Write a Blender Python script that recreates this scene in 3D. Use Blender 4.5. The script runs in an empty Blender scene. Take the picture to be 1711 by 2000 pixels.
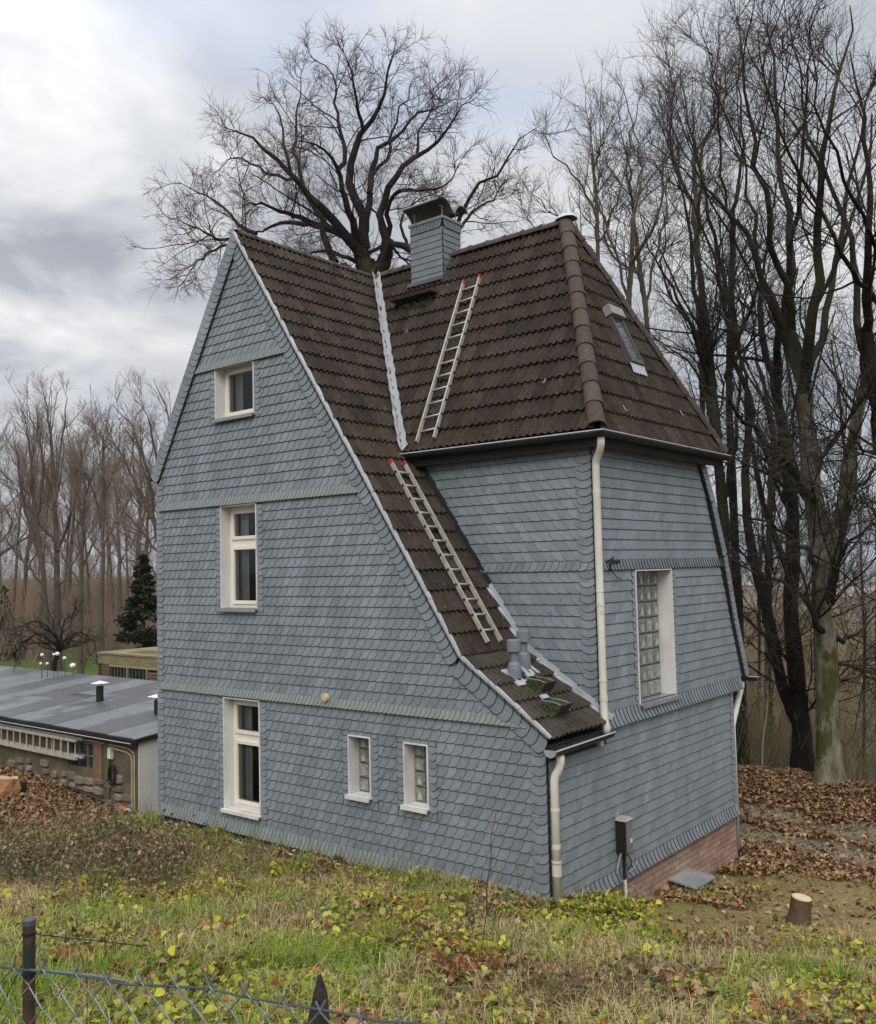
import bpy, bmesh, math, random
import numpy as np
from mathutils import Vector, Matrix
S = bpy.context.scene
COL = S.collection
R_ = math.radians

# ------------------------------------------------------------------ camera
F_PX = 1827.52
rx, ry, rz = 0.05898674, -0.02367886, 0.68259114
CAM = np.array([5.69841605, -8.7836386, 3.70163069])
def _rot():
    a = math.pi/2 + rx
    X = np.array([[1,0,0],[0,math.cos(a),-math.sin(a)],[0,math.sin(a),math.cos(a)]])
    Z = np.array([[math.cos(rz),-math.sin(rz),0],[math.sin(rz),math.cos(rz),0],[0,0,1]])
    Q = np.array([[math.cos(ry),-math.sin(ry),0],[math.sin(ry),math.cos(ry),0],[0,0,1]])
    return Z @ X @ Q
RC = _rot()
cd = bpy.data.cameras.new("camera")
cam = bpy.data.objects.new("camera", cd); COL.objects.link(cam)
M = Matrix.Identity(4)
for i in range(3):
    for j in range(3): M[i][j] = RC[i, j]
    M[i][3] = CAM[i]
cam.matrix_world = M
cd.sensor_fit = 'HORIZONTAL'; cd.sensor_width = 36.0
cd.lens = F_PX/1711*36
cd.shift_x = 0.0
cd.clip_start = 0.05; cd.clip_end = 12000
S.camera = cam

def ray(u, v): return RC @ np.array([(u-855.5)/F_PX, -(v-1000)/F_PX, -1.0])
def dep(D, u, v): return CAM + ray(u, v)*D                 # point at a distance along the view axis
def on(ax, val, u, v):
    d = ray(u, v); return CAM + (val-CAM[ax])/d[ax]*d
def project(P):
    q = (np.asarray(P, float)-CAM) @ RC
    return np.stack([855.5+F_PX*q[..., 0]/-q[..., 2], 1000-F_PX*q[..., 1]/-q[..., 2]], -1)

# ------------------------------------------------------------------ sky, sun, exposure
SUN_V = np.array([0.42, -0.62, 0.66])     # soft light through the overcast, from behind the camera
SUN_V = SUN_V/np.linalg.norm(SUN_V); SUN_EL = math.asin(SUN_V[2])
def build_world():
    w = bpy.data.worlds.new("World"); S.world = w; w.use_nodes = True
    nt = w.node_tree; N = nt.nodes; L = nt.links; N.clear()
    out = N.new('ShaderNodeOutputWorld')
    sky = N.new('ShaderNodeTexSky'); sky.sky_type = 'NISHITA'; sky.sun_disc = False
    sky.sun_elevation = SUN_EL; sky.sun_rotation = math.atan2(SUN_V[0], SUN_V[1])
    b1 = N.new('ShaderNodeBackground'); b1.inputs[1].default_value = 0.12
    L.new(sky.outputs[0], b1.inputs[0])
    tc = N.new('ShaderNodeTexCoord')
    sep = N.new('ShaderNodeSeparateXYZ'); L.new(tc.outputs['Generated'], sep.inputs[0])
    def math_(op, a, b=None, clamp=False):
        m = N.new('ShaderNodeMath'); m.operation = op; m.use_clamp = clamp
        for i, x in enumerate((a, b)):
            if x is None: continue
            if isinstance(x, (int, float)): m.inputs[i].default_value = x
            else: L.new(x, m.inputs[i])
        return m.outputs[0]
    zz = math_('ADD', math_('MAXIMUM', sep.outputs[2], 0.0), 0.22)
    comb = N.new('ShaderNodeCombineXYZ')
    L.new(math_('DIVIDE', sep.outputs[0], zz), comb.inputs[0])
    L.new(math_('DIVIDE', sep.outputs[1], zz), comb.inputs[1])
    L.new(math_('MULTIPLY', sep.outputs[2], 1.5), comb.inputs[2])
    def noise(scale, detail, rough, off, dist=0.0):
        mp = N.new('ShaderNodeMapping'); mp.inputs['Location'].default_value = off
        L.new(comb.outputs[0], mp.inputs[0])
        n = N.new('ShaderNodeTexNoise'); n.inputs['Scale'].default_value = scale
        n.inputs['Detail'].default_value = detail; n.inputs['Roughness'].default_value = rough
        n.inputs['Distortion'].default_value = dist
        L.new(mp.outputs[0], n.inputs[0]); return n.outputs[0]
    n1 = noise(0.95, 8, 0.5, (3.1, 1.7, 0.4), 0.25)
    rmp = N.new('ShaderNodeValToRGB'); L.new(n1, rmp.inputs[0])
    cr = rmp.color_ramp; cr.interpolation = 'EASE'
    cr.elements[0].position = 0.34; cr.elements[0].color = (0.40, 0.425, 0.49, 1)
    cr.elements[1].position = 0.72; cr.elements[1].color = (0.97, 0.96, 0.97, 1)
    e = cr.elements.new(0.48); e.color = (0.55, 0.575, 0.635, 1)
    e = cr.elements.new(0.58); e.color = (0.72, 0.735, 0.775, 1)
    # a thin, bright break in the cloud over the wood on the left
    dot = N.new('ShaderNodeVectorMath'); dot.operation = 'DOT_PRODUCT'
    L.new(tc.outputs['Generated'], dot.inputs[0])
    d0 = ray(-60, 330); d0 = d0/np.linalg.norm(d0)
    dot.inputs[1].default_value = tuple(d0)
    gl = N.new('ShaderNodeMapRange'); gl.interpolation_type = 'SMOOTHSTEP'
    L.new(dot.outputs['Value'], gl.inputs[0])
    gl.inputs[1].default_value = 0.935; gl.inputs[2].default_value = 1.0
    n2 = noise(2.2, 6, 0.55, (7.7, 2.2, 1.4), 0.3)
    g2 = math_('MULTIPLY', gl.outputs[0], math_('MULTIPLY', math_('ADD', n2, -0.36, True), 2.4))
    add = N.new('ShaderNodeMixRGB'); add.blend_type = 'ADD'; add.inputs[0].default_value = 1.0
    gcol = N.new('ShaderNodeMixRGB'); gcol.blend_type = 'MULTIPLY'; gcol.inputs[0].default_value = 1.0
    gcol.inputs[1].default_value = (1.0, 0.97, 0.88, 1); L.new(g2, gcol.inputs[2])
    L.new(rmp.outputs[0], add.inputs[1]); L.new(gcol.outputs[0], add.inputs[2])
    # overcast sky: brighter overhead than near the horizon
    zc = math_('MAXIMUM', sep.outputs[2], 0.0)
    el = math_('ADD', math_('MULTIPLY', math_('POWER', zc, 4.0), 1.8), 0.42)
    mul = N.new('ShaderNodeMixRGB'); mul.blend_type = 'MULTIPLY'; mul.inputs[0].default_value = 1.0
    L.new(add.outputs[0], mul.inputs[1]); L.new(el, mul.inputs[2])
    # pale band low over the hills
    hz = N.new('ShaderNodeMapRange'); hz.interpolation_type = 'SMOOTHSTEP'
    L.new(sep.outputs[2], hz.inputs[0]); hz.inputs[1].default_value = 0.16; hz.inputs[2].default_value = 0.0
    mh = N.new('ShaderNodeMixRGB'); L.new(math_('MULTIPLY', hz.outputs[0], 0.75), mh.inputs[0])
    L.new(mul.outputs[0], mh.inputs[1]); mh.inputs[2].default_value = (0.41, 0.42, 0.44, 1)
    b2 = N.new('ShaderNodeBackground'); b2.inputs[1].default_value = 1.0
    L.new(mh.outputs[0], b2.inputs[0])
    n3 = noise(1.3, 4, 0.5, (1.3, 9.2, 4.4))
    gap = N.new('ShaderNodeMapRange'); gap.interpolation_type = 'SMOOTHSTEP'
    L.new(n3, gap.inputs[0]); gap.inputs[1].default_value = 0.58; gap.inputs[2].default_value = 0.74
    mx = N.new('ShaderNodeMixShader')
    L.new(math_('MULTIPLY', gap.outputs[0], 0.3), mx.inputs[0])
    L.new(b2.outputs[0], mx.inputs[1]); L.new(b1.outputs[0], mx.inputs[2])
    L.new(mx.outputs[0], out.inputs[0])
    sd = bpy.data.lights.new("sun", 'SUN'); sd.energy = 1.0; sd.angle = R_(40); sd.color = (1.0, 0.96, 0.90)
    so = bpy.data.objects.new("sun", sd); COL.objects.link(so)
    so.rotation_euler = Vector(SUN_V).to_track_quat('Z', 'Y').to_euler()
build_world()
S.view_settings.view_transform = 'Standard'; S.view_settings.look = 'None'
S.view_settings.gamma = 1.0; S.view_settings.use_curve_mapping = False
S.view_settings.exposure = 1.0
S.cycles.max_bounces = 6; S.cycles.transparent_max_bounces = 8
S.cycles.use_denoising = True

# ------------------------------------------------------------------ materials
MAT = {}
def mat(name, c1, c2=None, rough=0.6, scale=6.0, bump=0.0, bscale=30.0, metal=0.0, spec=0.4,
        jitter=0.0, c3=None, s3=1.5, t3=0.55, w3=0.12, stretch=None, detail=5, big=0.0, speck=None, ts=0.66):
    """Base colour: c1/c2 mixed by fine noise, then c3 (stains, moss, lichen) in patches; jitter varies each piece's tone."""
    if name in MAT: return MAT[name]
    m = bpy.data.materials.new(name); MAT[name] = m; m.use_nodes = True
    nt = m.node_tree; N = nt.nodes; L = nt.links
    bs = N['Principled BSDF']
    bs.inputs['Roughness'].default_value = rough; bs.inputs['Metallic'].default_value = metal
    bs.inputs['Specular IOR Level'].default_value = spec
    tc = N.new('ShaderNodeTexCoord')
    geo = N.new('ShaderNodeNewGeometry')
    src = geo.outputs['Position']
    if stretch:
        mp = N.new('ShaderNodeMapping'); mp.inputs['Scale'].default_value = stretch
        L.new(src, mp.inputs[0]); src = mp.outputs[0]
    c2 = c2 or tuple(x*0.8 for x in c1)
    n = N.new('ShaderNodeTexNoise'); n.inputs['Scale'].default_value = scale; n.inputs['Detail'].default_value = detail
    n.inputs['Roughness'].default_value = 0.6
    L.new(src, n.inputs[0])
    r = N.new('ShaderNodeMapRange'); r.inputs[1].default_value = 0.32; r.inputs[2].default_value = 0.68
    L.new(n.outputs[0], r.inputs[0])
    mx = N.new('ShaderNodeMixRGB'); L.new(r.outputs[0], mx.inputs[0])
    mx.inputs[1].default_value = (*c1, 1); mx.inputs[2].default_value = (*c2, 1)
    col = mx.outputs[0]
    if c3:
        n3 = N.new('ShaderNodeTexNoise'); n3.inputs['Scale'].default_value = s3; n3.inputs['Detail'].default_value = 6
        n3.inputs['Roughness'].default_value = 0.65
        L.new(src, n3.inputs[0])
        r3 = N.new('ShaderNodeMapRange'); r3.inputs[1].default_value = t3; r3.inputs[2].default_value = t3+w3
        L.new(n3.outputs[0], r3.inputs[0])
        m3 = N.new('ShaderNodeMixRGB'); L.new(r3.outputs[0], m3.inputs[0]); L.new(col, m3.inputs[1])
        m3.inputs[2].default_value = (*c3, 1); col = m3.outputs[0]
    if speck:
        n4 = N.new('ShaderNodeTexNoise'); n4.inputs['Scale'].default_value = 34; n4.inputs['Detail'].default_value = 3; L.new(src, n4.inputs[0])
        r4 = N.new('ShaderNodeMapRange'); r4.inputs[1].default_value = ts; r4.inputs[2].default_value = ts+0.03; L.new(n4.outputs[0], r4.inputs[0])
        m4 = N.new('ShaderNodeMixRGB'); L.new(r4.outputs[0], m4.inputs[0]); L.new(col, m4.inputs[1]); m4.inputs[2].default_value = (*speck, 1); col = m4.outputs[0]
    if big:      # weather streaks: slow tone drift, drawn out down the wall
        mp5 = N.new('ShaderNodeMapping'); mp5.inputs['Scale'].default_value = (1.5, 1.5, 0.35); L.new(geo.outputs['Position'], mp5.inputs[0])
        n5 = N.new('ShaderNodeTexNoise'); n5.inputs['Scale'].default_value = 1.4; n5.inputs['Detail'].default_value = 6; n5.inputs['Roughness'].default_value = 0.6; L.new(mp5.outputs[0], n5.inputs[0])
        r5 = N.new('ShaderNodeMapRange'); r5.inputs[1].default_value = 0.3; r5.inputs[2].default_value = 0.7; r5.inputs[3].default_value = 1-big; r5.inputs[4].default_value = 1+big*0.7; L.new(n5.outputs[0], r5.inputs[0])
        h5 = N.new('ShaderNodeHueSaturation'); L.new(r5.outputs[0], h5.inputs['Value']); L.new(col, h5.inputs['Color']); col = h5.outputs[0]
    if jitter:
        oi = N.new('ShaderNodeObjectInfo')
        a = N.new('ShaderNodeMath'); a.operation = 'ADD'
        L.new(geo.outputs['Random Per Island'], a.inputs[0]); L.new(oi.outputs['Random'], a.inputs[1])
        f = N.new('ShaderNodeMath'); f.operation = 'FRACT'; L.new(a.outputs[0], f.inputs[0])
        jr = N.new('ShaderNodeMapRange'); L.new(f.outputs[0], jr.inputs[0])
        jr.inputs[3].default_value = 1-jitter; jr.inputs[4].default_value = 1+jitter
        hs = N.new('ShaderNodeHueSaturation'); L.new(jr.outputs[0], hs.inputs['Value']); L.new(col, hs.inputs['Color'])
        f2 = N.new('ShaderNodeMath'); f2.operation = 'MULTIPLY'; L.new(f.outputs[0], f2.inputs[0]); f2.inputs[1].default_value = 7.31
        f3 = N.new('ShaderNodeMath'); f3.operation = 'FRACT'; L.new(f2.outputs[0], f3.inputs[0])
        sr = N.new('ShaderNodeMapRange'); L.new(f3.outputs[0], sr.inputs[0])
        sr.inputs[3].default_value = 1-jitter*0.8; sr.inputs[4].default_value = 1+jitter*0.8
        L.new(sr.outputs[0], hs.inputs['Saturation'])
        hr = N.new('ShaderNodeMapRange'); L.new(f3.outputs[0], hr.inputs[0])
        hr.inputs[3].default_value = 0.5-jitter*0.025; hr.inputs[4].default_value = 0.5+jitter*0.025
        L.new(hr.outputs[0], hs.inputs['Hue'])
        col = hs.outputs[0]
    L.new(col, bs.inputs['Base Color'])
    if bump:
        nb = N.new('ShaderNodeTexNoise'); nb.inputs['Scale'].default_value = bscale; nb.inputs['Detail'].default_value = 4
        L.new(src, nb.inputs[0])
        b = N.new('ShaderNodeBump'); b.inputs['Strength'].default_value = bump; b.inputs['Distance'].default_value = 0.02
        L.new(nb.outputs[0], b.inputs['Height']); L.new(b.outputs[0], bs.inputs['Normal'])
    return m

def glass_mat(name, tint=(0.9, 0.93, 0.93), base=0.06):
    m = bpy.data.materials.new(name); MAT[name] = m; m.use_nodes = True
    nt = m.node_tree; N = nt.nodes; L = nt.links; N.clear()
    out = N.new('ShaderNodeOutputMaterial')
    t = N.new('ShaderNodeBsdfTransparent'); t.inputs[0].default_value = (*tint, 1)
    g = N.new('ShaderNodeBsdfGlossy'); g.inputs['Roughness'].default_value = 0.02
    f = N.new('ShaderNodeFresnel'); f.inputs[0].default_value = 1.5
    x = N.new('ShaderNodeMixShader'); L.new(f.outputs[0], x.inputs[0]); L.new(t.outputs[0], x.inputs[1]); L.new(g.outputs[0], x.inputs[2])
    L.new(x.outputs[0], out.inputs[0]); return m

SLATE = mat('slate', (0.222, 0.250, 0.268), (0.185, 0.211, 0.228), rough=0.42, scale=9, bump=0.12, bscale=90, jitter=0.12, spec=0.5, big=0.16,
            c3=(0.155, 0.185, 0.215), s3=7.0, t3=0.60, w3=0.04)
SLATE_EDGE = mat('slate_edge', (0.035, 0.04, 0.044), rough=0.85)  # dark cut edge; the shadow lines at slate joints are put into this colour
SLATE_BAND = mat('slate_band', (0.235, 0.265, 0.245), (0.205, 0.24, 0.235), rough=0.5, scale=7, bump=0.12, bscale=80, jitter=0.07,
                 c3=(0.18, 0.205, 0.21), s3=9, t3=0.62, w3=0.05)
TILE = mat('roof_tile', (0.064, 0.047, 0.035), (0.030, 0.023, 0.018), rough=0.88, spec=0.2, big=0.22, speck=(0.30, 0.27, 0.20), ts=0.715, scale=14, bump=0.5, bscale=120, jitter=0.28,
           c3=(0.040, 0.037, 0.020), s3=2.4, t3=0.56, w3=0.10)
TILE_LOW = mat('roof_tile_mossy', (0.068, 0.054, 0.043), (0.036, 0.029, 0.024), rough=0.85, spec=0.25, speck=(0.28, 0.26, 0.20), ts=0.72, scale=14, bump=0.5, bscale=120, jitter=0.22,
           c3=(0.050, 0.058, 0.022), s3=3.0, t3=0.53, w3=0.12)
RIDGE = mat('ridge_tile', (0.098, 0.077, 0.059), (0.060, 0.047, 0.037), rough=0.9, spec=0.2, scale=18, bump=0.4, bscale=110, jitter=0.12,
            c3=(0.22, 0.20, 0.16), s3=11, t3=0.66, w3=0.05)
DARK = mat('dark_gap', (0.018, 0.016, 0.015), rough=0.9)
DARKWOOD = mat('dark_wood', (0.022, 0.018, 0.015), rough=0.8)
ZINC = mat('zinc', (0.045, 0.044, 0.043), (0.028, 0.028, 0.028), rough=0.5, metal=0.35, scale=5)
ZINC_L = mat('zinc_light', (0.50, 0.51, 0.52), (0.40, 0.41, 0.42), rough=0.35, metal=0.15, scale=4)
LEAD = mat('flashing', (0.50, 0.53, 0.56), (0.40, 0.43, 0.46), rough=0.42, scale=5, metal=0.1, c3=(0.30, 0.30, 0.27), s3=5, t3=0.62)
WHITE = mat('white_trim', (0.72, 0.71, 0.68), (0.60, 0.59, 0.55), rough=0.5, scale=4, big=0.15)
FRAME = mat('window_frame', (0.78, 0.74, 0.64), (0.74, 0.70, 0.60), rough=0.35, scale=2)
PIPE = mat('cream_pipe', (0.68, 0.65, 0.56), (0.56, 0.53, 0.45), rough=0.5, scale=5, big=0.22, c3=(0.42, 0.40, 0.32), s3=3.5, t3=0.60)
SILL = mat('metal_sill', (0.33, 0.34, 0.35), (0.25, 0.26, 0.27), rough=0.35, metal=0.3, scale=6)
GLASS = glass_mat('pane_glass')
BLOCK = mat('glass_block', (0.30, 0.31, 0.28), (0.13, 0.14, 0.125), rough=0.08, scale=22, bump=0.8, bscale=26, spec=0.9, jitter=0.25)
BLOCK_CORE = mat('glass_block_core', (0.42, 0.43, 0.38), (0.30, 0.31, 0.28), rough=0.2, scale=30, spec=0.8, jitter=0.2)
MORTAR = mat('mortar', (0.13, 0.11, 0.09), rough=0.9, scale=20)
ROOM = mat('room_dark', (0.035, 0.033, 0.030), rough=0.9)
CURTAIN = mat('curtain', (0.35, 0.36, 0.36), rough=0.9)
BRICK = mat('brick', (0.40, 0.245, 0.19), (0.29, 0.175, 0.135), rough=0.85, scale=10, bump=0.4, bscale=60, jitter=0.18,
            c3=(0.36, 0.29, 0.18), s3=1.1, t3=0.50, w3=0.08)
ALU = mat('aluminium', (0.55, 0.52, 0.45), (0.38, 0.355, 0.30), rough=0.42, metal=0.25, scale=12)
RED = mat('red_cap', (0.42, 0.045, 0.02), rough=0.5)
BLACK = mat('black_plastic', (0.018, 0.018, 0.019), rough=0.4)
GREYBOX = mat('grey_plastic', (0.17, 0.18, 0.185), rough=0.45)
VENTGREY = mat('vent_grey', (0.19, 0.215, 0.23), (0.15, 0.17, 0.185), rough=0.4, scale=6)
MOSS = mat('moss', (0.055, 0.075, 0.014), (0.028, 0.036, 0.012), rough=0.95, scale=25, bump=1.0, bscale=60)
CREAM = mat('cream_disc', (0.62, 0.52, 0.30), rough=0.5)

# ------------------------------------------------------------------ helpers
WLOC = {}
class MB:
    def __init__(s): s.v = []; s.f = []; s.m = []
    def add(s, vs, fs, mi=0):
        o = len(s.v); s.v.extend([tuple(map(float, p)) for p in vs])
        for f in fs: s.f.append([o+i for i in f]); s.m.append(mi)
        return s
    def quad(s, a, b, c, d, mi=0): return s.add([a, b, c, d], [(0, 1, 2, 3)], mi)
    def box(s, lo, hi, mi=0):
        x0, y0, z0 = lo; x1, y1, z1 = hi
        return s.add([(x0,y0,z0),(x1,y0,z0),(x1,y1,z0),(x0,y1,z0),(x0,y0,z1),(x1,y0,z1),(x1,y1,z1),(x0,y1,z1)],
              [(0,3,2,1),(4,5,6,7),(0,1,5,4),(1,2,6,5),(2,3,7,6),(3,0,4,7)], mi)
    def obox(s, o, U, V, W, mi=0):
        """Box from corner o along edge vectors U, V, W (right-handed)."""
        o, U, V, W = (np.array(x, float) for x in (o, U, V, W))
        p = [o, o+U, o+U+V, o+V, o+W, o+U+W, o+U+V+W, o+V+W]
        return s.add(p, [(0,3,2,1),(4,5,6,7),(0,1,5,4),(1,2,6,5),(2,3,7,6),(3,0,4,7)], mi)
    def prism(s, poly, ext, mi=0):
        poly = [np.array(p, float) for p in poly]; e = np.array(ext, float); n = len(poly)
        fs = [tuple(range(n-1, -1, -1)), tuple(range(n, 2*n))]
        fs += [(i, (i+1) % n, n+(i+1) % n, n+i) for i in range(n)]
        return s.add(poly+[p+e for p in poly], fs, mi)
    def tube(s, pts, r, n=8, caps=True, mi=0):
        pts = [Vector(p) for p in pts]
        rs = r if hasattr(r, '__len__') else [r]*len(pts)
        vs = []; ref = None
        for i, p in enumerate(pts):
            t = (pts[min(i+1, len(pts)-1)]-pts[max(i-1, 0)]).normalized()
            if ref is None: ref = t.orthogonal().normalized()
            ref = (ref - t*ref.dot(t)).normalized(); b = t.cross(ref)
            for k in range(n):
                a = 2*math.pi*k/n; vs.append(p+(ref*math.cos(a)+b*math.sin(a))*rs[i])
        fs = []
        for i in range(len(pts)-1):
            for k in range(n):
                fs.append((i*n+k, i*n+(k+1) % n, (i+1)*n+(k+1) % n, (i+1)*n+k))
        if caps:
            fs.append(tuple(range(n-1, -1, -1))); fs.append(tuple(range((len(pts)-1)*n, len(pts)*n)))
        return s.add(vs, fs, mi)
    def mesh(s, name, mats, smooth=False, off=(0, 0, 0)):
        me = bpy.data.meshes.new(name)
        v = np.array(s.v, float)-np.array(off, float)
        me.from_pydata([tuple(p) for p in v], [], s.f)
        for m in (mats if isinstance(mats, (list, tuple)) else [mats]): me.materials.append(m)
        if any(s.m): me.polygons.foreach_set('material_index', s.m)
        if smooth: me.polygons.foreach_set('use_smooth', [True]*len(s.f))
        me.update(); return me
    def build(s, name, mats, parent=None, smooth=False, label=None, kind=None):
        off = WLOC.get(parent.name, (0, 0, 0)) if parent else (0, 0, 0)
        return link(name, s.mesh(name, mats, smooth, off), parent, label, kind)
def link(name, me, parent=None, label=None, kind=None):
    o = bpy.data.objects.new(name, me); COL.objects.link(o)
    if parent: o.parent = parent; WLOC[o.name] = WLOC.get(parent.name, (0, 0, 0))
    if label: o['label'] = label
    if kind: o['kind'] = kind
    return o
def thing(name, label, cat, loc=(0, 0, 0), group=None):
    o = bpy.data.objects.new(name, None); COL.objects.link(o)
    o.location = tuple(map(float, loc)); WLOC[o.name] = tuple(map(float, loc)); o.empty_display_size = 0.2
    return tag(o, label, cat, group)
def tag(o, label, cat, group=None):
    o['label'] = label; o['category'] = cat
    if group: o['group'] = group
    return o
def clip2(poly, a, b, c):
    """Keep the part of a 2-D polygon where a*u+b*v<=c."""
    out = []; n = len(poly)
    for i in range(n):
        p, q = poly[i], poly[(i+1) % n]
        dp = a*p[0]+b*p[1]-c; dq = a*q[0]+b*q[1]-c
        if dp <= 0: out.append(p)
        if (dp < 0 < dq) or (dq < 0 < dp):
            t = dp/(dp-dq); out.append((p[0]+t*(q[0]-p[0]), p[1]+t*(q[1]-p[1])))
    return out
def area2(p): return 0.5*abs(sum(p[i][0]*p[(i+1) % len(p)][1]-p[(i+1) % len(p)][0]*p[i][1] for i in range(len(p)))) if len(p) > 2 else 0
rng = random.Random(7)
# ================================================================== THE HOUSE
house = thing('house', 'tall grey slate-clad house with steep brown tiled roof and a tower-like wing', 'house', (0, 0, 0))
XL, YB, YT = -7.231, 5.255, 1.211        # left edge of gable wall, far end of side wall, wing front wall
APX, APZ = -5.206, 8.732
M1, M1B, KX, KZ = 1.493, 0.68, -1.12, 2.63
YR = 3.05; XR = -1.35
ZE2 = 5.31; YE2 = 1.03
M2 = (APZ-ZE2)/(YR-YE2); M3 = (APZ-5.29)/(0.2-XR)
def gable_right(z): return KX+(KZ-z)/M1 if z > KZ else KX+(KZ-z)/M1B
MLEFT = 1.70
def gable_left(z): return max(XL, APX-0.07-(APZ-z)/MLEFT+0.08)
A_U, A_V, A_N = np.array([1., 0, 0]), np.array([0, 0, 1.]), np.array([0, -1., 0])
B_U, B_V, B_N = np.array([0, 1., 0]), np.array([0, 0, 1.]), np.array([1., 0, 0])
WIN_A = [(-5.567, -4.784, 0.268, 1.857), (-5.594, -4.802, 3.175, 4.672), (-5.688, -4.822, 5.994, 6.788),
         (-3.005, -2.638, 0.81, 1.546), (-2.047, -1.685, 0.81, 1.546)]
WIN_B = [(2.21, 3.25, 1.891, 3.592)]
REAR = [(4.24, 5.2), (4.62, 4.55), (4.99, 3.74), (5.31, 2.76), (5.68, 1.86)]     # rear verge of the side wall (y, z)
def rear_y(z):
    for (y0, z0), (y1, z1) in zip(REAR, REAR[1:]):
        if z >= z1: return y0+(z0-z)/(z0-z1)*(y1-y0)
    return YB
# ---- wall cores: vertical strips between window edges, so the openings are real holes
def wall_core(o, U, V, zbot, ztop, edges, holes):
    mb = MB(); es = sorted(edges)
    for a, b in zip(es, es[1:]):
        if b-a < 1e-4: continue
        mid = (a+b)/2
        hs = sorted([(h[2], h[3]) for h in holes if h[0] < mid < h[1]])
        lo = zbot
        for hb, ht in hs+[(None, None)]:
            if hb is None:
                mb.quad(o+U*a+V*lo, o+U*b+V*lo, o+U*b+V*ztop(b-1e-5), o+U*a+V*ztop(a+1e-5))
            else:
                mb.quad(o+U*a+V*lo, o+U*b+V*lo, o+U*b+V*hb, o+U*a+V*hb); lo = ht
    return mb
def topA(x):
    z = APZ-0.05
    if x < APX: return max(0, APZ-0.05-(APX-x)*MLEFT) if x > XL else APZ-0.05-(APX-XL)*MLEFT
    return min(KZ+(KX-x)*M1, APZ) if x < KX else KZ+(KX-x)*M1B
edA = [XL, APX, KX, 0]+[e for w in WIN_A for e in w[:2]]
wallA = wall_core(np.zeros(3), A_U, A_V, -0.5, topA, edA, WIN_A).build('wall', SLATE_EDGE, house, label='slate-clad gable wall with five windows')
def topB(y):
    if y < YT: return 1.72
    if y < REAR[0][0]: return 5.25
    for (y0, z0), (y1, z1) in zip(REAR, REAR[1:]):
        if y <= y1+1e-6: return z0+(y-y0)/(y1-y0)*(z1-z0)
    return 1.8
edB = [0, YT-1e-4, YT, YB]+[p[0] for p in REAR[:-1]]+list(WIN_B[0][:2])
wallB = wall_core(np.zeros(3), B_U, B_V, -0.15, topB, edB, WIN_B).build('wall', SLATE_EDGE, house, label='slate-clad side wall with a glass block window')
mb = MB()
mb.quad((-4.5, YT, 1.2), (0, YT, 1.2), (0, YT, 5.3), (-4.5, YT, 5.3))
wallT = mb.build('wall', SLATE_EDGE, house, label='windowless slate-clad front wall of the wing')
mb = MB()     # hidden sides of the house: left and rear walls
mb.quad((XL, 8, -1), (XL, 0, -1), (XL, 0, 5.25), (XL, 8, 5.25))
mb.quad((0, YB, -1), (XL, 8, -1), (XL, 8, 5.0), (0, YB, 1.9))
mb.build('wall', SLATE, house)

# ---- slates
SL = []     # records: dict(o, U, V, N, poly2d, off function, parent, std key)
def slate_poly(w, h, mirror, nseg=6):
    rx_, rz_ = 0.94*w, 1.06*h
    p = [(-0.62*w, 1.32*h), (-0.62*w, 0.0), (w-rx_, 0.0)]
    for k in range(1, nseg+1):
        a = math.pi/2*k/nseg
        p.append((w-rx_+rx_*math.sin(a), rz_-rz_*math.cos(a)))
    p.append((w, 1.32*h))
    if mirror: p = [(w-u, v) for u, v in p][::-1]
    return p
def add_slate(o, U, V, N, poly, off, parent, key=None, mi=0):
    SL.append(dict(o=np.array(o, float), U=U, V=V, N=N, poly=poly, off=off, parent=parent, key=key, mi=mi))
def field(parent, o, U, V, N, rows, span, w, h, mirror=False, clips=None, holes=(), base=0.004, bump=0.0, mi=0):
    """Rows of round-cut slates; rows = list of bottom heights, span(z) = (u0, u1)."""
    P = slate_poly(w, h, mirror); std = ('field', round(w, 3), round(h, 3), mirror, base)
    for ri, z in enumerate(rows):
        u0, u1 = span(z+h*0.5)
        ua = min(span(z)[0], span(z+h)[0])-w; ub = max(span(z)[1], span(z+h)[1])+w
        u = ua+((ri*0.43) % 1.0)*w
        while u < ub:
            off = lambda a, b, s=(-1 if mirror else 1), uu=(w if mirror else 0): base+0.018*(1-b/(1.32*h))+0.006*(((uu+s*a)/w+0.62)/1.62)
            jit = rng.uniform(-0.004, 0.004)
            poly = [(u+a+jit, z+b+rng.uniform(-0.0012, 0.0012)*0) for a, b in P]
            pieces = [poly]
            cl = clips(z+h*0.5) if clips else []
            for a, b, c in cl: pieces = [clip2(p, a, b, c) for p in pieces]
            for (hl, hr, hb, ht) in holes:
                nx = []
                for p in pieces:
                    if len(p) < 3: continue
                    if max(q[0] for q in p) < hl or min(q[0] for q in p) > hr or max(q[1] for q in p) < hb or min(q[1] for q in p) > ht:
                        nx.append(p); continue
                    nx.append(clip2(p, 1, 0, hl)); nx.append(clip2(p, -1, 0, -hr))
                    m_ = clip2(clip2(p, -1, 0, -hl), 1, 0, hr)
                    nx.append(clip2(m_, 0, 1, hb)); nx.append(clip2(m_, 0, -1, -ht))
                pieces = nx
            for p in pieces:
                if len(p) < 3 or area2(p) < 2e-4: continue
                whole = len(pieces) == 1 and abs(area2(p)-area2(poly)) < 1e-6
                pp = [(a-u-jit, b-z) for a, b in p]
                add_slate(o+U*(u+jit)+V*z, U, V, N, pp, off, parent, std if whole else None, mi)
            u += w
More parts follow.
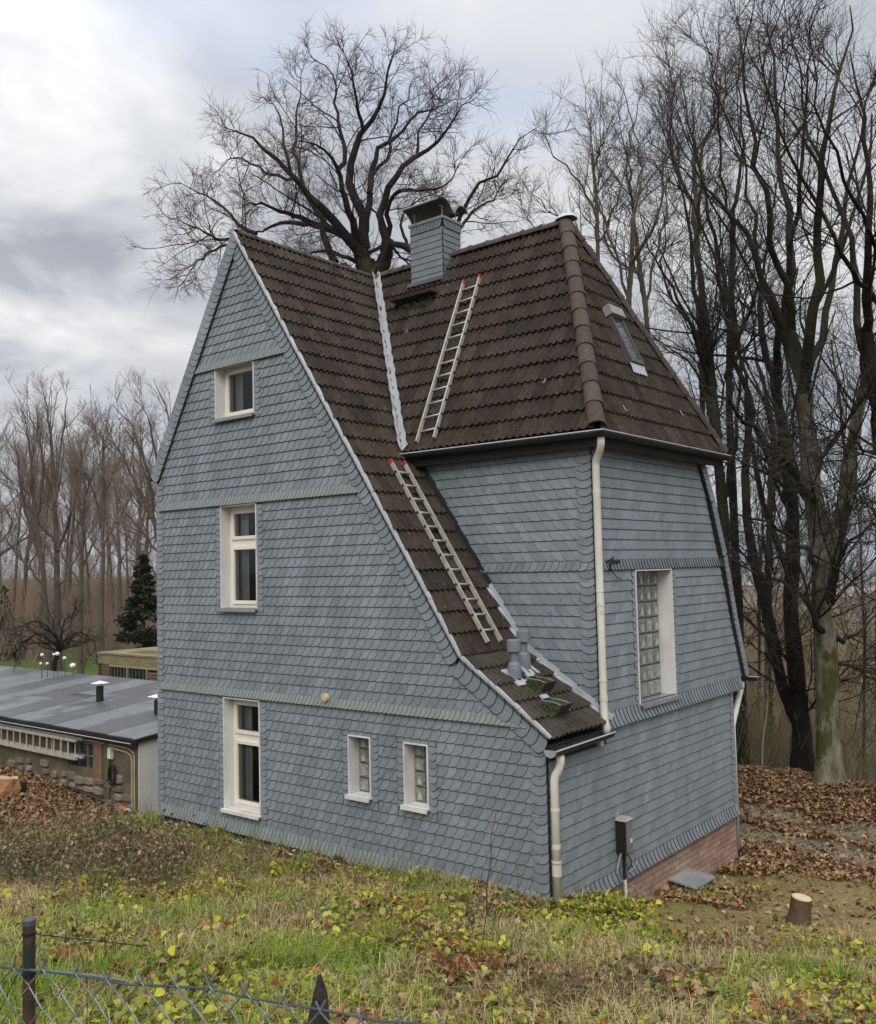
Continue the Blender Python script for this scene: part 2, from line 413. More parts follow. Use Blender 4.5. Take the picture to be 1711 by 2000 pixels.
def stack(parent, P0, P1, side, N, width, step, offset, depth=0.055, mi=0, slant=0.0, phase=0.0):
    """A column of slates laid along P0->P1 (upwards), lower edges rounded; side = unit vector across."""
    P0, P1 = np.array(P0, float), np.array(P1, float); L_ = np.linalg.norm(P1-P0); T = (P1-P0)/L_
    n = max(1, int(round(L_/step))); st = L_/n
    poly = [(0, st*1.7), (0, depth*0.55)]
    for k in range(0, 9):
        a = math.pi*k/8
        poly.append((width*(0.5-0.5*math.cos(a)), depth*(1-math.sin(a)*1.0)+slant*(0.5-0.5*math.cos(a))))
    poly += [(width, depth*0.55+slant), (width, st*1.7)]
    pl = [poly[0]]+poly[2:-2]+[poly[-1]]
    cr = np.cross(side, T)
    flip = np.dot(cr, N) < 0
    if flip: pl = pl[::-1]
    for k in range(n):
        off = lambda a, b, s=st, of=offset: of+0.016*(1-b/(1.7*s))
        q = pl if k < n-1 else [(a, min(b, st*1.02)) for a, b in pl]
        add_slate(P0+T*(k*st+phase*st), side, T, N, q, off, parent, ('st', round(width, 3), round(st, 4), flip, depth, offset) if k < n-1 else None, mi)
H, WS = 0.1343, 0.135
holeA = [(w[0]-0.02, w[1]+0.02, w[2]-0.05, w[3]+0.01) for w in WIN_A]
colA = []
for w in WIN_A:
    colA += [(w[0]-0.125, w[1]+0.135, w[2]-0.03, w[3]+0.0)]
bands = [(1.887, 2.0), (4.687, 4.809), (6.754, 6.879)]
def rows_between(a, b):
    n = max(1, int(round((b-a)/H))); return [a+(b-a)*i/n for i in range(n)]
rowsA = rows_between(0.10, 1.887)+rows_between(2.0, 4.687)+rows_between(4.809, 6.754)+rows_between(6.879, 8.6)
c1 = M1/math.hypot(M1, 1); 
def clipA(z):
    l = 1/math.hypot(1, M1)
    cl = []
    ins = 0.10                               # the verge slates cover the cut ends
    if z > KZ: cl.append((M1*l, l, (M1*KX+KZ)*l-ins))
    else:
        lb = 1/math.hypot(1, M1B); cl.append((M1B*lb, lb, (M1B*KX+KZ)*lb-ins))
    if z < 1.74: cl.append((1, 0, -0.06))
    cl.append((-1, 0, -(XL+0.10)))
    ll = 1/math.hypot(1, MLEFT); cl.append((-MLEFT*ll, ll, (-MLEFT*(APX-0.05)+APZ)*ll-0.1))
    return cl
field(wallA, np.zeros(3), A_U, A_V, A_N, rowsA, lambda z: (gable_left(z), min(gable_right(z), 0.0)), WS, H,
      clips=clipA, holes=[(a, b, c, d) for (a, b, c, d) in colA])
# bands: narrow slates laid flatter, kicked out over a batten
def band(parent, o, U, V, N, z0, z1, u0, u1, w=0.075, kick=0.035, clips=()):
    h = z1-z0; P = slate_poly(w, h, False, 4); P = [(a, min(b, h*1.15)) for a, b in P]
    u = u0; k = 0
    while u < u1:
        off = lambda a, b: 0.016+kick*(1-b/(1.15*h))+0.006*((a/w+0.62)/1.62)
        p = [(u+a, z0+b) for a, b in P]
        p0 = area2(p)
        for c in clips: p = clip2(p, *c)
        p = clip2(clip2(p, -1, 0, -u0), 1, 0, u1)
        if len(p) > 2 and area2(p) > 1e-4:
            add_slate(o+U*u+V*z0, U, V, N, [(a-u, b-z0) for a, b in p], off, parent, ('band', round(h, 3), w) if abs(area2(p)-p0) < 1e-7 else None, 2)
        u += w; k += 1
for (z0, z1) in bands:
    band(wallA, np.zeros(3), A_U, A_V, A_N, z0, z1, gable_left(z0)+0.09, gable_right(z0)-0.16)
band(wallA, np.zeros(3), A_U, A_V, A_N, -0.05, 0.11, XL+0.1, -0.1, kick=0.05)
# window side columns, corner columns, verges
for (l, r, b, t) in WIN_A:
    stack(wallA, (l-0.135, 0, b-0.06), (l-0.135, 0, t), A_U, A_N, 0.13, 0.085, 0.010)
    stack(wallA, (r+0.01, 0, b-0.06), (r+0.01, 0, t), A_U, A_N, 0.14, 0.085, 0.010)
stack(wallA, (XL-0.015, 0, -0.12), (XL-0.015, 0, 5.2), A_U, A_N, 0.19, 0.088, 0.012, depth=0.05)
stack(wallA, (-0.20, 0, -0.10), (-0.20, 0, 1.80), A_U, A_N, 0.215, 0.105, 0.012, depth=0.06)
def line_in(px_, pz_, qx, qz, d):     # inward unit normal (to the left/below) of a line in the gable plane
    t = np.array([qx-px_, 0, qz-pz_]); t /= np.linalg.norm(t); return t
Pk = np.array([KX, 0, KZ]); Pa = np.array([APX, 0, APZ]); Pe = np.array([KX+(KZ-1.80)/M1B, 0, 1.80])
def verge(parent, P, Q, N, width, step, off, inward, **kw):
    side = np.array(inward, float); T = (Q-P)/np.linalg.norm(Q-P)
    side = side-T*np.dot(side, T); side /= np.linalg.norm(side)
    stack(parent, P, Q, side, N, width, step, off, **kw)
verge(wallA, Pk-np.array([0, 0.02, 0]), Pa-np.array([0, 0.02, 0]), A_N, 0.225, 0.104, 0.014, (-1, 0, -0.5), depth=0.07)
verge(wallA, Pe-np.array([0, 0.02, 0]), Pk-np.array([0, 0.02, 0]), A_N, 0.245, 0.13, 0.014, (-0.6, 0, -1), depth=0.08)
# left verge: a boxed-out board covered in slates, standing clear of the wall
Lt = np.array([-7.36, 0, 5.25]); La = np.array([APX-0.05, 0, APZ+0.02])
LV = 0.042
T = (La-Lt)/np.linalg.norm(La-Lt); inn = np.array([T[2], 0, -T[0]])
mb = MB(); mb.obox(Lt+np.array([0, -LV, 0]), T*np.linalg.norm(La-Lt), inn*0.215, np.array([0, 0.2, 0]))
vb = mb.build('verge_board', DARKWOOD, house)
verge(vb, Lt-np.array([0, LV+0.002, 0]), La-np.array([0, LV+0.002, 0]), A_N, 0.23, 0.104, 0.006, inn, depth=0.06)
# wing front wall
bandT = (3.611, 3.737)
rowsT = rows_between(1.4, 3.611)+rows_between(3.737, 5.15)
oT = np.array([0, YT, 0.])
field(wallT, oT, A_U, A_V, A_N, rowsT, lambda z: (-3.3, -0.1), 0.150, 0.1343, mirror=True,
      clips=lambda z: [(1, 0, -0.08), (-1, 0, 3.4)], holes=[(-3.5, 0, bandT[0]+0.02, bandT[1])])
h = bandT[1]-bandT[0]; u = -3.0
while u < -0.12:
    P = [(a, min(b, h*1.1)) for a, b in slate_poly(0.105, h, False, 5)]
    add_slate(oT+A_U*u+A_V*bandT[0], A_U, A_V, A_N, P, lambda a, b: 0.012+0.018*(1-b/(1.1*h))+0.006*((a/0.105+0.62)/1.62), wallT, ('bt',), 0); u += 0.105
stack(wallT, (-0.215, YT, 1.5), (-0.215, YT, 5.12), A_U, A_N, 0.225, 0.10, 0.012, depth=0.06)
# side wall
holeB = [(WIN_B[0][0]-0.10, WIN_B[0][1]+0.11, WIN_B[0][2]-0.03, WIN_B[0][3]+0.0)]
bmz = (1.777, 1.883)
rowsB = rows_between(-0.02, 1.66)+rows_between(1.885, 3.611)+rows_between(3.737, 5.15)
def clipB(z):
    if z < 1.76: return [(1, 0, YB-0.06), (-1, 0, -0.02)]
    cl = [(-1, 0, -(YT+0.03))]
    for (y0, z0), (y1, z1) in zip(REAR, REAR[1:]):
        if z0 >= z >= z1 or (z > REAR[0][1] and (y0, z0) == REAR[0]):
            a, b = (z0-z1), (y1-y0); l = math.hypot(a, b)
            cl.append((a/l, b/l, (a*y0+b*z0)/l-0.02)); break
    return cl
field(wallB, np.zeros(3), B_U, B_V, B_N, rowsB, lambda z: (0.0 if z < 1.76 else YT, YB if z < 1.76 else rear_y(z)), 0.150, 0.1343, mirror=False,
      clips=clipB, holes=holeB)
def bandB(z0, z1, u0, u1, w, kick, mi=0):
    h = z1-z0; P = [(a, min(b, h*1.1)) for a, b in slate_poly(w, h, True, 5)]
    u = u0
    while u < u1:
        add_slate(B_U*u+B_V*z0, B_U, B_V, B_N, P, lambda a, b: 0.014+kick*(1-b/(1.1*h))+0.016*((1-a/w+0.62)/1.62), wallB, ('bb', round(h, 3), w, kick), mi); u += w
bandB(3.611, 3.737, YT+0.05, 4.93, 0.085, 0.02)
bandB(1.70, 1.883, YT+0.04, 5.50, 0.095, 0.06)
bandB(-0.155, 0.0, 0.0, YB-0.1, 0.10, 0.05)
for (l, r, b, t) in WIN_B:
    stack(wallB, (0, l-0.115, b-0.05), (0, l-0.115, t), B_U, B_N, 0.11, 0.085, 0.012)
    stack(wallB, (0, r+0.01, b-0.05), (0, r+0.01, t), B_U, B_N, 0.12, 0.085, 0.012)
stack(wallB, (0, YB-0.15, -0.15), (0, YB-0.15, 1.72), B_U, B_N, 0.16, 0.095, 0.012)
stack(wallB, (0, YT-0.03, 1.78), (0, YT-0.03, 5.1), B_U, B_N, 0.12, 0.10, 0.012)
mb = MB()
for (y0, z0), (y1, z1) in zip(REAR, REAR[1:]):
    P, Q = np.array([0.0, y0, z0]), np.array([0.0, y1, z1]); T = (Q-P)/np.linalg.norm(Q-P); sd = np.array([0, -T[2], T[1]])
    if sd[1] < 0: sd = -sd
    mb.obox(P+np.array([-0.10, 0, 0])+np.array([0.0, 0.005, 0]), T*np.linalg.norm(Q-P), np.array([0.155, 0, 0]), sd*0.15)
rv = mb.build('verge_board', SLATE_EDGE, house)
for (y0, z0), (y1, z1) in zip(REAR[::-1], REAR[-2::-1]):
    P, Q = np.array([0.057, y0, z0]), np.array([0.057, y1, z1]); T = (Q-P)/np.linalg.norm(Q-P); sd = np.array([0, T[2], -T[1]])
    stack(rv, P, Q, sd, B_N, 0.165, 0.095, 0.004, depth=0.05)
# ---- write the slates: the 300 that show largest are objects, the rest one mesh per wall
def inset(poly, d):
    n = len(poly); out = []
    for i in range(n):
        p0, p, p1 = poly[i-1], poly[i], poly[(i+1) % n]
        e0 = (p[0]-p0[0], p[1]-p0[1]); e1 = (p1[0]-p[0], p1[1]-p[1])
        l0 = math.hypot(*e0) or 1e-9; l1 = math.hypot(*e1) or 1e-9
        n0 = (-e0[1]/l0, e0[0]/l0); n1 = (-e1[1]/l1, e1[0]/l1)
        bx, by = n0[0]+n1[0], n0[1]+n1[1]; q = bx*bx+by*by
        k = 2*d/max(q, 0.6)
        out.append((p[0]+bx*k, p[1]+by*k))
    return out
def slate_mesh(poly, off, origin=None, mbx=None, fr=None, mi=0, th=0.013, bev=0.0065):
    """A slate with a dressed (chipped, darker) bevel round its face, its dark colour also painting in joint shadow."""
    n = len(poly); pin = inset(poly, bev)
    if sum(poly[i][0]*poly[(i+1) % n][1]-poly[(i+1) % n][0]*poly[i][1] for i in range(n)) < 0: pin = inset(poly, -bev)
    if area2(pin) > area2(poly) or area2(pin) < 0.35*area2(poly): pin = [(sum(p[0] for p in poly)/n*0.1+p[0]*0.9, sum(p[1] for p in poly)/n*0.1+p[1]*0.9) for p in poly]
    f3 = (lambda a, b, c: (a, b, c)) if fr is None else (lambda a, b, c: fr[0]+fr[1]*a+fr[2]*b+fr[3]*c)
    top = [f3(a, b, off(a, b)) for a, b in pin]; mid = [f3(a, b, off(a, b)-0.0045) for a, b in poly]; bot = [f3(a, b, off(a, b)-th) for a, b in poly]
    fs = [tuple(range(n))]; fm = [mi]
    for i in range(n):
        j = (i+1) % n
        fs.append((i, n+i, n+j, j)); fm.append(1)
        fs.append((n+i, 2*n+i, 2*n+j, n+j)); fm.append(1)
    o0 = len(mbx.v); mbx.v.extend([tuple(map(float, p)) for p in top+mid+bot])
    for f, m_ in zip(fs, fm): mbx.f.append([o0+i for i in f]); mbx.m.append(m_)
def screen_size(pts):
    q = project(np.array(pts)); x, y = q[:, 0], q[:, 1]
    return 0.5*abs(np.dot(x, np.roll(y, 1))-np.dot(y, np.roll(x, 1)))
for s in SL:
    s['px'] = screen_size([s['o']+s['U']*a+s['V']*b for a, b in s['poly']])
cand = sorted([s for s in SL if s['key'] is not None and s['o'][2] > -0.02], key=lambda s: -s['px'])[:300]
shared = {}; single = set(id(s) for s in cand)
for s in cand:
    k = (s['key'], s['mi'])
    if k not in shared:
        b_ = MB(); slate_mesh(s['poly'], s['off'], mbx=b_, mi=s['mi']); shared[k] = b_.mesh('slate', [SLATE, SLATE_EDGE, SLATE_BAND])
    ob = link('slate', shared[k], s['parent'])
    m4 = Matrix.Identity(4)
    for i in range(3): m4[i][0], m4[i][1], m4[i][2], m4[i][3] = s['U'][i], s['V'][i], s['N'][i], s['o'][i]
    ob.matrix_local = m4
rest = {}
for s in SL:
    if id(s) in single: continue
    slate_mesh(s['poly'], s['off'], mbx=rest.setdefault(s['parent'].name, (MB(), s['parent']))[0], fr=(s['o'], s['U'], s['V'], s['N']), mi=s['mi'])
for nm, (b_, par) in rest.items():
    b_.build('slates', [SLATE, SLATE_EDGE, SLATE_BAND], par, kind='stuff')

# ---- windows
def plain_window(l, r, b, t, dp=0.185, transom=0.36, label=None):
    w = MB(); wd = 0.012
    x0, x1, z0, z1 = l, r, b, t; y = dp
    # reveal boards (white) as a four-sided lining that ends 8 mm proud of the slates
    f = -0.032
    w.box((x0-0.016, f, z0), (x0, y, z1)); w.box((x1, f, z0), (x1+0.016, y, z1)); w.box((x0-0.016, f, z1), (x1+0.016, y, z1+0.016))
    win = w.build('window', WHITE, house, label=label)
    sb = MB(); sb.obox((x0-0.03, -0.075, z0-0.025), (x1-x0+0.06, 0, 0), (0, y+0.075, 0.0), (0, 0, 0.022)); sb.box((x0-0.03, -0.085, z0-0.05), (x1+0.03, -0.072, z0-0.002))
    sb.build('sill', SILL if transom is None or z0 > 3 else WHITE, win)
    fr = MB(); fw = 0.055; ya, yb = y-0.035, y+0.04
    def rect_frame(xa, xb, za, zb, w_, ya, yb):
        fr.box((xa, ya, za), (xa+w_, yb, zb)); fr.box((xb-w_, ya, za), (xb, yb, zb))
        fr.box((xa+w_, ya, za), (xb-w_, yb, za+w_)); fr.box((xa+w_, ya, zb-w_), (xb-w_, yb, zb))
    rect_frame(x0, x1, z0, z1, fw, ya, yb)
    panes = []
    if transom:
        zt = z1-(z1-z0)*transom
        fr.box((x0+fw, ya-0.002, zt-0.05), (x1-fw, yb, zt+0.05))
        for (za, zb) in ((z0+fw, zt-0.05), (zt+0.05, z1-fw)):
            rect_frame(x0+fw, x1-fw, za, zb, 0.05, ya-0.025, yb-0.01); panes.append((x0+fw+0.05, x1-fw-0.05, za+0.05, zb-0.05))
    else:
        rect_frame(x0+fw, x1-fw, z0+fw, z1-fw, 0.055, ya-0.025, yb-0.01); panes.append((x0+fw+0.055, x1-fw-0.055, z0+fw+0.055, z1-fw-0.055))
    fr.build('window_frame', FRAME, win)
    for (xa, xb, za, zb) in panes:
        MB().quad((xa, y-0.03, za), (xb, y-0.03, za), (xb, y-0.03, zb), (xa, y-0.03, zb)).build('pane', GLASS, win)
    rm = MB(); e = 0.45                    # dim room behind the glass
    rm.quad((x0-e, y+1.6, z0-0.3), (x1+e, y+1.6, z0-0.3), (x1+e, y+1.6, z1+0.3), (x0-e, y+1.6, z1+0.3))
    for (p, q) in (((x0-e, z0-0.3), (x1+e, z0-0.3)), ((x1+e, z0-0.3), (x1+e, z1+0.3)), ((x1+e, z1+0.3), (x0-e, z1+0.3)), ((x0-e, z1+0.3), (x0-e, z0-0.3))):
        rm.quad((p[0], y+0.06, p[1]), (q[0], y+0.06, q[1]), (q[0], y+1.6, q[1]), (p[0], y+1.6, p[1]))
    rm.build('room', ROOM, win)
    cu = MB()
    for k in range(6):
        xa = x0+0.02+k*0.04
        cu.quad((xa, y+0.10+0.015*(k % 2), z0), (xa+0.04, y+0.10+0.015*((k+1) % 2), z0), (xa+0.04, y+0.10+0.015*((k+1) % 2), z1), (xa, y+0.10+0.015*(k % 2), z1))
    cu.build('curtain', CURTAIN, win)
plain_window(*WIN_A[0], transom=0.36, label='tall window with transom at ground level')
plain_window(*WIN_A[1], transom=0.36, label='tall window with transom on the upper floor')
plain_window(*WIN_A[2], transom=None, label='small square window up in the gable')
def block_unit(mbx, o, U, V, N, w_, h_):
    """One glass block: bevelled face with a raised figure of steps, as the pressed glass shows."""
    d = 0.03
    mbx.obox(o, U*w_, V*h_, N*0.012)
    a, b = 0.10, 0.10
    mbx.obox(o+U*w_*a+V*h_*b+N*0.0121, U*w_*(1-2*a), V*h_*(1-2*b), N*0.006)
    mbx.obox(o+U*w_*0.34+V*h_*0.12+N*0.0182, U*w_*0.40, V*h_*0.36, N*0.010, 1)
    mbx.obox(o+U*w_*0.44+V*h_*0.481+N*0.0182, U*w_*0.20, V*h_*0.17, N*0.010, 1)
def block_window(o, U, V, N, l, r, b, t, dp, nc, nr, label=None, silly=0.06):
    w = MB(); o = np.zeros(3)
    def bx(u0, u1, n0, n1, v0, v1, mbx): mbx.obox(o+U*u0+V*v0+N*n0, U*(u1-u0), V*(v1-v0), N*(n1-n0))
    bx(l-0.016, l, -dp, 0.034, b, t, w); bx(r, r+0.016, -dp, 0.034, b, t, w); bx(l-0.016, r+0.016, -dp, 0.034, t, t+0.016, w)
    win = w.build('window', WHITE, house, label=label)
    sb = MB(); bx(l-0.03, r+0.03, -dp, 0.08, b-0.025, b-0.003, sb); bx(l-0.03, r+0.03, 0.078, 0.09, b-0.055, b-0.003, sb)
    sb.build('sill', WHITE if nc < 3 else SILL, win)
    mo = MB(); bx(l, r, -dp-0.05, -dp+0.004, b, t, mo); mo.build('mortar', MORTAR, win)
    cw, ch = (r-l)/nc, (t-b)/nr
    b0 = MB(); block_unit(b0, np.zeros(3), U, V, N, cw-0.02, ch-0.022); me = b0.mesh('glass_block', [BLOCK, BLOCK_CORE])
    for i in range(nc):
        for j in range(nr):
            ob = link('glass_block', me, win); ob.location = tuple(U*(l+i*cw+0.01)+V*(b+j*ch+0.011)-N*(dp-0.005))
block_window(None, A_U, A_V, A_N, *WIN_A[3], 0.17, 2, 4, label='narrow glass block window')
block_window(None, A_U, A_V, A_N, *WIN_A[4], 0.17, 2, 4, label='narrow glass block window')
block_window(None, B_U, B_V, B_N, *WIN_B[0], 0.20, 5, 8, label='tall glass block window in a white recess')
# round cream vent cover on the slate band
mb = MB()
for rr, y0, y1 in ((0.055, -0.075, -0.03), (0.038, -0.084, -0.0751)):
    mb.prism([(-3.395+rr*math.cos(2*math.pi*k/16), y1, 2.015+rr*math.sin(2*math.pi*k/16)) for k in range(16)], (0, y0-y1, 0))
mb.build('vent_cover', CREAM, house)

# ---- brick plinth under the side wall
mb = MB(); mb.box((-0.16, 0.0, -1.3), (-0.02, YB-0.03, -0.155)); pl_ = mb.build('plinth', MORTAR, house)
BR_AT = []
# ---- roof: underlay planes, then tiles one by one
def unit(v): v = np.array(v, float); return v/np.linalg.norm(v)
class Slope:
    def __init__(s, o, a, up): s.o = np.array(o, float); s.a = unit(a); s.s = unit(up); s.n = np.cross(s.a, s.s)
    def P(s, a, b, n=0): return s.o+s.a*a+s.s*b+s.n*n
    def ab(s, P): d = np.array(P, float)-s.o; return float(d@s.a), float(d@s.s)
    def mat(s, a, b):
        m4 = Matrix.Identity(4); p = s.P(a, b)
        for i in range(3): m4[i][0], m4[i][1], m4[i][2], m4[i][3] = s.a[i], s.s[i], s.n[i], p[i]
        return m4
R1 = Slope((KX, 0, KZ), (0, 1, 0), (-1, 0, M1))
R1B = Slope((0.10, 0, KZ+(KX-0.10)*M1B), (0, 1, 0), (-1, 0, M1B))
R2 = Slope((0, YE2, ZE2), (1, 0, 0), (0, 1, M2))
R3 = Slope((0.2, 0, 5.29), (0, 1, 0), (-1, 0, M3))
XV = APX+(APZ-ZE2)/M1        # foot of the valley
VT, VB = np.array([APX, YR, APZ]), np.array([XV, YE2, ZE2])
HT = np.array([XR, YR, APZ]); HF = np.array([0.2, YE2, 5.29]); HR = np.array([0.2, 4.74, 5.29])
D_ = 0.03
def P3(p, n): return np.array(p, float)-n*D_
ur = MB()
ur.add([P3((APX, -0.06, APZ), R1.n), P3((KX, -0.06, KZ), R1.n), P3((KX, YT, KZ), R1.n), P3((XV, YT, ZE2), R1.n), P3(VT, R1.n)], [(0, 1, 2, 3, 4)])
ur.add([P3(R1B.P(-0.06, 0.02), R1B.n), P3(R1B.P(YT, 0.02), R1B.n), P3((KX, YT, KZ), R1B.n), P3((KX, -0.06, KZ), R1B.n)], [(0, 1, 2, 3)])
ur.add([P3(VB, R2.n), P3(HF, R2.n), P3(HT, R2.n), P3(VT, R2.n)], [(0, 1, 2, 3)])
ur.add([P3(HF, R3.n), P3(HR, R3.n), P3(HT, R3.n)], [(0, 1, 2)])
ur.add([HT, HR, (APX, 4.87, 5.29), VT], [(0, 1, 2, 3)])                     # rear slope, out of sight
ur.add([(APX-0.05, -0.06, APZ), VT, (APX-0.05, 9, APZ), (-7.36, 9, 5.2), (-7.36, -0.06, 5.2)], [(0, 1, 2, 3, 4)])
ur.add([(0.05, 4.3, 5.2), (0.05, 5.7, 1.86), (XL, 5.7, 1.86), (XL, 4.3, 5.2)], [(0, 1, 2, 3)])
roof = ur.build('roof', DARKWOOD, house, label='steep roof of brown concrete tiles')
TW, TL, TX = 0.214, 0.306, 0.365
def tile_mesh():
    mb = MB(); na = 16; prof = []
    for i in range(na+1):
        t = i/na*2; f = t % 1.0 if i < na else 1.0
        hmp = math.exp(-((f-0.5)/0.23)**2)
        prof.append(0.004+0.042*hmp)
    cols = [(-0.003+i/na*(TW+0.004), p) for i, p in enumerate(prof)]
    def tl(b): return 0.042*(1-b/TX)
    top0 = [(a, 0, p+tl(0)) for a, p in cols]; top1 = [(a, TX, p+tl(TX)) for a, p in cols]
    low0 = [(a, 0.004, p+tl(0)-0.034) for a, p in cols]
    n = na+1
    mb.add(top0+top1+low0, [(i, i+1, n+i+1, n+i) for i in range(na)]+[(2*n+i, 2*n+i+1, i+1, i) for i in range(na)])
    return mb.mesh('tile', [TILE])
TILE_ME = tile_mesh()
TILE_ME2 = TILE_ME.copy(); TILE_ME2.materials.clear(); TILE_ME2.materials.append(TILE_LOW)
tiles = []       # (slope, a, b, clip planes or None, mesh)
def clip_mesh(me, planes):
    bm = bmesh.new(); bm.from_mesh(me)
    for co, no in planes:
        bmesh.ops.bisect_plane(bm, geom=bm.verts[:]+bm.edges[:]+bm.faces[:], plane_co=co, plane_no=no, clear_outer=True, dist=1e-6)
    m2 = bpy.data.meshes.new('tile'); bm.to_mesh(m2); bm.free(); return m2
def lay(sl, a0, a1, b0, nrows, rules, me):
    """rules(b) -> half-planes (p, q, c) in slope coordinates: keep p*a+q*b<=c."""
    for r in range(nrows):
        b = b0+r*TL
        a = a0
        while a < a1:
            cs = [(a, b), (a+TW, b), (a, b+TX), (a+TW, b+TX)]; cut = []; drop = False
            for (p, q, c) in rules(b):
                dv = [p*x+q*y-c for x, y in cs]
                if min(dv) >= -0.012: drop = True; break
                if max(dv) > 0.004: cut.append((p, q, c))
            if not drop: tiles.append((sl, a, b, cut, me))
            a += TW
def halfplane(sl, P, Q, keep, inset=0.0):
    (a0, b0), (a1, b1), (ak, bk) = sl.ab(P), sl.ab(Q), sl.ab(keep)
    p, q = b1-b0, -(a1-a0); l = math.hypot(p, q); p, q = p/l, q/l; c = p*a0+q*b0
    if p*ak+q*bk > c: p, q, c = -p, -q, -c
    return (p, q, c-inset)
L1 = R1.ab((APX, 0, APZ))[1]
hv1 = halfplane(R1, VT, VB, (APX+0.5, 0.3, APZ), 0.05)
zrow = lambda b: KZ+b*R1.s[2]
lay(R1, -0.07, 3.3, 0.0, int(L1/TL)+1, lambda b: ([(0, 1, L1-0.03)]+([hv1] if zrow(b) > 5.2 else [(1, 0, YT-0.02)])), TILE_ME)
LB = R1B.ab((KX, 0, KZ))[1]
lay(R1B, -0.07, YT, -0.03, int(LB/TL)+1, lambda b: [(0, 1, LB+0.02), (1, 0, YT-0.02)], TILE_ME2)
L2 = R2.ab(VT)[1]
hv2 = halfplane(R2, VT, VB, (-1.5, 2, 7), 0.05); hh2 = halfplane(R2, HT, HF, (-2, 2, 7))
a_start = R2.ab(VB)[0]-2.5
lay(R2, a_start, 0.4, -0.02, int(L2/TL)+1, lambda b: [(0, 1, L2-0.03), hv2, hh2], TILE_ME)
hf3 = halfplane(R3, HT, HF, (-0.5, YR, 7)); hr3 = halfplane(R3, HT, HR, (-0.5, YR, 7))
L3 = R3.ab(HT)[1]
lay(R3, YE2-0.2, 5.1, -0.02, int(L3/TL)+1, lambda b: [hf3, hr3], TILE_ME)
def tsize(t):
    sl, a, b = t[:3]
    return screen_size([sl.P(a, b), sl.P(a+TW, b), sl.P(a+TW, b+TL), sl.P(a, b+TL)])
tiles.sort(key=lambda t: -tsize(t)*(1 if not t[3] else 0.4))
rest_t = {}
for i, (sl, a, b, cut, me) in enumerate(tiles):
    m_ = me
    if cut:
        m_ = clip_mesh(me, [((p*(c-p*a-q*b), q*(c-p*a-q*b), 0), (p, q, 0)) for (p, q, c) in cut])
        if not len(m_.polygons): continue
    jr = sl.mat(a, b+rng.uniform(-0.004, 0.004)); jr = jr @ Matrix.Rotation(rng.uniform(-0.006, 0.006), 4, 'Z') @ Matrix.Translation((0, 0, rng.uniform(-0.003, 0.003)))
    if i < 300:
        ob = link('tile', m_, roof); ob.matrix_local = jr
    else:
        bmx = rest_t.setdefault(me.name, (bmesh.new(), me))[0]
        mm = m_.copy(); mm.transform(jr); bmx.from_mesh(mm); bpy.data.meshes.remove(mm)
for nm, (bmx, me) in rest_t.items():
    m2 = bpy.data.meshes.new('tiles'); bmx.to_mesh(m2); bmx.free(); m2.materials.append(me.materials[0]); link('tiles', m2, roof, kind='stuff')
# ridge and hip tiles: overlapping half rounds
def ridge_run(P, Q, up, r=0.115, step=0.34, taper=0.018, skip0=0.0):
    P, Q = np.array(P, float), np.array(Q, float); L_ = np.linalg.norm(Q-P); T = (Q-P)/L_
    up = unit(up-T*np.dot(up, T)); sd = np.cross(T, up)
    n = int(round(L_/step)); st = L_/n; me = None
    mb = MB(); vs = []; k_ = 9; ln = st+0.055
    for (b, rr) in ((0, r+taper), (0.03, r+taper), (0.031, r+taper*0.45), (ln, r), ):
        for k in range(k_):
            a = math.pi*(k/(k_-1))*1.04-0.02*math.pi
            vs.append((rr*math.cos(a), b, rr*math.sin(a)*0.92))
    fs = [(i*k_+k, i*k_+k+1, (i+1)*k_+k+1, (i+1)*k_+k) for i in range(3) for k in range(k_-1)]
    for k in range(k_): vs.append((vs[k][0]*0.80, 0.0, vs[k][2]*0.80))
    fs += [(k, 4*k_+k, 4*k_+k+1, k+1) for k in range(k_-1)]
    mb.add(vs, fs); me = mb.mesh('ridge_tile', RIDGE, smooth=False)
    for k in range(n):
        o = P+T*(k*st); m4 = Matrix.Identity(4)
        for i in range(3): m4[i][0], m4[i][1], m4[i][2], m4[i][3] = sd[i], T[i], up[i], o[i]
        ob = link('ridge_tile', me, roof); ob.matrix_local = m4 @ Matrix.Rotation(rng.uniform(-0.02, 0.02), 4, 'Z')
hipn = unit(R2.n+R3.n)
ridge_run(HF+hipn*0.035+np.array([-0.03, 0.03, 0.02]), HT+hipn*0.035, hipn, r=0.104)
ridge_run((XR-0.05, YR, APZ+0.0), (-3.42, YR, APZ+0.0), np.array([0, 0, 1.0]), r=0.10)
ridge_run((-4.2, YR, APZ+0.0), (APX+0.1, YR, APZ+0.0), np.array([0, 0, 1.0]), r=0.10)
ridge_run((APX, 0.0, APZ+0.0), (APX, YR-0.05, APZ+0.0), np.array([0, 0, 1.0]), r=0.07)
hipr = unit(R3.n+unit((0, APZ-5.29, HR[1]-YR)))
ridge_run(HR+hipr*0.02, HT+hipr*0.02, hipr, r=0.10)
mb = MB()       # lead cap over the hip apex
for k in range(6):
    for j in range(10):
        pass
vs = []; fs = []
for i in range(5):
    for j in range(12):
        a = math.pi*2*j/12; e = i/4*1.15
        wob = 1+0.06*math.sin(3*a+i)
        vs.append((XR+0.02+0.19*wob*math.sin(e)*math.cos(a), YR+0.17*wob*math.sin(e)*math.sin(a), APZ+0.02+0.15*math.cos(e)*wob))
fs = [(i*12+j, i*12+(j+1) % 12, (i+1)*12+(j+1) % 12, (i+1)*12+j) for i in range(4) for j in range(12)]
mb.add(vs, fs).build('ridge_cap', LEAD, roof, smooth=True)
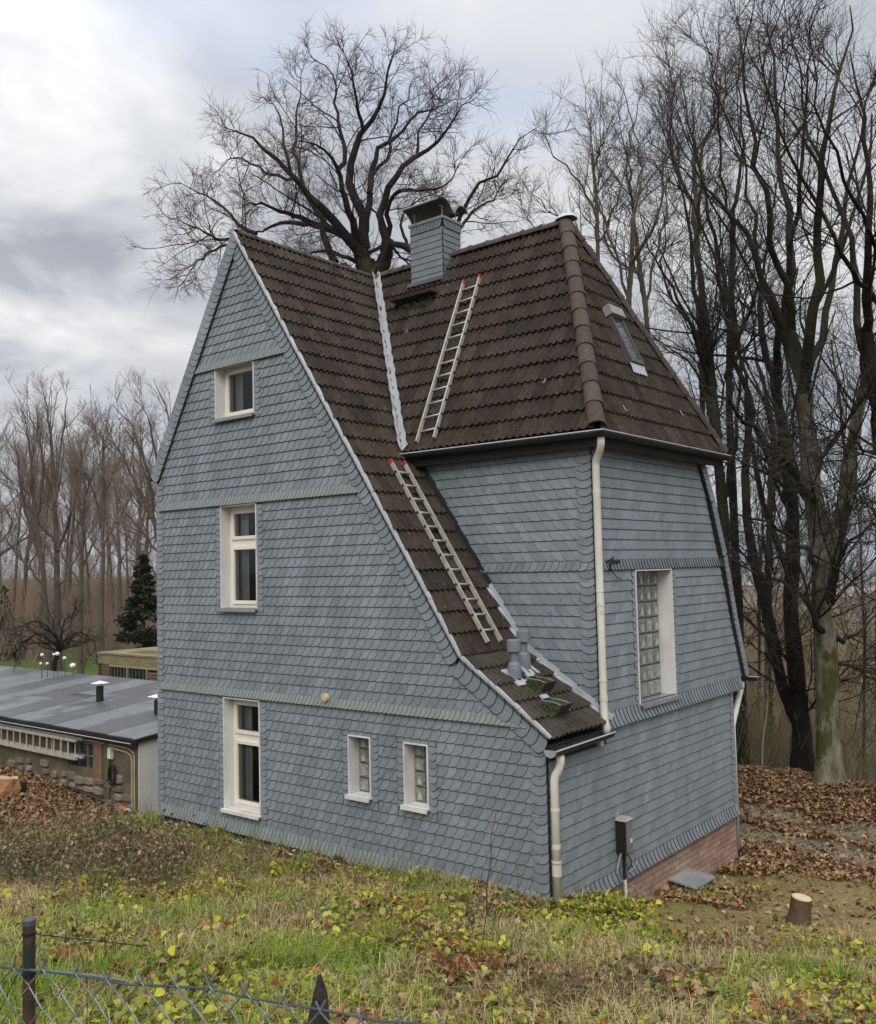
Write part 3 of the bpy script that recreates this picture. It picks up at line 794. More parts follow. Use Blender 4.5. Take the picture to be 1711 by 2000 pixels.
# valley: folded flashing in lengths
vd = unit(VT-VB); vl = np.linalg.norm(VT-VB)
e1 = unit(np.cross(R1.n, vd)); e1 = e1 if e1[0] < 0 or e1[1] < 0 else -e1
e2 = unit(np.cross(R2.n, vd)); e2 = e2 if e2[0] > 0 else -e2
if np.dot(e1, R2.n) < 0: e1 = -e1
if np.dot(e2, R1.n) < 0: e2 = -e2
nv = 5; segl = vl/nv; LEADC = mat('valley_metal', (0.47, 0.485, 0.49), (0.38, 0.395, 0.40), rough=0.5, metal=0.0, scale=3, c3=(0.28, 0.27, 0.24), s3=4, t3=0.62)
for k in range(nv):
    mb = MB(); n = 9; vs = []
    ct = np.cross(e1, e2); lift = unit(R1.n+R2.n)
    for i in range(n):
        b = k*segl-0.05+i/(n-1)*(segl+0.05)
        wb = 0.015*math.sin(b*21)+0.010*math.sin(b*47+1)
        c = VB+vd*b+lift*(0.030+0.010*(1-i/(n-1)))
        vs += [c+e1*(0.135+wb*0.7)+R1.n*0.085, c+lift*0.045, c+e2*(0.145-wb*0.7)+R2.n*0.085]
    fs = [(3*i+j, 3*i+j+1, 3*(i+1)+j+1, 3*(i+1)+j) for i in range(n-1) for j in range(2)]
    mb.add(vs, fs).build('valley_flashing', LEADC, roof)
# white metal verge strip along the gable edge, in lengths
def strip(P, Q, n_, nseg, name='verge_strip', w_=0.045):
    for k in range(nseg):
        A, B = P+(Q-P)*k/nseg, P+(Q-P)*(k+1)/nseg; t = unit(B-A)
        mb = MB(); mb.obox(A-np.array([0, 0.05+w_*0.0, 0])+n_*(0.012+0.004*(k % 2)), t*(np.linalg.norm(B-A)-0.006), np.array([0, w_, 0]), n_*0.032)
        mb.build(name, ZINC_L, roof)
strip(np.array([KX, -0.03, KZ]), np.array([APX, -0.03, APZ]), R1.n, 9)
strip(np.array([0.10, -0.03, KZ+(KX-0.10)*M1B]), np.array([KX, -0.03, KZ]), R1B.n, 3)
# flashing where the lean-to strip of roof meets the wing wall
for (sl, b0, b1, n_) in ((R1, 0.0, R1.ab((XV, 0, ZE2))[1], 10), (R1B, 0.0, LB, 5)):
    for k in range(n_):
        A = b0+(b1-b0)*k/n_; B = b0+(b1-b0)*(k+1)/n_
        mb = MB()
        mb.add([sl.P(YT-0.065, A-0.03, 0.070), sl.P(YT-0.03, A-0.03, 0.078), sl.P(YT-0.028, A-0.03, 0.15),
                sl.P(YT-0.065, B, 0.050), sl.P(YT-0.03, B, 0.058), sl.P(YT-0.028, B, 0.13)], [(0, 1, 4, 3), (1, 2, 5, 4)])
        mb.build('wall_flashing', LEAD if sl is R1B or k < 3 else ZINC, roof)
# ---- gutters
def half_gutter(pts, r, name, parent, drop=0.0, side=None):
    """Open half-round gutter along a polyline with a rolled front bead."""
    mb = MB(); pts = [np.array(p, float) for p in pts]; k_ = 9; rings = []
    for i, p in enumerate(pts):
        t0 = unit(pts[i]-pts[i-1]) if i else None; t1 = unit(pts[i+1]-pts[i]) if i < len(pts)-1 else None
        if t0 is None: o = np.cross(t1, [0, 0, 1.])
        elif t1 is None: o = np.cross(t0, [0, 0, 1.])
        else:
            o = np.cross(t0, [0, 0, 1.])+np.cross(t1, [0, 0, 1.]); o = unit(o)/max(0.5, np.dot(unit(o), np.cross(t0, [0, 0, 1.])))
        rings.append((p, o))
    vs = []
    for p, o in rings:
        for k in range(k_):
            a = math.pi*k/(k_-1); vs.append(p+o*r*math.cos(a)-np.array([0, 0, r*math.sin(a)]))
    fs = [(i*k_+k, (i+1)*k_+k, (i+1)*k_+k+1, i*k_+k+1) for i in range(len(pts)-1) for k in range(k_-1)]
    fs += [tuple(range(k_)), tuple(range((len(pts)-1)*k_+k_-1, (len(pts)-1)*k_-1, -1))]
    mb.add(vs, fs)
    g = mb.build(name, ZINC, parent)
    b2 = MB(); b2.tube([p+o*r for p, o in rings], 0.009, 6); b2.build('gutter_bead', ZINC_L, g)  # bead in paler zinc than the gutter: sky highlight painted into its colour
    b3 = MB()
    for i in range(len(pts)-1):       # joint sleeves
        L_ = np.linalg.norm(pts[i+1]-pts[i]); t = (pts[i+1]-pts[i])/L_; o = np.cross(t, [0, 0, 1.])
        for q in np.arange(0.5, L_, 0.9):
            c = pts[i]+t*q; vs = []
            for e in (0, 0.035):
                for k in range(k_):
                    a = math.pi*k/(k_-1); vs.append(c+t*e+o*(r+0.006)*math.cos(a)-np.array([0, 0, (r+0.006)*math.sin(a)]))
            b3.add(vs, [(k, k_+k, k_+k+1, k+1) for k in range(k_-1)])
    if b3.v: b3.build('gutter_bracket', ZINC, g)
    return g
half_gutter([(XV+0.05, YE2-0.045, ZE2-0.03), (0.265, YE2-0.045, ZE2-0.035), (0.265, 4.78, ZE2-0.05)], 0.07, 'gutter', house)
g_ = half_gutter([(0.155, -0.14, 1.70), (0.155, 1.16, 1.715)], 0.075, 'gutter', house)
MB().prism([(0.155+0.08*math.cos(math.pi*k/10), -0.143, 1.705-0.08*math.sin(math.pi*k/10)) for k in range(11)], (0, -0.012, 0)).build('gutter_cap', mat('gutter_cap', (0.33, 0.33, 0.31), (0.26, 0.26, 0.25), rough=0.5), g_)
mb = MB()      # boarded soffit and fascia under the eaves
mb.box((XV-0.2, YE2+0.03, 5.14), (0.0, YT-0.03, 5.22)); mb.box((0.03, YE2+0.05, 5.14), (0.19, 4.68, 5.22)); mb.box((-0.0, YE2+0.03, 5.14), (0.029, YT+0.02, 5.22))
mb.box((XV-0.1, YE2+0.025, 5.10), (0.2, YE2+0.05, 5.27)); mb.box((0.175, YE2+0.051, 5.10), (0.2, 4.70, 5.27))
mb.build('soffit', DARKWOOD, house)
mb = MB(); mb.box((0.02, 0.0, 1.56), (0.075, YT, 1.70)); mb.build('fascia', DARKWOOD, house)
# ---- downpipes
def downpipe(pts, r, collars, label):
    mb = MB(); mb.tube(pts, r, 12); d = mb.build('downpipe', PIPE, house, smooth=True, label=label)
    for c, h, rr in collars:
        MB().tube([c, (c[0], c[1], c[2]+h)], rr, 12).build('pipe_collar', PIPE, d, smooth=False)
    return d
downpipe([(0.235, YT-0.17, 5.20), (0.235, YT-0.17, 5.12), (0.20, YT-0.14, 5.05), (0.11, YT-0.075, 4.95), (0.095, YT-0.065, 4.88), (0.095, YT-0.065, 2.0), (0.10, YT-0.075, 1.93), (0.14, YT-0.10, 1.76), (0.145, YT-0.10, 1.70)], 0.046,
         [((0.095, YT-0.065, 2.07), 0.05, 0.050), ((0.095, YT-0.065, 3.2), 0.04, 0.050), ((0.095, YT-0.065, 3.36), 0.03, 0.050), ((0.095, YT-0.065, 4.55), 0.03, 0.050), ((0.095, YT-0.065, 2.30), 0.02, 0.052)], 'cream downpipe on the wing corner')
downpipe([(0.155, 0.05, 1.62), (0.155, 0.05, 1.54), (0.14, 0.045, 1.48), (0.10, 0.02, 1.40), (0.09, 0.015, 1.34), (0.09, 0.015, -0.1)], 0.046,
         [((0.09, 0.015, 1.02), 0.03, 0.051), ((0.09, 0.015, 0.62), 0.05, 0.049), ((0.09, 0.015, 0.33), 0.12, 0.052), ((0.09, 0.015, 0.47), 0.02, 0.054)], 'cream downpipe at the front corner')
downpipe([(-0.05, 5.80, 1.78), (-0.05, 5.78, 1.70), (-0.05, 5.42, 1.25), (-0.05, 5.36, 1.15), (-0.05, 5.36, -0.7)], 0.045, [], 'cream downpipe at the rear corner')
MB().tube([(0.0, 1.02, 1.60), (0.13, 1.02, 1.60)], 0.04, 10).build('pipe_stub', PIPE, house)
half_gutter([(0.2, 5.82, 1.86), (-7, 5.82, 1.86)], 0.06, 'gutter', house)
# ---- chimney
CX0, CX1, CY0, CY1, CZT = -4.145, -3.472, 2.78, 3.24, 9.33
mb = MB(); mb.box((CX0+0.01, CY0+0.01, 7.9), (CX1-0.01, CY1-0.01, CZT-0.01)); ch = mb.build('chimney', SLATE_EDGE, house)
SLATE_CH = mat('chimney_slate', (0.185, 0.21, 0.215), (0.16, 0.185, 0.19), rough=0.45, scale=12, bump=0.1, bscale=90, jitter=0.08)
def chim_face(o, U, N, width, z0):
    hh = 0.103; nrow = int((CZT-0.16-z0)/hh)+1; lens = [0.24, 0.225, 0.19, 0.21]
    for r in range(nrow+1):
        zb = CZT-0.16-hh*(r+1) if r < nrow else None
        if zb is None or zb < z0-0.05: continue
        u = -0.24*((r*0.33) % 1.0)
        while u < width:
            ua, ub = max(u, 0)+0.0015, min(u+0.24, width)-0.0015
            if ub-ua > 0.02:
                b_ = MB(); a0 = np.array(o)+U*ua+np.array([0, 0, zb]); V = np.array([0, 0, 1.])
                top = [a0+N*0.016, a0+U*(ub-ua)+N*0.016, a0+U*(ub-ua)+V*hh*1.08+N*0.005, a0+V*hh*1.08+N*0.005]
                bot = [p-N*0.009 for p in top]
                b_.add(top+bot, [(0, 1, 2, 3), (4, 5, 1, 0), (5, 6, 2, 1), (7, 4, 0, 3)]); b_.m = [0, 1, 1, 1]
                b_.build('slate', [SLATE_CH, SLATE_EDGE], ch)
            u += 0.24
    w = 0.075; k = 0          # arched top course
    while k*w < width-0.01:
        P = [(a, b) for a, b in slate_poly(w, 0.14, N[0] > 0.5, 4)]; P = [(min(max(a+k*w, 0), width), min(b, 0.15)) for a, b in P]
        b_ = MB(); slate_mesh(P, lambda a, b: 0.012+0.010*(1-b/0.15)+0.004*((a-k*w)/w if N[0] < 0.5 else 1-(a-k*w)/w), mbx=b_, fr=(np.array(o)+np.array([0, 0, CZT-0.165]), U, np.array([0, 0, 1.]), N))
        b_.build('slate', [SLATE_CH, SLATE_EDGE], ch); k += 1
chim_face((CX0, CY0, 0), np.array([1., 0, 0]), np.array([0, -1., 0]), CX1-CX0, 8.2)
chim_face((CX1, CY0, 0), np.array([0, 1., 0]), np.array([1., 0, 0]), CY1-CY0, 8.2)
a0, b0 = R2.ab((CX0-0.03, CY0, 8.3)); b0 = R2.ab((CX0, CY0, APZ-(YR-CY0)*M2))[1]; mb = MB()
mb.obox(R2.P(a0, b0-0.045, 0.092), R2.a*(CX1-CX0+0.06), R2.s*0.085, R2.n*0.006); mb.build('chimney_apron', mat('apron_lead', (0.05, 0.05, 0.05), rough=0.5, scale=8), ch)
mb = MB(); mb.box((CX0-0.03, CY0-0.03, CZT-0.02), (CX1+0.03, CY1+0.03, CZT+0.025)); mb.build('chimney_coping', SILL, ch)
COWL = mat('cowl_metal', (0.16, 0.15, 0.135), (0.11, 0.10, 0.09), rough=0.5, metal=0.3, scale=6)
half_ = [(-0.44, 0.185), (-0.40, 0.222), (-0.34, 0.25), (-0.27, 0.262), (-0.20, 0.25), (-0.13, 0.21), (-0.075, 0.15), (-0.03, 0.085)]
prof = [(p-0.04, q) for p, q in half_]+[(-0.04, 0.07)]+[(-p*0.82-0.04, q*0.98) for p, q in half_[::-1]]       # two curved wings meeting in a valley over the flue
cxm, cym = (CX0+CX1)/2, (CY0+CY1)/2
mb = MB(); n = len(prof)
A = [(CX0-0.10, cym+p, CZT+0.02+q) for p, q in prof]; B = [(CX1+0.10, cym+p, CZT+0.02+q) for p, q in prof]
A2 = [(x, y, z-0.014) for x, y, z in A]; B2 = [(x, y, z-0.014) for x, y, z in B]
mb.add(A+B+A2+B2, [(i, n+i, n+i+1, i+1) for i in range(n-1)]+[(2*n+i, 2*n+i+1, 3*n+i+1, 3*n+i) for i in range(n-1)]
       +[(i, i+1, 2*n+i+1, 2*n+i) for i in range(n-1)]+[(n+i, 3*n+i, 3*n+i+1, n+i+1) for i in range(n-1)]+[(0, 2*n, 3*n, n), (n-1, 2*n-1, 4*n-1, 3*n-1)])
cw = mb.build('chimney_cowl', COWL, ch)
for (x, y, zz) in ((CX1-0.04, CY0+0.05, 0.22), (CX1-0.04, CY1-0.06, 0.24), (CX0+0.05, CY0+0.05, 0.22), (CX0+0.05, CY1-0.06, 0.24)):
    MB().tube([(x, y, CZT+0.02), (x, y, CZT+zz)], 0.009, 6).build('cowl_rod', ZINC_L, cw)
MB().tube([(CX1-0.04, CY0-0.02, CZT+0.20), (CX1-0.04, CY1+0.02, CZT+0.20)], 0.012, 6).build('cowl_rod', ZINC_L, cw)
# ---- sweep's step below the chimney, skylight, vents, small step irons
a0, b0 = R2.ab((-4.29, 2.651, 8.057)); a1, _ = R2.ab((-3.405, 2.627, 8.015))
mb = MB(); mb.obox(R2.P(a0, b0-0.08, 0.05), R2.a*(a1-a0), R2.s*0.03+R2.n*0.03, R2.n*0.17-R2.s*0.09)
sp = mb.build('roof_step', mat('rusty_step', (0.055, 0.035, 0.026), rough=0.8, scale=20), roof, label='rusty step for the chimney sweep')
mb = MB(); rr = random.Random(3)
for k in range(60):
    a = a0+0.12+(a1-a0-0.2)*rr.random(); b = b0-0.30+0.22*rr.random()
    mb.tube([R2.P(a, b, 0.02), R2.P(a+rr.uniform(-.02, .02), b+0.03, 0.06+0.08*rr.random())], [0.035, 0.012], 5)
mb.build('moss', MOSS, sp)
a0, b1 = R3.ab((-0.66, 2.78, 7.16)); a1 = a0+0.36; b0 = R3.ab((-0.31, 2.5, 6.42))[1]
mb = MB()
def fr_bar(aa, ab, ba, bb, n0, n1, m_=mb): m_.obox(R3.P(aa, ba, n0), R3.a*(ab-aa), R3.s*(bb-ba), R3.n*(n1-n0))
fr_bar(a0, a0+0.035, b0, b1, 0.02, 0.12); fr_bar(a1-0.035, a1, b0, b1, 0.02, 0.12); fr_bar(a0+0.035, a1-0.035, b0, b0+0.07, 0.02, 0.118)
sk = mb.build('skylight', mat('skylight_frame', (0.12, 0.11, 0.10), rough=0.4, metal=0.3), roof, label='roof window in a metal frame')
mb = MB(); fr_bar(a0-0.02, a1+0.02, b1-0.05, b1+0.10, 0.05, 0.17, mb); mb.build('skylight_hood', mat('hood_metal', (0.36, 0.32, 0.31), rough=0.4, metal=0.2), sk)
MB().quad(R3.P(a0+0.035, b0+0.07, 0.10), R3.P(a1-0.035, b0+0.07, 0.10), R3.P(a1-0.035, b1-0.05, 0.10), R3.P(a0+0.035, b1-0.05, 0.10)).build('pane', mat('skylight_glass', (0.05, 0.06, 0.06), rough=0.04, spec=1.0), sk)
mb = MB(); n = 11; vs = []
for i in range(n):
    a = a0-0.03+(a1-a0+0.06)*i/(n-1); w = 0.02*(i % 2)
    vs += [R3.P(a, b0-0.01, 0.09), R3.P(a, b0-0.17+w, 0.075)]
mb.add(vs, [(2*i+1, 2*i+3, 2*i+2, 2*i) for i in range(n-1)]).build('skylight_apron', LEAD, sk)
def vent_pipe(y, b):
    P = R1B.P(y, b, 0.04); up = np.array([0, 0, 1.])
    mb = MB(); mb.obox(R1B.P(y-0.13, b-0.16, 0.055), R1B.a*0.26, R1B.s*0.30, R1B.n*0.012); v = mb.build('roof_vent', LEAD, roof, label='grey plastic vent pipe')
    MB().tube([P, P+up*0.10, P+up*0.16, P+up*0.19], [0.085, 0.085, 0.075, 0.05], 14).build('vent_base', VENTGREY, v)
    MB().tube([P+up*0.15, P+up*0.34], 0.048, 14).build('vent_stem', VENTGREY, v)
    MB().tube([P+up*0.31, P+up*0.312, P+up*0.44, P+up*0.45], [0.05, 0.085, 0.085, 0.075], 14).build('vent_cap', VENTGREY, v)
vent_pipe(*R1B.ab((-0.70, 0.42, 2.34))); vent_pipe(*R1B.ab((-0.82, 0.80, 2.42)))
def step_iron(y, b):
    mb = MB(); o = R1B.P(y, b, 0.06)
    mb.obox(o, R1B.a*0.24, R1B.s*0.016, R1B.n*0.15); s_ = mb.build('roof_step', mat('rusty_step', (0.055, 0.035, 0.026)), roof)
    m2 = MB()
    for yy in (0.02, 0.21): m2.tube([o+R1B.a*yy+R1B.n*0.14, o+R1B.a*yy+R1B.s*0.10+R1B.n*0.11, o+R1B.a*yy+R1B.s*0.26+R1B.n*0.02], 0.006, 5)
    m2.build('step_bracket', SILL, s_)
    m3 = MB(); r2 = random.Random(5)
    for k in range(40):
        p = o+R1B.a*r2.uniform(-0.06, 0.2)+R1B.s*r2.uniform(0.01, 0.2)
        m3.tube([p-R1B.n*0.03, p+R1B.n*r2.uniform(0.01, 0.07)], [0.03, 0.012], 5)
    m3.build('moss', MOSS, s_)
    m4 = MB(); m4.obox(o+R1B.a*0.07+R1B.s*0.27+R1B.n*0.01, R1B.a*0.14, R1B.s*0.06, R1B.n*0.02); m4.build('step_hook', ZINC_L, s_)
step_iron(*R1B.ab((-0.42, 0.52, 2.15))); step_iron(*R1B.ab((-0.10, 0.34, 1.94)))
for (sl, P) in ((R3, (0.05, 1.9, 5.62)), (R3, (-0.02, 3.75, 5.78)), (R2, (-0.75, 1.45, 6.02)), (R2, (-3.75, 2.25, 7.35))):
    a, b = sl.ab(P); MB().tube([sl.P(a, b+0.06, 0.07), sl.P(a, b-0.03, 0.08), sl.P(a, b-0.035, 0.12)], 0.008, 5).build('snow_hook', SILL, roof)
# ================================================================== THINGS ON AND BY THE HOUSE
def ladder(label, P0, P1, W, n_, nr, sides=True, width=0.33, flip=False, group=None, caps=True, depth=0.055):
    """Aluminium ladder: P0 bottom of one stile, P1 its top, W unit vector to the other stile, n_ away from what carries it."""
    P0, P1, W, n_ = (np.array(x, float) for x in (P0, P1, W, n_))
    t = thing('ladder', label, 'ladder', P0, group)
    T = unit(P1-P0); L_ = np.linalg.norm(P1-P0); W = unit(W-T*np.dot(W, T))
    for k in (0, 1):
        o = P0+W*(k*width)
        mb = MB(); mb.obox(o, T*L_, W*0.024, n_*depth) if np.dot(np.cross(T, W), n_) > 0 else mb.obox(o, W*0.024, T*L_, n_*depth)
        st = mb.build('stile', ALU, t)
        if caps:
            mb = MB(); q = o+T*(L_-0.04)-W*0.003-n_*0.003
            mb.obox(q, T*0.055, W*0.030, n_*(depth+0.006)) if np.dot(np.cross(T, W), n_) > 0 else mb.obox(q, W*0.030, T*0.055, n_*(depth+0.006))
            mb.build('end_cap', RED, st)
    for i in range(nr):
        c = P0+T*(0.17+(L_-0.36)*i/(nr-1))+n_*depth*0.5
        mb = MB(); mb.tube([c+W*0.012, c+W*(width+0.012)], 0.014, 8); r_ = mb.build('rung', ALU, t, smooth=True)
        for k in (-0.012, width+0.024): MB().tube([c+W*k, c+W*(k+0.012)], 0.017, 8).build('rung_end', BLACK, r_)
    return t
A, B = R2.ab((-2.600, 1.07, 5.378)), R2.ab((-2.905, 2.64, 8.038))
ladder('aluminium ladder lying on the wing roof beside the valley and chimney', R2.P(A[0], A[1], 0.075), R2.P(B[0], B[1], 0.075), R2.a, R2.n, 12, width=0.30)
A, B = R1.ab((-1.18, 0.463, 2.72)), R1.ab((-2.765, 0.526, 5.09))
ladder('aluminium ladder lying on the narrow strip of roof above the vent pipes', R1.P(A[0], A[1], 0.075), R1.P(B[0], B[1], 0.075), R1.a, R1.n, 12, width=0.27)
# utility box with its cables
t = thing('utility_box', 'small dark electric box with dangling cables on the slate side wall', 'electric box', (0.03, 1.45, 0.2))
mb = MB(); mb.box((0.035, 1.44, 0.21), (0.165, 1.61, 0.60)); bx = mb.build('case', BLACK, t)
mb = MB(); mb.box((0.166, 1.452, 0.22), (0.172, 1.60, 0.585)); mb.build('door', GREYBOX, bx)
mb = MB(); mb.box((0.173, 1.54, 0.33), (0.177, 1.585, 0.38)); mb.build('sticker', WHITE, bx)
mb = MB(); mb.add([(0.03, 1.43, 0.60), (0.18, 1.43, 0.60), (0.18, 1.62, 0.60), (0.03, 1.62, 0.60), (0.03, 1.46, 0.635), (0.15, 1.46, 0.63), (0.15, 1.59, 0.63), (0.03, 1.59, 0.635)],
        [(0, 1, 5, 4), (1, 2, 6, 5), (2, 3, 7, 6), (4, 5, 6, 7)]); mb.build('lid', mat('lid_beige', (0.36, 0.33, 0.27)), bx)
GREYCAB = mat('grey_cable', (0.30, 0.30, 0.28), rough=0.5)
MB().tube([(0.08, 1.54, 0.21), (0.075, 1.55, 0.0), (0.07, 1.56, -0.12)], 0.022, 8).build('conduit', BLACK, t)
MB().tube([(0.07, 1.56, -0.10), (0.07, 1.57, -0.25), (0.08, 1.54, -0.33), (0.09, 1.40, -0.36), (0.10, 1.1, -0.33), (0.10, 0.92, -0.27)], 0.022, 8).build('conduit', PIPE, t)
MB().tube([(0.09, 1.60, 0.22), (0.10, 1.72, 0.17), (0.11, 1.80, 0.06), (0.10, 1.76, -0.03), (0.09, 1.62, -0.05)], 0.009, 6).build('cable', GREYCAB, t)
MB().tube([(0.09, 1.58, 0.20), (0.11, 1.68, 0.06), (0.09, 1.60, -0.02), (0.08, 1.70, 0.0), (0.08, 1.75, -0.02)], 0.008, 6).build('cable', BLACK, t)
MB().tube([(0.09, 1.46, 0.22), (0.11, 1.38, 0.19), (0.11, 1.32, 0.08), (0.11, 1.30, 0.02)], 0.009, 6).build('cable', GREYCAB, t)
MB().tube([(0.12, 1.60, -0.18), (0.16, 1.80, -0.34), (0.20, 1.98, -0.5)], 0.011, 6).build('stick', GREYCAB, t)
# overhead cable anchored on the side wall
q0 = np.array([0.06, 1.52, 3.72]); q1 = dep(60, 1790, 1038)
t = thing('overhead_cable', 'thin overhead cable strung from a hook above the glass block window', 'cable', q0)
pts = [q0+(q1-q0)*k/24-np.array([0, 0, 1.3*4*(k/24)*(1-k/24)])*0.22 for k in range(25)]
MB().tube(pts, 0.007, 5).build('wire', BLACK, t)
ci = pts[0]+(pts[1]-pts[0])*0.02
d0 = unit(pts[1]-pts[0])
MB().tube([q0+d0*0.10, q0+d0*0.13, q0+d0*0.27, q0+d0*0.31], [0.010, 0.022, 0.022, 0.010], 8).build('strain_clamp', BLACK, t)
MB().tube([(0.0, 1.44, 3.70), (0.08, 1.46, 3.74), (0.09, 1.50, 3.77), (0.07, 1.53, 3.73), (0.04, 1.50, 3.66), (0.04, 1.50, 3.60)], 0.014, 6).build('hook', BLACK, t)
MB().tube([(0.05, 1.50, 3.70), (0.05, 1.53, 3.60), (0.06, 1.66, 3.52), (0.05, 1.78, 3.50)], 0.007, 5).build('drop_cable', BLACK, t)
# cellar hatch
t = thing('cellar_hatch', 'wet sloping metal hatch cover against the brick plinth', 'hatch', (0.1, 3.1, -0.7))
mb = MB(); mb.obox((0.0, 2.86, -0.50), (0.40, 0, -0.05), (0, 0.60, 0.0), (0.002, 0, 0.02)); mb.build('lid', mat('wet_sheet', (0.40, 0.42, 0.42), (0.26, 0.28, 0.28), rough=0.2, metal=0.3, scale=4), t)
mb = MB(); mb.box((0.0, 2.88, -0.95), (0.37, 3.44, -0.56)); mb.build('curb', mat('mossy_concrete', (0.10, 0.095, 0.06), (0.07, 0.075, 0.04), scale=12), t)
# ================================================================== GROUND
CP = np.array([(5.7,-8.78,2.15),(0.3,-6.2,1.15),(2.2,-4.5,1.05),(4.0,-2.7,0.85),(3.2,-7.5,1.66),(7,-5,1.55),(3.2,0.6,-0.06),(6,1.5,0.25),(10,-2,0.9),
 (-6,-3.1,-0.15),(-3,-4.0,0.45),(-0.6,-3,0.54),(1.4,-1.2,0.20),(-12,-8,0.5),(-7.2,-0.2,-0.26),(-5.4,-0.2,-0.20),(-3.6,-0.2,-0.17),(-1.8,-0.2,-0.08),(-0.3,-0.25,0.0),(0.25,-0.2,-0.05),(0.9,-0.3,-0.10),
 (0.2,0.6,-0.14),(0.2,1.5,-0.36),(0.2,2.6,-0.58),(0.2,3.5,-0.70),(0.2,5.2,-0.80),(2.05,1.85,-0.30),(1.5,3.5,-0.62),(3,4,-0.55),(1.8,5.86,-0.75),(-0.58,6.7,-0.80),(-0.95,7.6,-0.8),
 (1.27,7.95,-0.8),(5,6,-0.5),(-1.8,9.7,-0.52),(0.5,10.7,-0.72),(-0.2,10.3,-0.66),(4,10,-0.6),(-1,13,-1.5),(1,14,-2.0),(0,18,-3.4),(8,14,-2.2),(-10,1.2,-0.80),(-12.2,0.7,-0.58),(-14,0.75,-0.52),
 (-15.3,1.2,-0.50),(-12,-1,-0.55),(-9,-1,-0.5),(-20,-3,-0.8),(-20,5,-1.2),(-30,10,-1.4),(-30,-10,-0.6),(-3,9,-0.8),(-8,12,-1.1),(-20,18,-1.4),(12,6,-0.4),(-3.5,1.5,-0.3),(-6,3,-0.5)], float)
def _tps_fit():
    d = np.linalg.norm(CP[:, None, :2]-CP[None, :, :2], axis=2)
    K = np.where(d > 0, d**2*np.log(d+1e-12), 0)+0.02*np.eye(len(CP)); n = len(CP)
    Pm = np.hstack([np.ones((n, 1)), CP[:, :2]])
    A = np.block([[K, Pm], [Pm.T, np.zeros((3, 3))]])
    return np.linalg.solve(A, np.concatenate([CP[:, 2], np.zeros(3)]))
_TW = _tps_fit()
def sstep(a, b, x): t = np.clip((x-a)/(b-a), 0, 1); return t*t*(3-2*t)
def gz(x, y):
    x = np.asarray(x, float); y = np.asarray(y, float); sh = np.broadcast(x, y).shape
    x = np.broadcast_to(x, sh).ravel(); y = np.broadcast_to(y, sh).ravel()
    near = np.full(len(x), -1.0); r = np.hypot(x+2, y-2); m = r < 40
    d = np.sqrt((x[m][:, None]-CP[:, 0])**2+(y[m][:, None]-CP[:, 1])**2)
    near[m] = np.where(d > 0, d**2*np.log(d+1e-12), 0) @ _TW[:len(CP)]+_TW[-3]+_TW[-2]*x[m]+_TW[-1]*y[m]
    t = 0.85*x+0.53*y
    far = -1.4-75*(1-np.exp(-np.maximum(t-9, 0)/260.0))
    rr = np.hypot(x, y); az = np.arctan2(y, x)
    hills = sstep(2600, 5200, rr)*(80+22*np.sin(az*9+0.5)+10*np.sin(az*23+2)+5*np.sin(az*51))*sstep(-100, 600, t)
    far = far+hills+0.25*np.sin(x*0.31)*np.sin(y*0.27)
    w = sstep(17, 32, r)
    z = near*(1-w)+far*w
    z = z+(1-sstep(12, 20, r))*(0.045*np.sin(x*3.1+y*1.3)*np.sin(y*2.7-x*0.6)+0.022*np.sin(x*7.3-y*4.1)*np.sin(y*8.1+x))*sstep(0.0, 0.5, np.maximum(np.maximum(-y, x), y-5.2))
    return z.reshape(sh)
def g1(x, y): return float(gz(np.array([x]), np.array([y]))[0])
def ground_at(u, v, d0=2.0, d1=200.0):
    """Where a sight line meets the ground."""
    d = ray(u, v); lo = d0
    ts = np.concatenate([np.arange(d0, 30, 0.15), np.arange(30, d1, 1.5)])
    P = CAM+d*ts[:, None]; h = P[:, 2]-gz(P[:, 0], P[:, 1]); k = np.argmax(h < 0)
    t0, t1 = ts[max(k-1, 0)], ts[k]
    for _ in range(25):
        tm = (t0+t1)/2; p = CAM+d*tm
        if p[2] > g1(p[0], p[1]): t0 = tm
        else: t1 = tm
    return CAM+d*t1
RUT = [(ground_at(1441, 1580), ground_at(1711, 1624)), (ground_at(1441, 1622), ground_at(1711, 1680))]
def seg_d(x, y, a, b):
    ax, ay = a[:2]; bx, by = b[:2]; dx, dy = bx-ax, by-ay
    return np.abs((x-ax)*dy-(y-ay)*dx)/math.hypot(dx, dy)
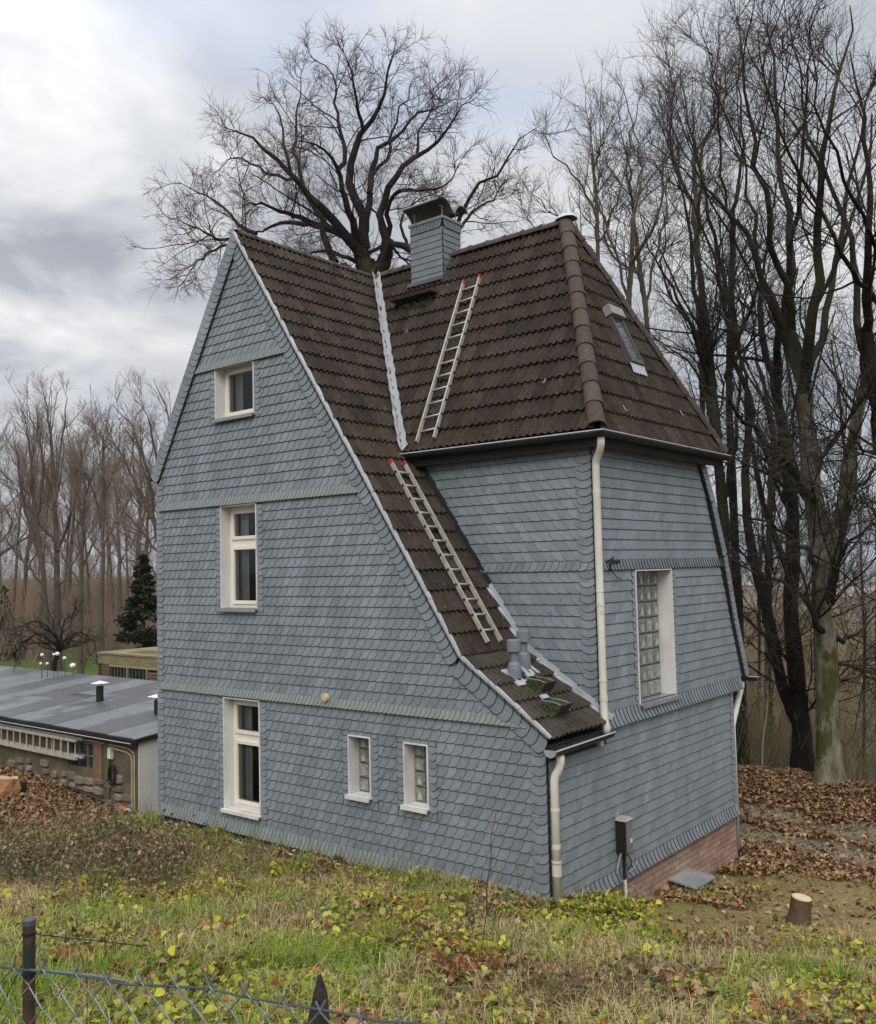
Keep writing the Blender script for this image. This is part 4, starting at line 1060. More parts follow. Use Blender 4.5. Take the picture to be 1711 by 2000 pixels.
def zones(x, y):
    """weights: gravel, leaf litter, bare yard, green"""
    wob = 0.12*np.sin(x*2.3+y*1.7)+0.08*np.sin(x*5.1-y*3.3)
    gr = np.zeros_like(x)
    for a, b in RUT: gr = np.maximum(gr, 1-sstep(0.18, 0.34, seg_d(x, y, a, b)+wob*0.6))
    gr = gr*(y > 4.2)
    tr = seg_d(x, y, RUT[0][0], RUT[0][1]); sgn = (y-RUT[0][0][1])*(RUT[0][1][0]-RUT[0][0][0])-(x-RUT[0][0][0])*(RUT[0][1][1]-RUT[0][0][1])
    mound = np.where(sgn > 0, sstep(0.15, 0.5, tr+wob), 0)*(np.hypot(x, y-10) < 25)
    piles = np.maximum.reduce([1-sstep(0.35, 0.8, np.hypot((x-0.7)/0.9, (y-2.9)/1.2)+wob), 1-sstep(0.35, 0.9, np.hypot((x-0.2)/0.8, (y-4.8)/0.9)+wob),
                               (1-sstep(0.25, 0.6, seg_d(x, y, RUT[1][0]+np.array([0.25, -0.85, 0]), RUT[1][1]+np.array([0.25, -0.85, 0]))+wob))*(y > 3.5),
                               (1-sstep(0.12, 0.3, seg_d(x, y, (RUT[0][0]+RUT[1][0])/2, (RUT[0][1]+RUT[1][1])/2)+wob))*0.8*(y > 4.2)])
    leaf = np.clip(np.maximum(mound, piles), 0, 1)*(1-gr)
    yard = np.clip(1-sstep(1.7, 2.5, np.hypot((x-1.5)/1.0, (y-3.0)/1.35)+wob*1.5), 0, 1)*(1-leaf)*(1-gr)*sstep(-0.1, 0.5, y)
    return gr, leaf, yard
def build_ground():
    N = 300; k = 8.4; L = 6500.0
    u = np.linspace(-1, 1, N); g = L*np.sinh(k*u)/math.sinh(k)
    X, Y = np.meshgrid(g+0.5, g+1.0, indexing='ij'); Z = gz(X, Y)
    me = bpy.data.meshes.new('ground')
    V = np.stack([X, Y, Z], -1).reshape(-1, 3)
    i, j = np.meshgrid(np.arange(N-1), np.arange(N-1), indexing='ij'); a = (i*N+j).ravel()
    F = np.stack([a, a+N, a+N+1, a+1], -1)
    me.vertices.add(len(V)); me.vertices.foreach_set('co', V.astype(np.float32).ravel())
    me.loops.add(F.size); me.loops.foreach_set('vertex_index', F.ravel().astype(np.int32))
    me.polygons.add(len(F)); me.polygons.foreach_set('loop_start', np.arange(0, F.size, 4, dtype=np.int32)); me.polygons.foreach_set('loop_total', np.full(len(F), 4, np.int32))
    me.polygons.foreach_set('use_smooth', np.ones(len(F), bool)); me.update(calc_edges=True)
    x, y = X.ravel(), Y.ravel(); gr, lf, yd = zones(x, y)
    r = np.hypot(x, y)
    base = np.array([0.085, 0.068, 0.034])[None]*np.ones((len(x), 1))
    base = base*(1-yd[:, None])+np.array([0.23, 0.17, 0.085])*yd[:, None]
    base = base*(1-lf[:, None])+np.array([0.085, 0.048, 0.028])*lf[:, None]
    base = base*(1-gr[:, None])+np.array([0.24, 0.20, 0.155])*gr[:, None]
    lawn = (np.hypot((x+46)/16, (y-16)/9) < 1)[:, None]; base = np.where(lawn, np.array([0.075, 0.11, 0.02]), base)
    wood = sstep(25, 60, r)[:, None]*(~lawn); base = base*(1-wood)+np.array([0.125, 0.09, 0.058])*wood
    fr = sstep(400, 900, r)[:, None]; base = base*(1-fr)+np.array([0.085, 0.095, 0.06])*fr
    ca = me.color_attributes.new('zone', 'FLOAT_COLOR', 'POINT')
    ca.data.foreach_set('color', np.hstack([base, np.ones((len(x), 1))]).astype(np.float32).ravel())
    m = bpy.data.materials.new('ground'); m.use_nodes = True; nt = m.node_tree; Nn = nt.nodes; Lk = nt.links
    bs = Nn['Principled BSDF']; bs.inputs['Roughness'].default_value = 0.9; bs.inputs['Specular IOR Level'].default_value = 0.2
    at = Nn.new('ShaderNodeVertexColor'); at.layer_name = 'zone'
    geo = Nn.new('ShaderNodeNewGeometry')
    n1 = Nn.new('ShaderNodeTexNoise'); n1.inputs['Scale'].default_value = 11; n1.inputs['Detail'].default_value = 8; n1.inputs['Roughness'].default_value = 0.7
    Lk.new(geo.outputs['Position'], n1.inputs[0])
    rm = Nn.new('ShaderNodeMapRange'); Lk.new(n1.outputs[0], rm.inputs[0]); rm.inputs[1].default_value = 0.3; rm.inputs[2].default_value = 0.7; rm.inputs[3].default_value = 0.55; rm.inputs[4].default_value = 1.45
    n2 = Nn.new('ShaderNodeTexNoise'); n2.inputs['Scale'].default_value = 0.9; n2.inputs['Detail'].default_value = 4; Lk.new(geo.outputs['Position'], n2.inputs[0])
    mx = Nn.new('ShaderNodeMixRGB'); mx.blend_type = 'MULTIPLY'; mx.inputs[0].default_value = 1; Lk.new(at.outputs[0], mx.inputs[1]); Lk.new(rm.outputs[0], mx.inputs[2])
    m2 = Nn.new('ShaderNodeMixRGB'); m2.blend_type = 'MULTIPLY'; m2.inputs[0].default_value = 0.8; Lk.new(mx.outputs[0], m2.inputs[1])
    cr = Nn.new('ShaderNodeValToRGB'); Lk.new(n2.outputs[0], cr.inputs[0])
    cr.color_ramp.elements[0].position = 0.35; cr.color_ramp.elements[0].color = (0.8, 0.95, 0.6, 1); cr.color_ramp.elements[1].position = 0.65; cr.color_ramp.elements[1].color = (1.15, 1.0, 0.95, 1)
    Lk.new(cr.outputs[0], m2.inputs[2]); Lk.new(m2.outputs[0], bs.inputs['Base Color'])
    b = Nn.new('ShaderNodeBump'); b.inputs['Strength'].default_value = 0.8; b.inputs['Distance'].default_value = 0.04
    n3 = Nn.new('ShaderNodeTexNoise'); n3.inputs['Scale'].default_value = 28; n3.inputs['Detail'].default_value = 5; Lk.new(geo.outputs['Position'], n3.inputs[0])
    Lk.new(n3.outputs[0], b.inputs['Height']); Lk.new(b.outputs[0], bs.inputs['Normal'])
    me.materials.append(m); link('ground', me, kind='structure')
build_ground()
# bricks of the plinth (those the ground leaves clear)
bm_ = MB(); w_, h_ = 0.236, 0.064
bm_.add([(0, 0, 0), (0, w_, 0), (0, w_, h_), (0, 0, h_), (-0.02, 0, 0), (-0.02, w_, 0), (-0.02, w_, h_), (-0.02, 0, h_)], [(0, 1, 2, 3), (0, 4, 5, 1), (1, 5, 6, 2), (2, 6, 7, 3), (3, 7, 4, 0)])
bme = bm_.mesh('brick', BRICK)
for r in range(11):
    z = -0.225-r*0.0755; y = -0.12*(r % 2)+0.02
    while y < YB-0.03:
        if z+h_ > g1(0.1, y+0.1)-0.02 and y > 0:
            yy = min(y, YB-0.03-w_)
            ob = link('brick', bme, pl_); ob.location = (-0.006+rng.uniform(-0.002, 0.002), yy, z)
        y += 0.248
mb = MB(); mb.box((-0.30, YB-0.029, -1.3), (-0.012, YB-0.012, -0.16)); mb.build('plinth_return', BRICK, house)

# ================================================================== VEGETATION HELPERS
def fast_mesh(name, V, F, mats, smooth=False, mi=None):
    me = bpy.data.meshes.new(name); V = np.asarray(V, np.float32); F = np.asarray(F, np.int32); k = F.shape[1]
    me.vertices.add(len(V)); me.vertices.foreach_set('co', V.ravel())
    me.loops.add(F.size); me.loops.foreach_set('vertex_index', F.ravel())
    me.polygons.add(len(F)); me.polygons.foreach_set('loop_start', np.arange(0, F.size, k, dtype=np.int32)); me.polygons.foreach_set('loop_total', np.full(len(F), k, np.int32))
    if smooth: me.polygons.foreach_set('use_smooth', np.ones(len(F), bool))
    if mi is not None: me.polygons.foreach_set('material_index', mi.astype(np.int32))
    me.update(calc_edges=True)
    for m in (mats if isinstance(mats, (list, tuple)) else [mats]): me.materials.append(m)
    return me
def leaf_mat(name, cols, rough=0.55, spec=0.3, trans=0.25):
    m = bpy.data.materials.new(name); m.use_nodes = True; nt = m.node_tree; N = nt.nodes; L = nt.links
    bs = N['Principled BSDF']; bs.inputs['Roughness'].default_value = rough; bs.inputs['Specular IOR Level'].default_value = spec
    geo = N.new('ShaderNodeNewGeometry'); cr = N.new('ShaderNodeValToRGB'); L.new(geo.outputs['Random Per Island'], cr.inputs[0])
    els = cr.color_ramp.elements; n = len(cols)
    for i, c in enumerate(cols):
        e = els[i] if i < 2 else els.new(i/(n-1))
        e.position = i/(n-1); e.color = (*c, 1)
    els[0].position = 0; 
    L.new(cr.outputs[0], bs.inputs['Base Color'])
    if trans:
        t = N.new('ShaderNodeBsdfTranslucent'); L.new(cr.outputs[0], t.inputs[0]); x = N.new('ShaderNodeMixShader'); x.inputs[0].default_value = trans
        L.new(bs.outputs[0], x.inputs[1]); L.new(t.outputs[0], x.inputs[2]); L.new(x.outputs[0], N['Material Output'].inputs[0])
    return m
nrg = np.random.default_rng(11)
def leaves(P, size, tilt, mats, name, mi=None, aspect=0.8, fold=0.25, parent=None, kind='stuff', shape='leaf'):
    """Bent leaf faces at points P: five-cornered blades folded along the midrib."""
    n = len(P); P = np.asarray(P, float); size = np.broadcast_to(np.asarray(size, float), (n,))
    yaw = nrg.uniform(0, 2*math.pi, n); tl = nrg.normal(0, tilt, n); rl = nrg.normal(0, tilt, n)
    cy, sy = np.cos(yaw), np.sin(yaw)
    X = np.stack([cy*np.cos(tl), sy*np.cos(tl), np.sin(tl)], -1)
    Yv = np.stack([-sy*np.cos(rl), cy*np.cos(rl), np.sin(rl)], -1); Zv = np.cross(X, Yv)
    pts = [(-0.5, 0, 0), (-0.12, -0.46, 0.9), (0.24, -0.34, 0.9), (0.5, 0, -0.5), (0.24, 0.34, 0.9), (-0.12, 0.46, 0.9)]
    vs = [P+(X*a+Yv*(b*aspect)+Zv*(c*fold*nrg.uniform(0.2, 1.2, n)[:, None]))*size[:, None] for a, b, c in pts]
    V = np.stack(vs, 1).reshape(-1, 3); b = np.arange(n)*6
    F = np.concatenate([np.stack([b, b+1, b+2], -1), np.stack([b, b+2, b+3], -1), np.stack([b, b+3, b+4], -1), np.stack([b, b+4, b+5], -1)])
    mm = None
    return link(name, fast_mesh(name, V, F, mats, mi=mm), parent, kind=kind)
def blades(P, h, w, lean, mats, name, mi=None, parent=None, kind='stuff'):
    """Grass blades: bent, tapering strips."""
    n = len(P); P = np.asarray(P, float); h = np.broadcast_to(np.asarray(h, float), (n,))
    yaw = nrg.uniform(0, 2*math.pi, n); l = np.abs(nrg.normal(lean, lean*0.5, n))
    d = np.stack([np.cos(yaw), np.sin(yaw), 0*yaw], -1); s = np.stack([-np.sin(yaw), np.cos(yaw), 0*yaw], -1)
    up = np.array([0, 0, 1.])
    c1 = P+up*(h*0.55)[:, None]+d*(h*l*0.35)[:, None]; c2 = P+up*(h*np.maximum(0.25, 1-0.5*l))[:, None]+d*(h*l)[:, None]
    ww = np.broadcast_to(np.asarray(w, float), (n,))[:, None]
    V = np.stack([P-s*ww, P+s*ww, c1+s*ww*0.8, c1-s*ww*0.8, c2], 1).reshape(-1, 3); b = np.arange(n)*5
    F = np.concatenate([np.stack([b, b+1, b+2], -1), np.stack([b, b+2, b+3], -1), np.stack([b+3, b+2, b+4], -1)])
    mm = None if mi is None else np.concatenate([mi]*3)
    return link(name, fast_mesh(name, V, F, mats, mi=mm), parent, kind=kind)
def tubes(groups, mats, name, parent=None, kind=None, label=None, off=(0, 0, 0)):
    """groups: list of (pts (K,n,3), radii (K,n), sides) -> one mesh."""
    Vs, Fs = [], []; o = 0
    for pts, rad, m in groups:
        pts = np.asarray(pts, float); rad = np.asarray(rad, float); K, n, _ = pts.shape
        t = np.empty_like(pts); t[:, 1:-1] = pts[:, 2:]-pts[:, :-2]; t[:, 0] = pts[:, 1]-pts[:, 0]; t[:, -1] = pts[:, -1]-pts[:, -2]
        t /= np.linalg.norm(t, axis=2, keepdims=True)+1e-9
        a0 = pts[:, -1]-pts[:, 0]; ref = np.where(np.abs(a0[:, 2:3]) > 0.8*np.linalg.norm(a0, axis=1, keepdims=True), np.array([[1., 0.13, 0.07]]), np.array([[0.05, 0.11, 1.]]))
        e1 = np.cross(t, ref[:, None, :]); e1 /= np.linalg.norm(e1, axis=2, keepdims=True)+1e-9; e2 = np.cross(t, e1)
        ang = 2*math.pi*np.arange(m)/m
        V = pts[:, :, None, :]+(e1[:, :, None, :]*np.cos(ang)[None, None, :, None]+e2[:, :, None, :]*np.sin(ang)[None, None, :, None])*rad[:, :, None, None]
        Vs.append(V.reshape(-1, 3))
        k, i, s = np.meshgrid(np.arange(K), np.arange(n-1), np.arange(m), indexing='ij'); b = o+k*n*m+i*m; s2 = (s+1) % m
        Fs.append(np.stack([b+s, b+m+s, b+m+s2, b+s2], -1).reshape(-1, 4)); o += K*n*m
    return link(name, fast_mesh(name, np.concatenate(Vs)-np.array(off), np.concatenate(Fs), mats, smooth=True), parent, kind=kind, label=label)
def resample(P, n):
    P = np.asarray(P, float); d = np.concatenate([[0], np.cumsum(np.linalg.norm(np.diff(P, axis=0), axis=1))]); t = np.linspace(0, d[-1], n)
    # Catmull-Rom for smooth limbs
    out = np.empty((n, 3)); m = len(P)
    for i, s in enumerate(t):
        k = min(max(np.searchsorted(d, s)-1, 0), m-2); u = (s-d[k])/max(d[k+1]-d[k], 1e-9)
        p0, p1, p2, p3 = P[max(k-1, 0)], P[k], P[k+1], P[min(k+2, m-1)]
        out[i] = 0.5*((2*p1)+(-p0+p2)*u+(2*p0-5*p1+4*p2-p3)*u*u+(-p0+3*p1-3*p2+p3)*u**3)
    return out
def rvec(n): v = nrg.normal(size=(n, 3)); return v/np.linalg.norm(v, axis=1, keepdims=True)
def sprout(parents, radii, per, length, angle, rscale, npts, wig, up, t0=0.25, rmin=0.004, out=0.0, lencv=0.35, tipfac=0.5, thick=0.012):
    """Side shoots on a batch of branches (K,n,3): returns a batch of shoots and radii."""
    K, n, _ = parents.shape; tot = K*per
    k = np.repeat(np.arange(K), per); t = nrg.uniform(t0, 1.0, tot)*(n-1); t = np.minimum(t, n-1.001)
    i = t.astype(int); f = (t-i)[:, None]
    p = parents[k, i]*(1-f)+parents[k, i+1]*f; r = radii[k, i]*(1-f[:, 0])+radii[k, i+1]*f[:, 0]
    d = parents[k, i+1]-parents[k, i]; d /= np.linalg.norm(d, axis=1, keepdims=True)+1e-9
    q = rvec(tot); q -= d*np.sum(q*d, axis=1, keepdims=True); q /= np.linalg.norm(q, axis=1, keepdims=True)+1e-9
    a = angle*nrg.uniform(0.6, 1.35, tot)[:, None]
    dr = d*np.cos(a)+q*np.sin(a)
    L = length*np.exp(nrg.normal(0, lencv, tot))*(1-tipfac*(t/(n-1)))
    pts = np.empty((tot, npts, 3)); pts[:, 0] = p; st = (L/(npts-1))[:, None]
    for s in range(1, npts):
        dr = dr+rvec(tot)*wig+np.array([0, 0, up]); dr /= np.linalg.norm(dr, axis=1, keepdims=True)
        pts[:, s] = pts[:, s-1]+dr*st
    r0 = np.maximum(np.minimum(r*rscale, L*thick+0.001), rmin)
    return pts, r0[:, None]*np.linspace(1, 0.4, npts)[None, :]
def bark(name, c1, c2, moss, t3=0.52, w3=0.12, s3=1.6):
    return mat(name, c1, c2, rough=0.9, scale=5, bump=0.7, bscale=16, c3=moss, s3=s3, t3=t3, w3=w3, spec=0.15, stretch=(1, 1, 0.45))
BARK_OAK = bark('bark_dark', (0.026, 0.020, 0.016), (0.014, 0.011, 0.009), (0.06, 0.06, 0.02), 0.55)
BARK_MOSS = bark('bark_mossy', (0.034, 0.030, 0.021), (0.018, 0.015, 0.011), (0.050, 0.050, 0.016), 0.47, 0.16)
BARK_LIGHT = bark('bark_lichen', (0.12, 0.11, 0.07), (0.06, 0.055, 0.033), (0.24, 0.23, 0.185), 0.56, 0.07, 5.0)
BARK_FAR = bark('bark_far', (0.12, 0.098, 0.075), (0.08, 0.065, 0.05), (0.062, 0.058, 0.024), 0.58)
TWIG_R = mat('twigs_reddish', (0.095, 0.062, 0.05), (0.06, 0.042, 0.035), rough=0.8, scale=2)
TWIG_B = mat('twigs_brown', (0.050, 0.040, 0.032), (0.032, 0.026, 0.022), rough=0.8, scale=2)
def tree(label, base_pts, limbs, levels, bark_m, twig_m, name='bare_tree', group='bare winter trees round the house', trunk_sides=10, jit=0.0, trunk_m=None):
    """base_pts: list of (pts, r0, r1) for trunk stems, limbs: same for main limbs; levels: sprout settings applied in turn."""
    b = np.array(base_pts[0][0][0], float)
    t = thing(name, label, 'tree', b, group)
    tg = []
    for (p, r0, r1) in base_pts:
        q = resample(p, 16); q[1:-1] += nrg.normal(0, 0.015, (14, 3))*min(1, r0*6)
        rr_ = np.linspace(r0, r1, 16)*(1+0.05*np.sin(np.arange(16)*1.7))
        if not tg: rr_[:3] *= (1.5, 1.2, 1.05)
        tg.append((q[None], rr_[None], trunk_sides))
    tubes(tg, trunk_m or bark_m, 'trunk', t, off=b)
    B = []; groups = []
    allp = [(resample(p, 14), r0, r1) for (p, r0, r1) in limbs]
    for (q, r0, r1) in allp:
        n = len(q); L = np.linalg.norm(q[-1]-q[0]); q[1:-1] += nrg.normal(0, 0.019*L**0.5, (n-2, 3))
        B.append((q, np.linspace(r0, r1*0.45, n)))
    if B: groups.append((np.stack([b_[0] for b_ in B]), np.stack([b_[1] for b_ in B]), 7))
    srcs = [(np.stack([x[0] for x in B]), np.stack([x[1] for x in B]))] if B else []
    for (p, r0, r1) in base_pts[1:] if not B else []:
        pass
    if not B: srcs = [(tg[0][0][:, 5:], tg[0][1][:, 5:])]
    fine = []
    for li, lv in enumerate(levels):
        outs = []
        for (P, R) in srcs:
            outs.append(sprout(P, R, **lv))
        npts = outs[0][0].shape[1]
        P = np.concatenate([o[0] for o in outs]); R = np.concatenate([o[1] for o in outs])
        (groups if li == 0 else fine).append((P, R, 4 if li == 0 else 3))
        nxt = [(P, R)]
        srcs = nxt
    tubes(groups, bark_m, 'crown', t, off=b)
    tubes(fine, twig_m, 'twigs', t, off=b, kind='stuff')
    return t
def copy_tree(src, loc, rot, scale, label):
    r = src.copy(); COL.objects.link(r); r.location = tuple(map(float, loc)); r.rotation_euler = (0, 0, rot); r.scale = (scale,)*3
    r['label'] = label
    for c in src.children:
        k = c.copy(); COL.objects.link(k); k.parent = r
    return r
# ================================================================== TREES
# the broad old tree behind the house: limbs set out in its own plane, with depth
DT = 30.0
def TP(z, D=DT): return lambda u, v, dd=0.0: dep(D+dd, 300+u/2.139, 50+v/2.139)
tp = TP(0)
base = ground_at(720, 1300) if False else None
b0 = dep(DT, 722, 1000); b0[2] = g1(b0[0], b0[1])
def limb(pts, depth, r0, r1=0.018, dj=0.5):
    n = len(pts); return ([tp(u, v, depth*(i/(n-1))) for i, (u, v) in enumerate(pts)], r0, r1)
LIMBS = [limb([(890,1010),(860,940),(820,885),(770,850),(700,760),(640,690),(560,600),(480,540),(420,490),(340,440),(280,420)], -2.0, 0.20),
 limb([(870,960),(830,890),(740,855),(660,830),(580,820),(500,835),(430,865),(370,880)], 1.0, 0.17),
 limb([(690,835),(600,800),(520,775),(440,740),(370,760)], -3.0, 0.10),
 limb([(430,870),(380,850),(330,800),(250,735),(180,690),(100,650)], 1.5, 0.075),
 limb([(370,885),(280,895),(220,865),(150,830),(70,810)], -1.5, 0.06),
 limb([(330,900),(250,940),(180,985),(110,1090)], 2.0, 0.05),
 limb([(760,990),(735,930),(705,800),(650,730),(600,650),(560,570),(540,450),(515,350),(470,290)], 2.5, 0.13),
 limb([(850,950),(835,830),(790,690),(750,560),(690,510),(600,480)], -3.0, 0.15),
 limb([(880,930),(870,780),(830,680),(835,560),(870,450),(930,370),(960,280),(990,150),(1010,70)], 0.5, 0.19),
 limb([(885,860),(890,740),(915,620),(940,520),(1030,460),(1090,380),(1180,340),(1270,300)], 3.0, 0.13),
 limb([(975,900),(945,780),(970,720),(1010,640),(1070,560),(1140,520),(1210,460),(1270,360),(1340,310)], -1.0, 0.15),
 limb([(980,880),(990,720),(1060,690),(1150,690),(1230,650),(1290,570)], -3.0, 0.09),
 limb([(900,1020),(990,960),(1000,900),(1060,915),(1120,960),(1190,930),(1270,840),(1310,740),(1370,660),(1450,600),(1530,500),(1610,420)], -2.0, 0.14),
 limb([(1270,860),(1330,790),(1420,720),(1480,620)], 2.0, 0.06),
 limb([(900,950),(980,920),(1080,1000),(1180,1030)], 2.5, 0.07),
 limb([(1060,920),(1040,820),(1090,740),(1180,700)], 3.0, 0.06),
 limb([(770,600),(800,540),(780,430),(760,330),(740,200),(650,120)], 1.5, 0.085),
 limb([(880,440),(850,330),(830,200),(790,100)], -1.5, 0.07),
 limb([(900,700),(935,600),(990,520),(1000,420),(1060,300),(1100,200)], 4.0, 0.08),
 limb([(870,1000),(760,950),(690,940),(620,975),(560,980)], -3.0, 0.08),
 limb([(880,1040),(800,1000),(700,1010),(600,1010)], 3.0, 0.06),
 limb([(640,700),(600,560),(590,420),(610,300),(620,180)], 3.5, 0.075),
 limb([(580,640),(470,610),(380,560),(320,560),(280,590)], 3.0, 0.06),
 limb([(1100,540),(1110,440),(1170,330),(1160,260)], 3.0, 0.055)]
tr0 = tp(890, 1060)
CENTRAL = tree('broad old bare tree with dark spreading limbs rising behind the roof valley', [([b0, (b0+tr0)/2+np.array([0.2, 0, 0]), tr0, tp(885, 980)], 0.46, 0.30), ([tr0, tp(870, 960), tp(835, 885)], 0.30, 0.22), ([tr0, tp(960, 1000), tp(978, 890)], 0.28, 0.19)], LIMBS,
   [dict(per=15, length=1.45, angle=0.85, rscale=0.5, npts=7, wig=0.23, up=0.05, t0=0.12, rmin=0.014),
    dict(per=7, length=0.72, angle=0.85, rscale=0.55, npts=5, wig=0.27, up=0.05, t0=0.15, rmin=0.008),
    dict(per=5, length=0.42, angle=0.7, rscale=0.6, npts=3, wig=0.25, up=0.04, t0=0.2, rmin=0.0055, tipfac=0.3)], BARK_OAK, TWIG_R, trunk_sides=12)
# right-hand group: tall fan-shaped trees
def px_tree(label, D, base_uv, stems, limbs, bark_m, rb, lv=None, twig=TWIG_B, r_split=0.6, name='bare_tree', zb=None, trunk_m=None):
    """stems / limbs: (list of (u, v, extra depth)), r0, r1) in sight-line coordinates at distance D."""
    b = dep(D, *base_uv)
    if zb is None: b[2] = g1(b[0], b[1])-0.1
    cv = lambda pts: [dep(D+(p[2] if len(p) > 2 else 0), p[0], p[1]) for p in pts]
    st = [([b]+cv(p) if i == 0 else cv(p), r0, r1) for i, (p, r0, r1) in enumerate(stems)]
    lb = [(cv(p), r0, r1) for (p, r0, r1) in limbs]
    lb += [(cv(p)[1:] if i else cv(p)[len(p)//2:], (r0+r1)/2, r1) for i, (p, r0, r1) in enumerate(stems)]
    return tree(label, st, lb, lv or LV_FAN, bark_m, twig, name=name, trunk_m=trunk_m)
LV_FAN = [dict(per=11, length=1.9, angle=0.7, rscale=0.5, npts=7, wig=0.17, up=0.075, t0=0.08, rmin=0.012),
          dict(per=7, length=0.85, angle=0.75, rscale=0.55, npts=5, wig=0.2, up=0.05, t0=0.12, rmin=0.006),
          dict(per=5, length=0.5, angle=0.6, rscale=0.6, npts=3, wig=0.2, up=0.06, t0=0.2, rmin=0.004, tipfac=0.3)]
BARK_PALE = bark('bark_lichen_moss', (0.30, 0.28, 0.215), (0.105, 0.095, 0.055), (0.075, 0.078, 0.026), 0.50, 0.10, 3.2)
T1 = px_tree('thick pale mossy tree on the leaf bank, its fork high above the wire', 18.0, (1622, 1548),
  [([(1617, 1400), (1607, 1200), (1604, 1100), (1588, 960), (1574, 800), (1571, 769)], 0.225, 0.155),
   ([(1608, 1130), (1640, 1030), (1655, 930), (1672, 820), (1685, 760)], 0.16, 0.10)],
  [([(1574, 790), (1531, 640), (1490, 555), (1463, 461), (1410, 400), (1364, 350), (1330, 290)], 0.11, 0.02),
   ([(1571, 770), (1540, 560, 1), (1535, 450, 1.5), (1522, 300, 2), (1510, 130, 2.5), (1500, 20, 3)], 0.12, 0.02),
   ([(1571, 760), (1587, 577, -1), (1599, 470, -1.3), (1612, 320, -2), (1640, 150, -2), (1660, 10, -2)], 0.12, 0.02),
   ([(1575, 740), (1625, 560, 1), (1650, 400, 1.5), (1690, 250, 2), (1720, 100, 2)], 0.09, 0.02),
   ([(1545, 640), (1500, 430, -1), (1470, 260, -1.5), (1450, 120, -2), (1440, 30, -2)], 0.08, 0.018),
   ([(1590, 980), (1530, 900, -1), (1470, 830, -1.5), (1400, 780, -2), (1340, 700, -2.5), (1280, 660, -3)], 0.07, 0.015),
   ([(1595, 1010), (1540, 930, 1), (1450, 880, 1.5), (1380, 850, 2)], 0.055, 0.014),
   ([(1600, 1110), (1560, 1060, -1), (1500, 1020, -1.5), (1440, 1000, -2), (1400, 985, -2)], 0.06, 0.014),
   ([(1612, 1250), (1570, 1170, -1), (1520, 1135, -1.5), (1460, 1110, -2), (1420, 1085, -2)], 0.075, 0.014),
   ([(1625, 1180), (1640, 1080, -1), (1655, 1060, -1.2), (1680, 1040, -1.5), (1720, 1010, -2)], 0.065, 0.03),
   ([(1630, 1250), (1670, 1240, 1), (1720, 1190, 1.5)], 0.06, 0.02),
   ([(1632, 1290), (1680, 1310, 0), (1730, 1340, 0)], 0.035, 0.012),
   ([(1650, 970), (1690, 940, 1), (1740, 860, 1)], 0.05, 0.018),
   ([(1680, 770), (1700, 600, 0), (1715, 420, 0)], 0.085, 0.02),
   ([(1605, 1230), (1650, 1010, -0.5), (1700, 920, -0.8)], 0.04, 0.012)], BARK_MOSS, 0.22, trunk_m=BARK_PALE)
T2 = px_tree('dark twin-stemmed tree standing just left of the thick pale trunk', 19.5, (1568, 1500),
  [([(1566, 1400), (1548, 1250), (1545, 1150), (1548, 1040), (1538, 900), (1515, 760)], 0.20, 0.10),
   ([(1562, 1420), (1525, 1330), (1500, 1200), (1470, 1080), (1455, 940), (1470, 800)], 0.13, 0.07)],
  [([(1545, 1130), (1500, 1000), (1470, 900), (1462, 780), (1440, 620), (1400, 480)], 0.08, 0.018),
   ([(1515, 770), (1490, 620, 1), (1480, 480, 1.5), (1450, 330, 2), (1440, 180, 2)], 0.09, 0.018),
   ([(1515, 770), (1530, 600, -1), (1560, 430, -1.5), (1570, 250, -2), (1590, 90, -2)], 0.09, 0.018),
   ([(1470, 810), (1440, 700, 0), (1410, 560, 0), (1360, 420, 0), (1310, 330, 0)], 0.07, 0.018),
   ([(1540, 1290), (1480, 1200, -1), (1430, 1180, -1)], 0.04, 0.012),
   ([(1566, 1360), (1520, 1300, -1), (1460, 1260, -1.5), (1430, 1250, -2)], 0.04, 0.012),
   ([(1570, 1400), (1640, 1320, -1), (1660, 1290, -1)], 0.03, 0.012)], BARK_OAK, 0.2)
T3 = px_tree('straight mossy tree just behind the right end of the gutter', 20.0, (1432, 1480),
  [([(1428, 1300), (1418, 1150), (1412, 1000), (1400, 850), (1385, 700), (1374, 598)], 0.15, 0.08)],
  [([(1400, 860), (1373, 700), (1347, 461), (1330, 380), (1313, 300), (1290, 240)], 0.08, 0.018),
   ([(1374, 600), (1365, 450, 1), (1380, 300, 1), (1400, 150, 1.5)], 0.07, 0.018),
   ([(1410, 980), (1440, 850, -1), (1455, 700, -1.5), (1480, 560, -2)], 0.06, 0.018),
   ([(1390, 760), (1340, 620, -1), (1290, 520, -1.5), (1250, 420, -2)], 0.055, 0.016),
   ([(1405, 900), (1340, 800, 1), (1290, 740, 1.5), (1250, 700, 2)], 0.045, 0.014)], BARK_MOSS, 0.15)
T4 = px_tree('slim dark tree between the gutter corner and the twin stems', 22.0, (1450, 1470),
  [([(1446, 1300), (1436, 1100), (1428, 900), (1424, 769), (1428, 598), (1433, 427)], 0.13, 0.06)],
  [([(1428, 600), (1400, 480, 0), (1370, 350, 0), (1340, 220, 0), (1330, 130, 0)], 0.06, 0.016),
   ([(1433, 430), (1450, 300, 1), (1445, 180, 1), (1460, 60, 1)], 0.055, 0.016),
   ([(1425, 700), (1480, 560, -1), (1510, 400, -1), (1540, 250, -1)], 0.05, 0.016),
   ([(1433, 480), (1410, 330, -1), (1400, 200, -1.5), (1380, 90, -2)], 0.045, 0.016)], BARK_OAK, 0.13)
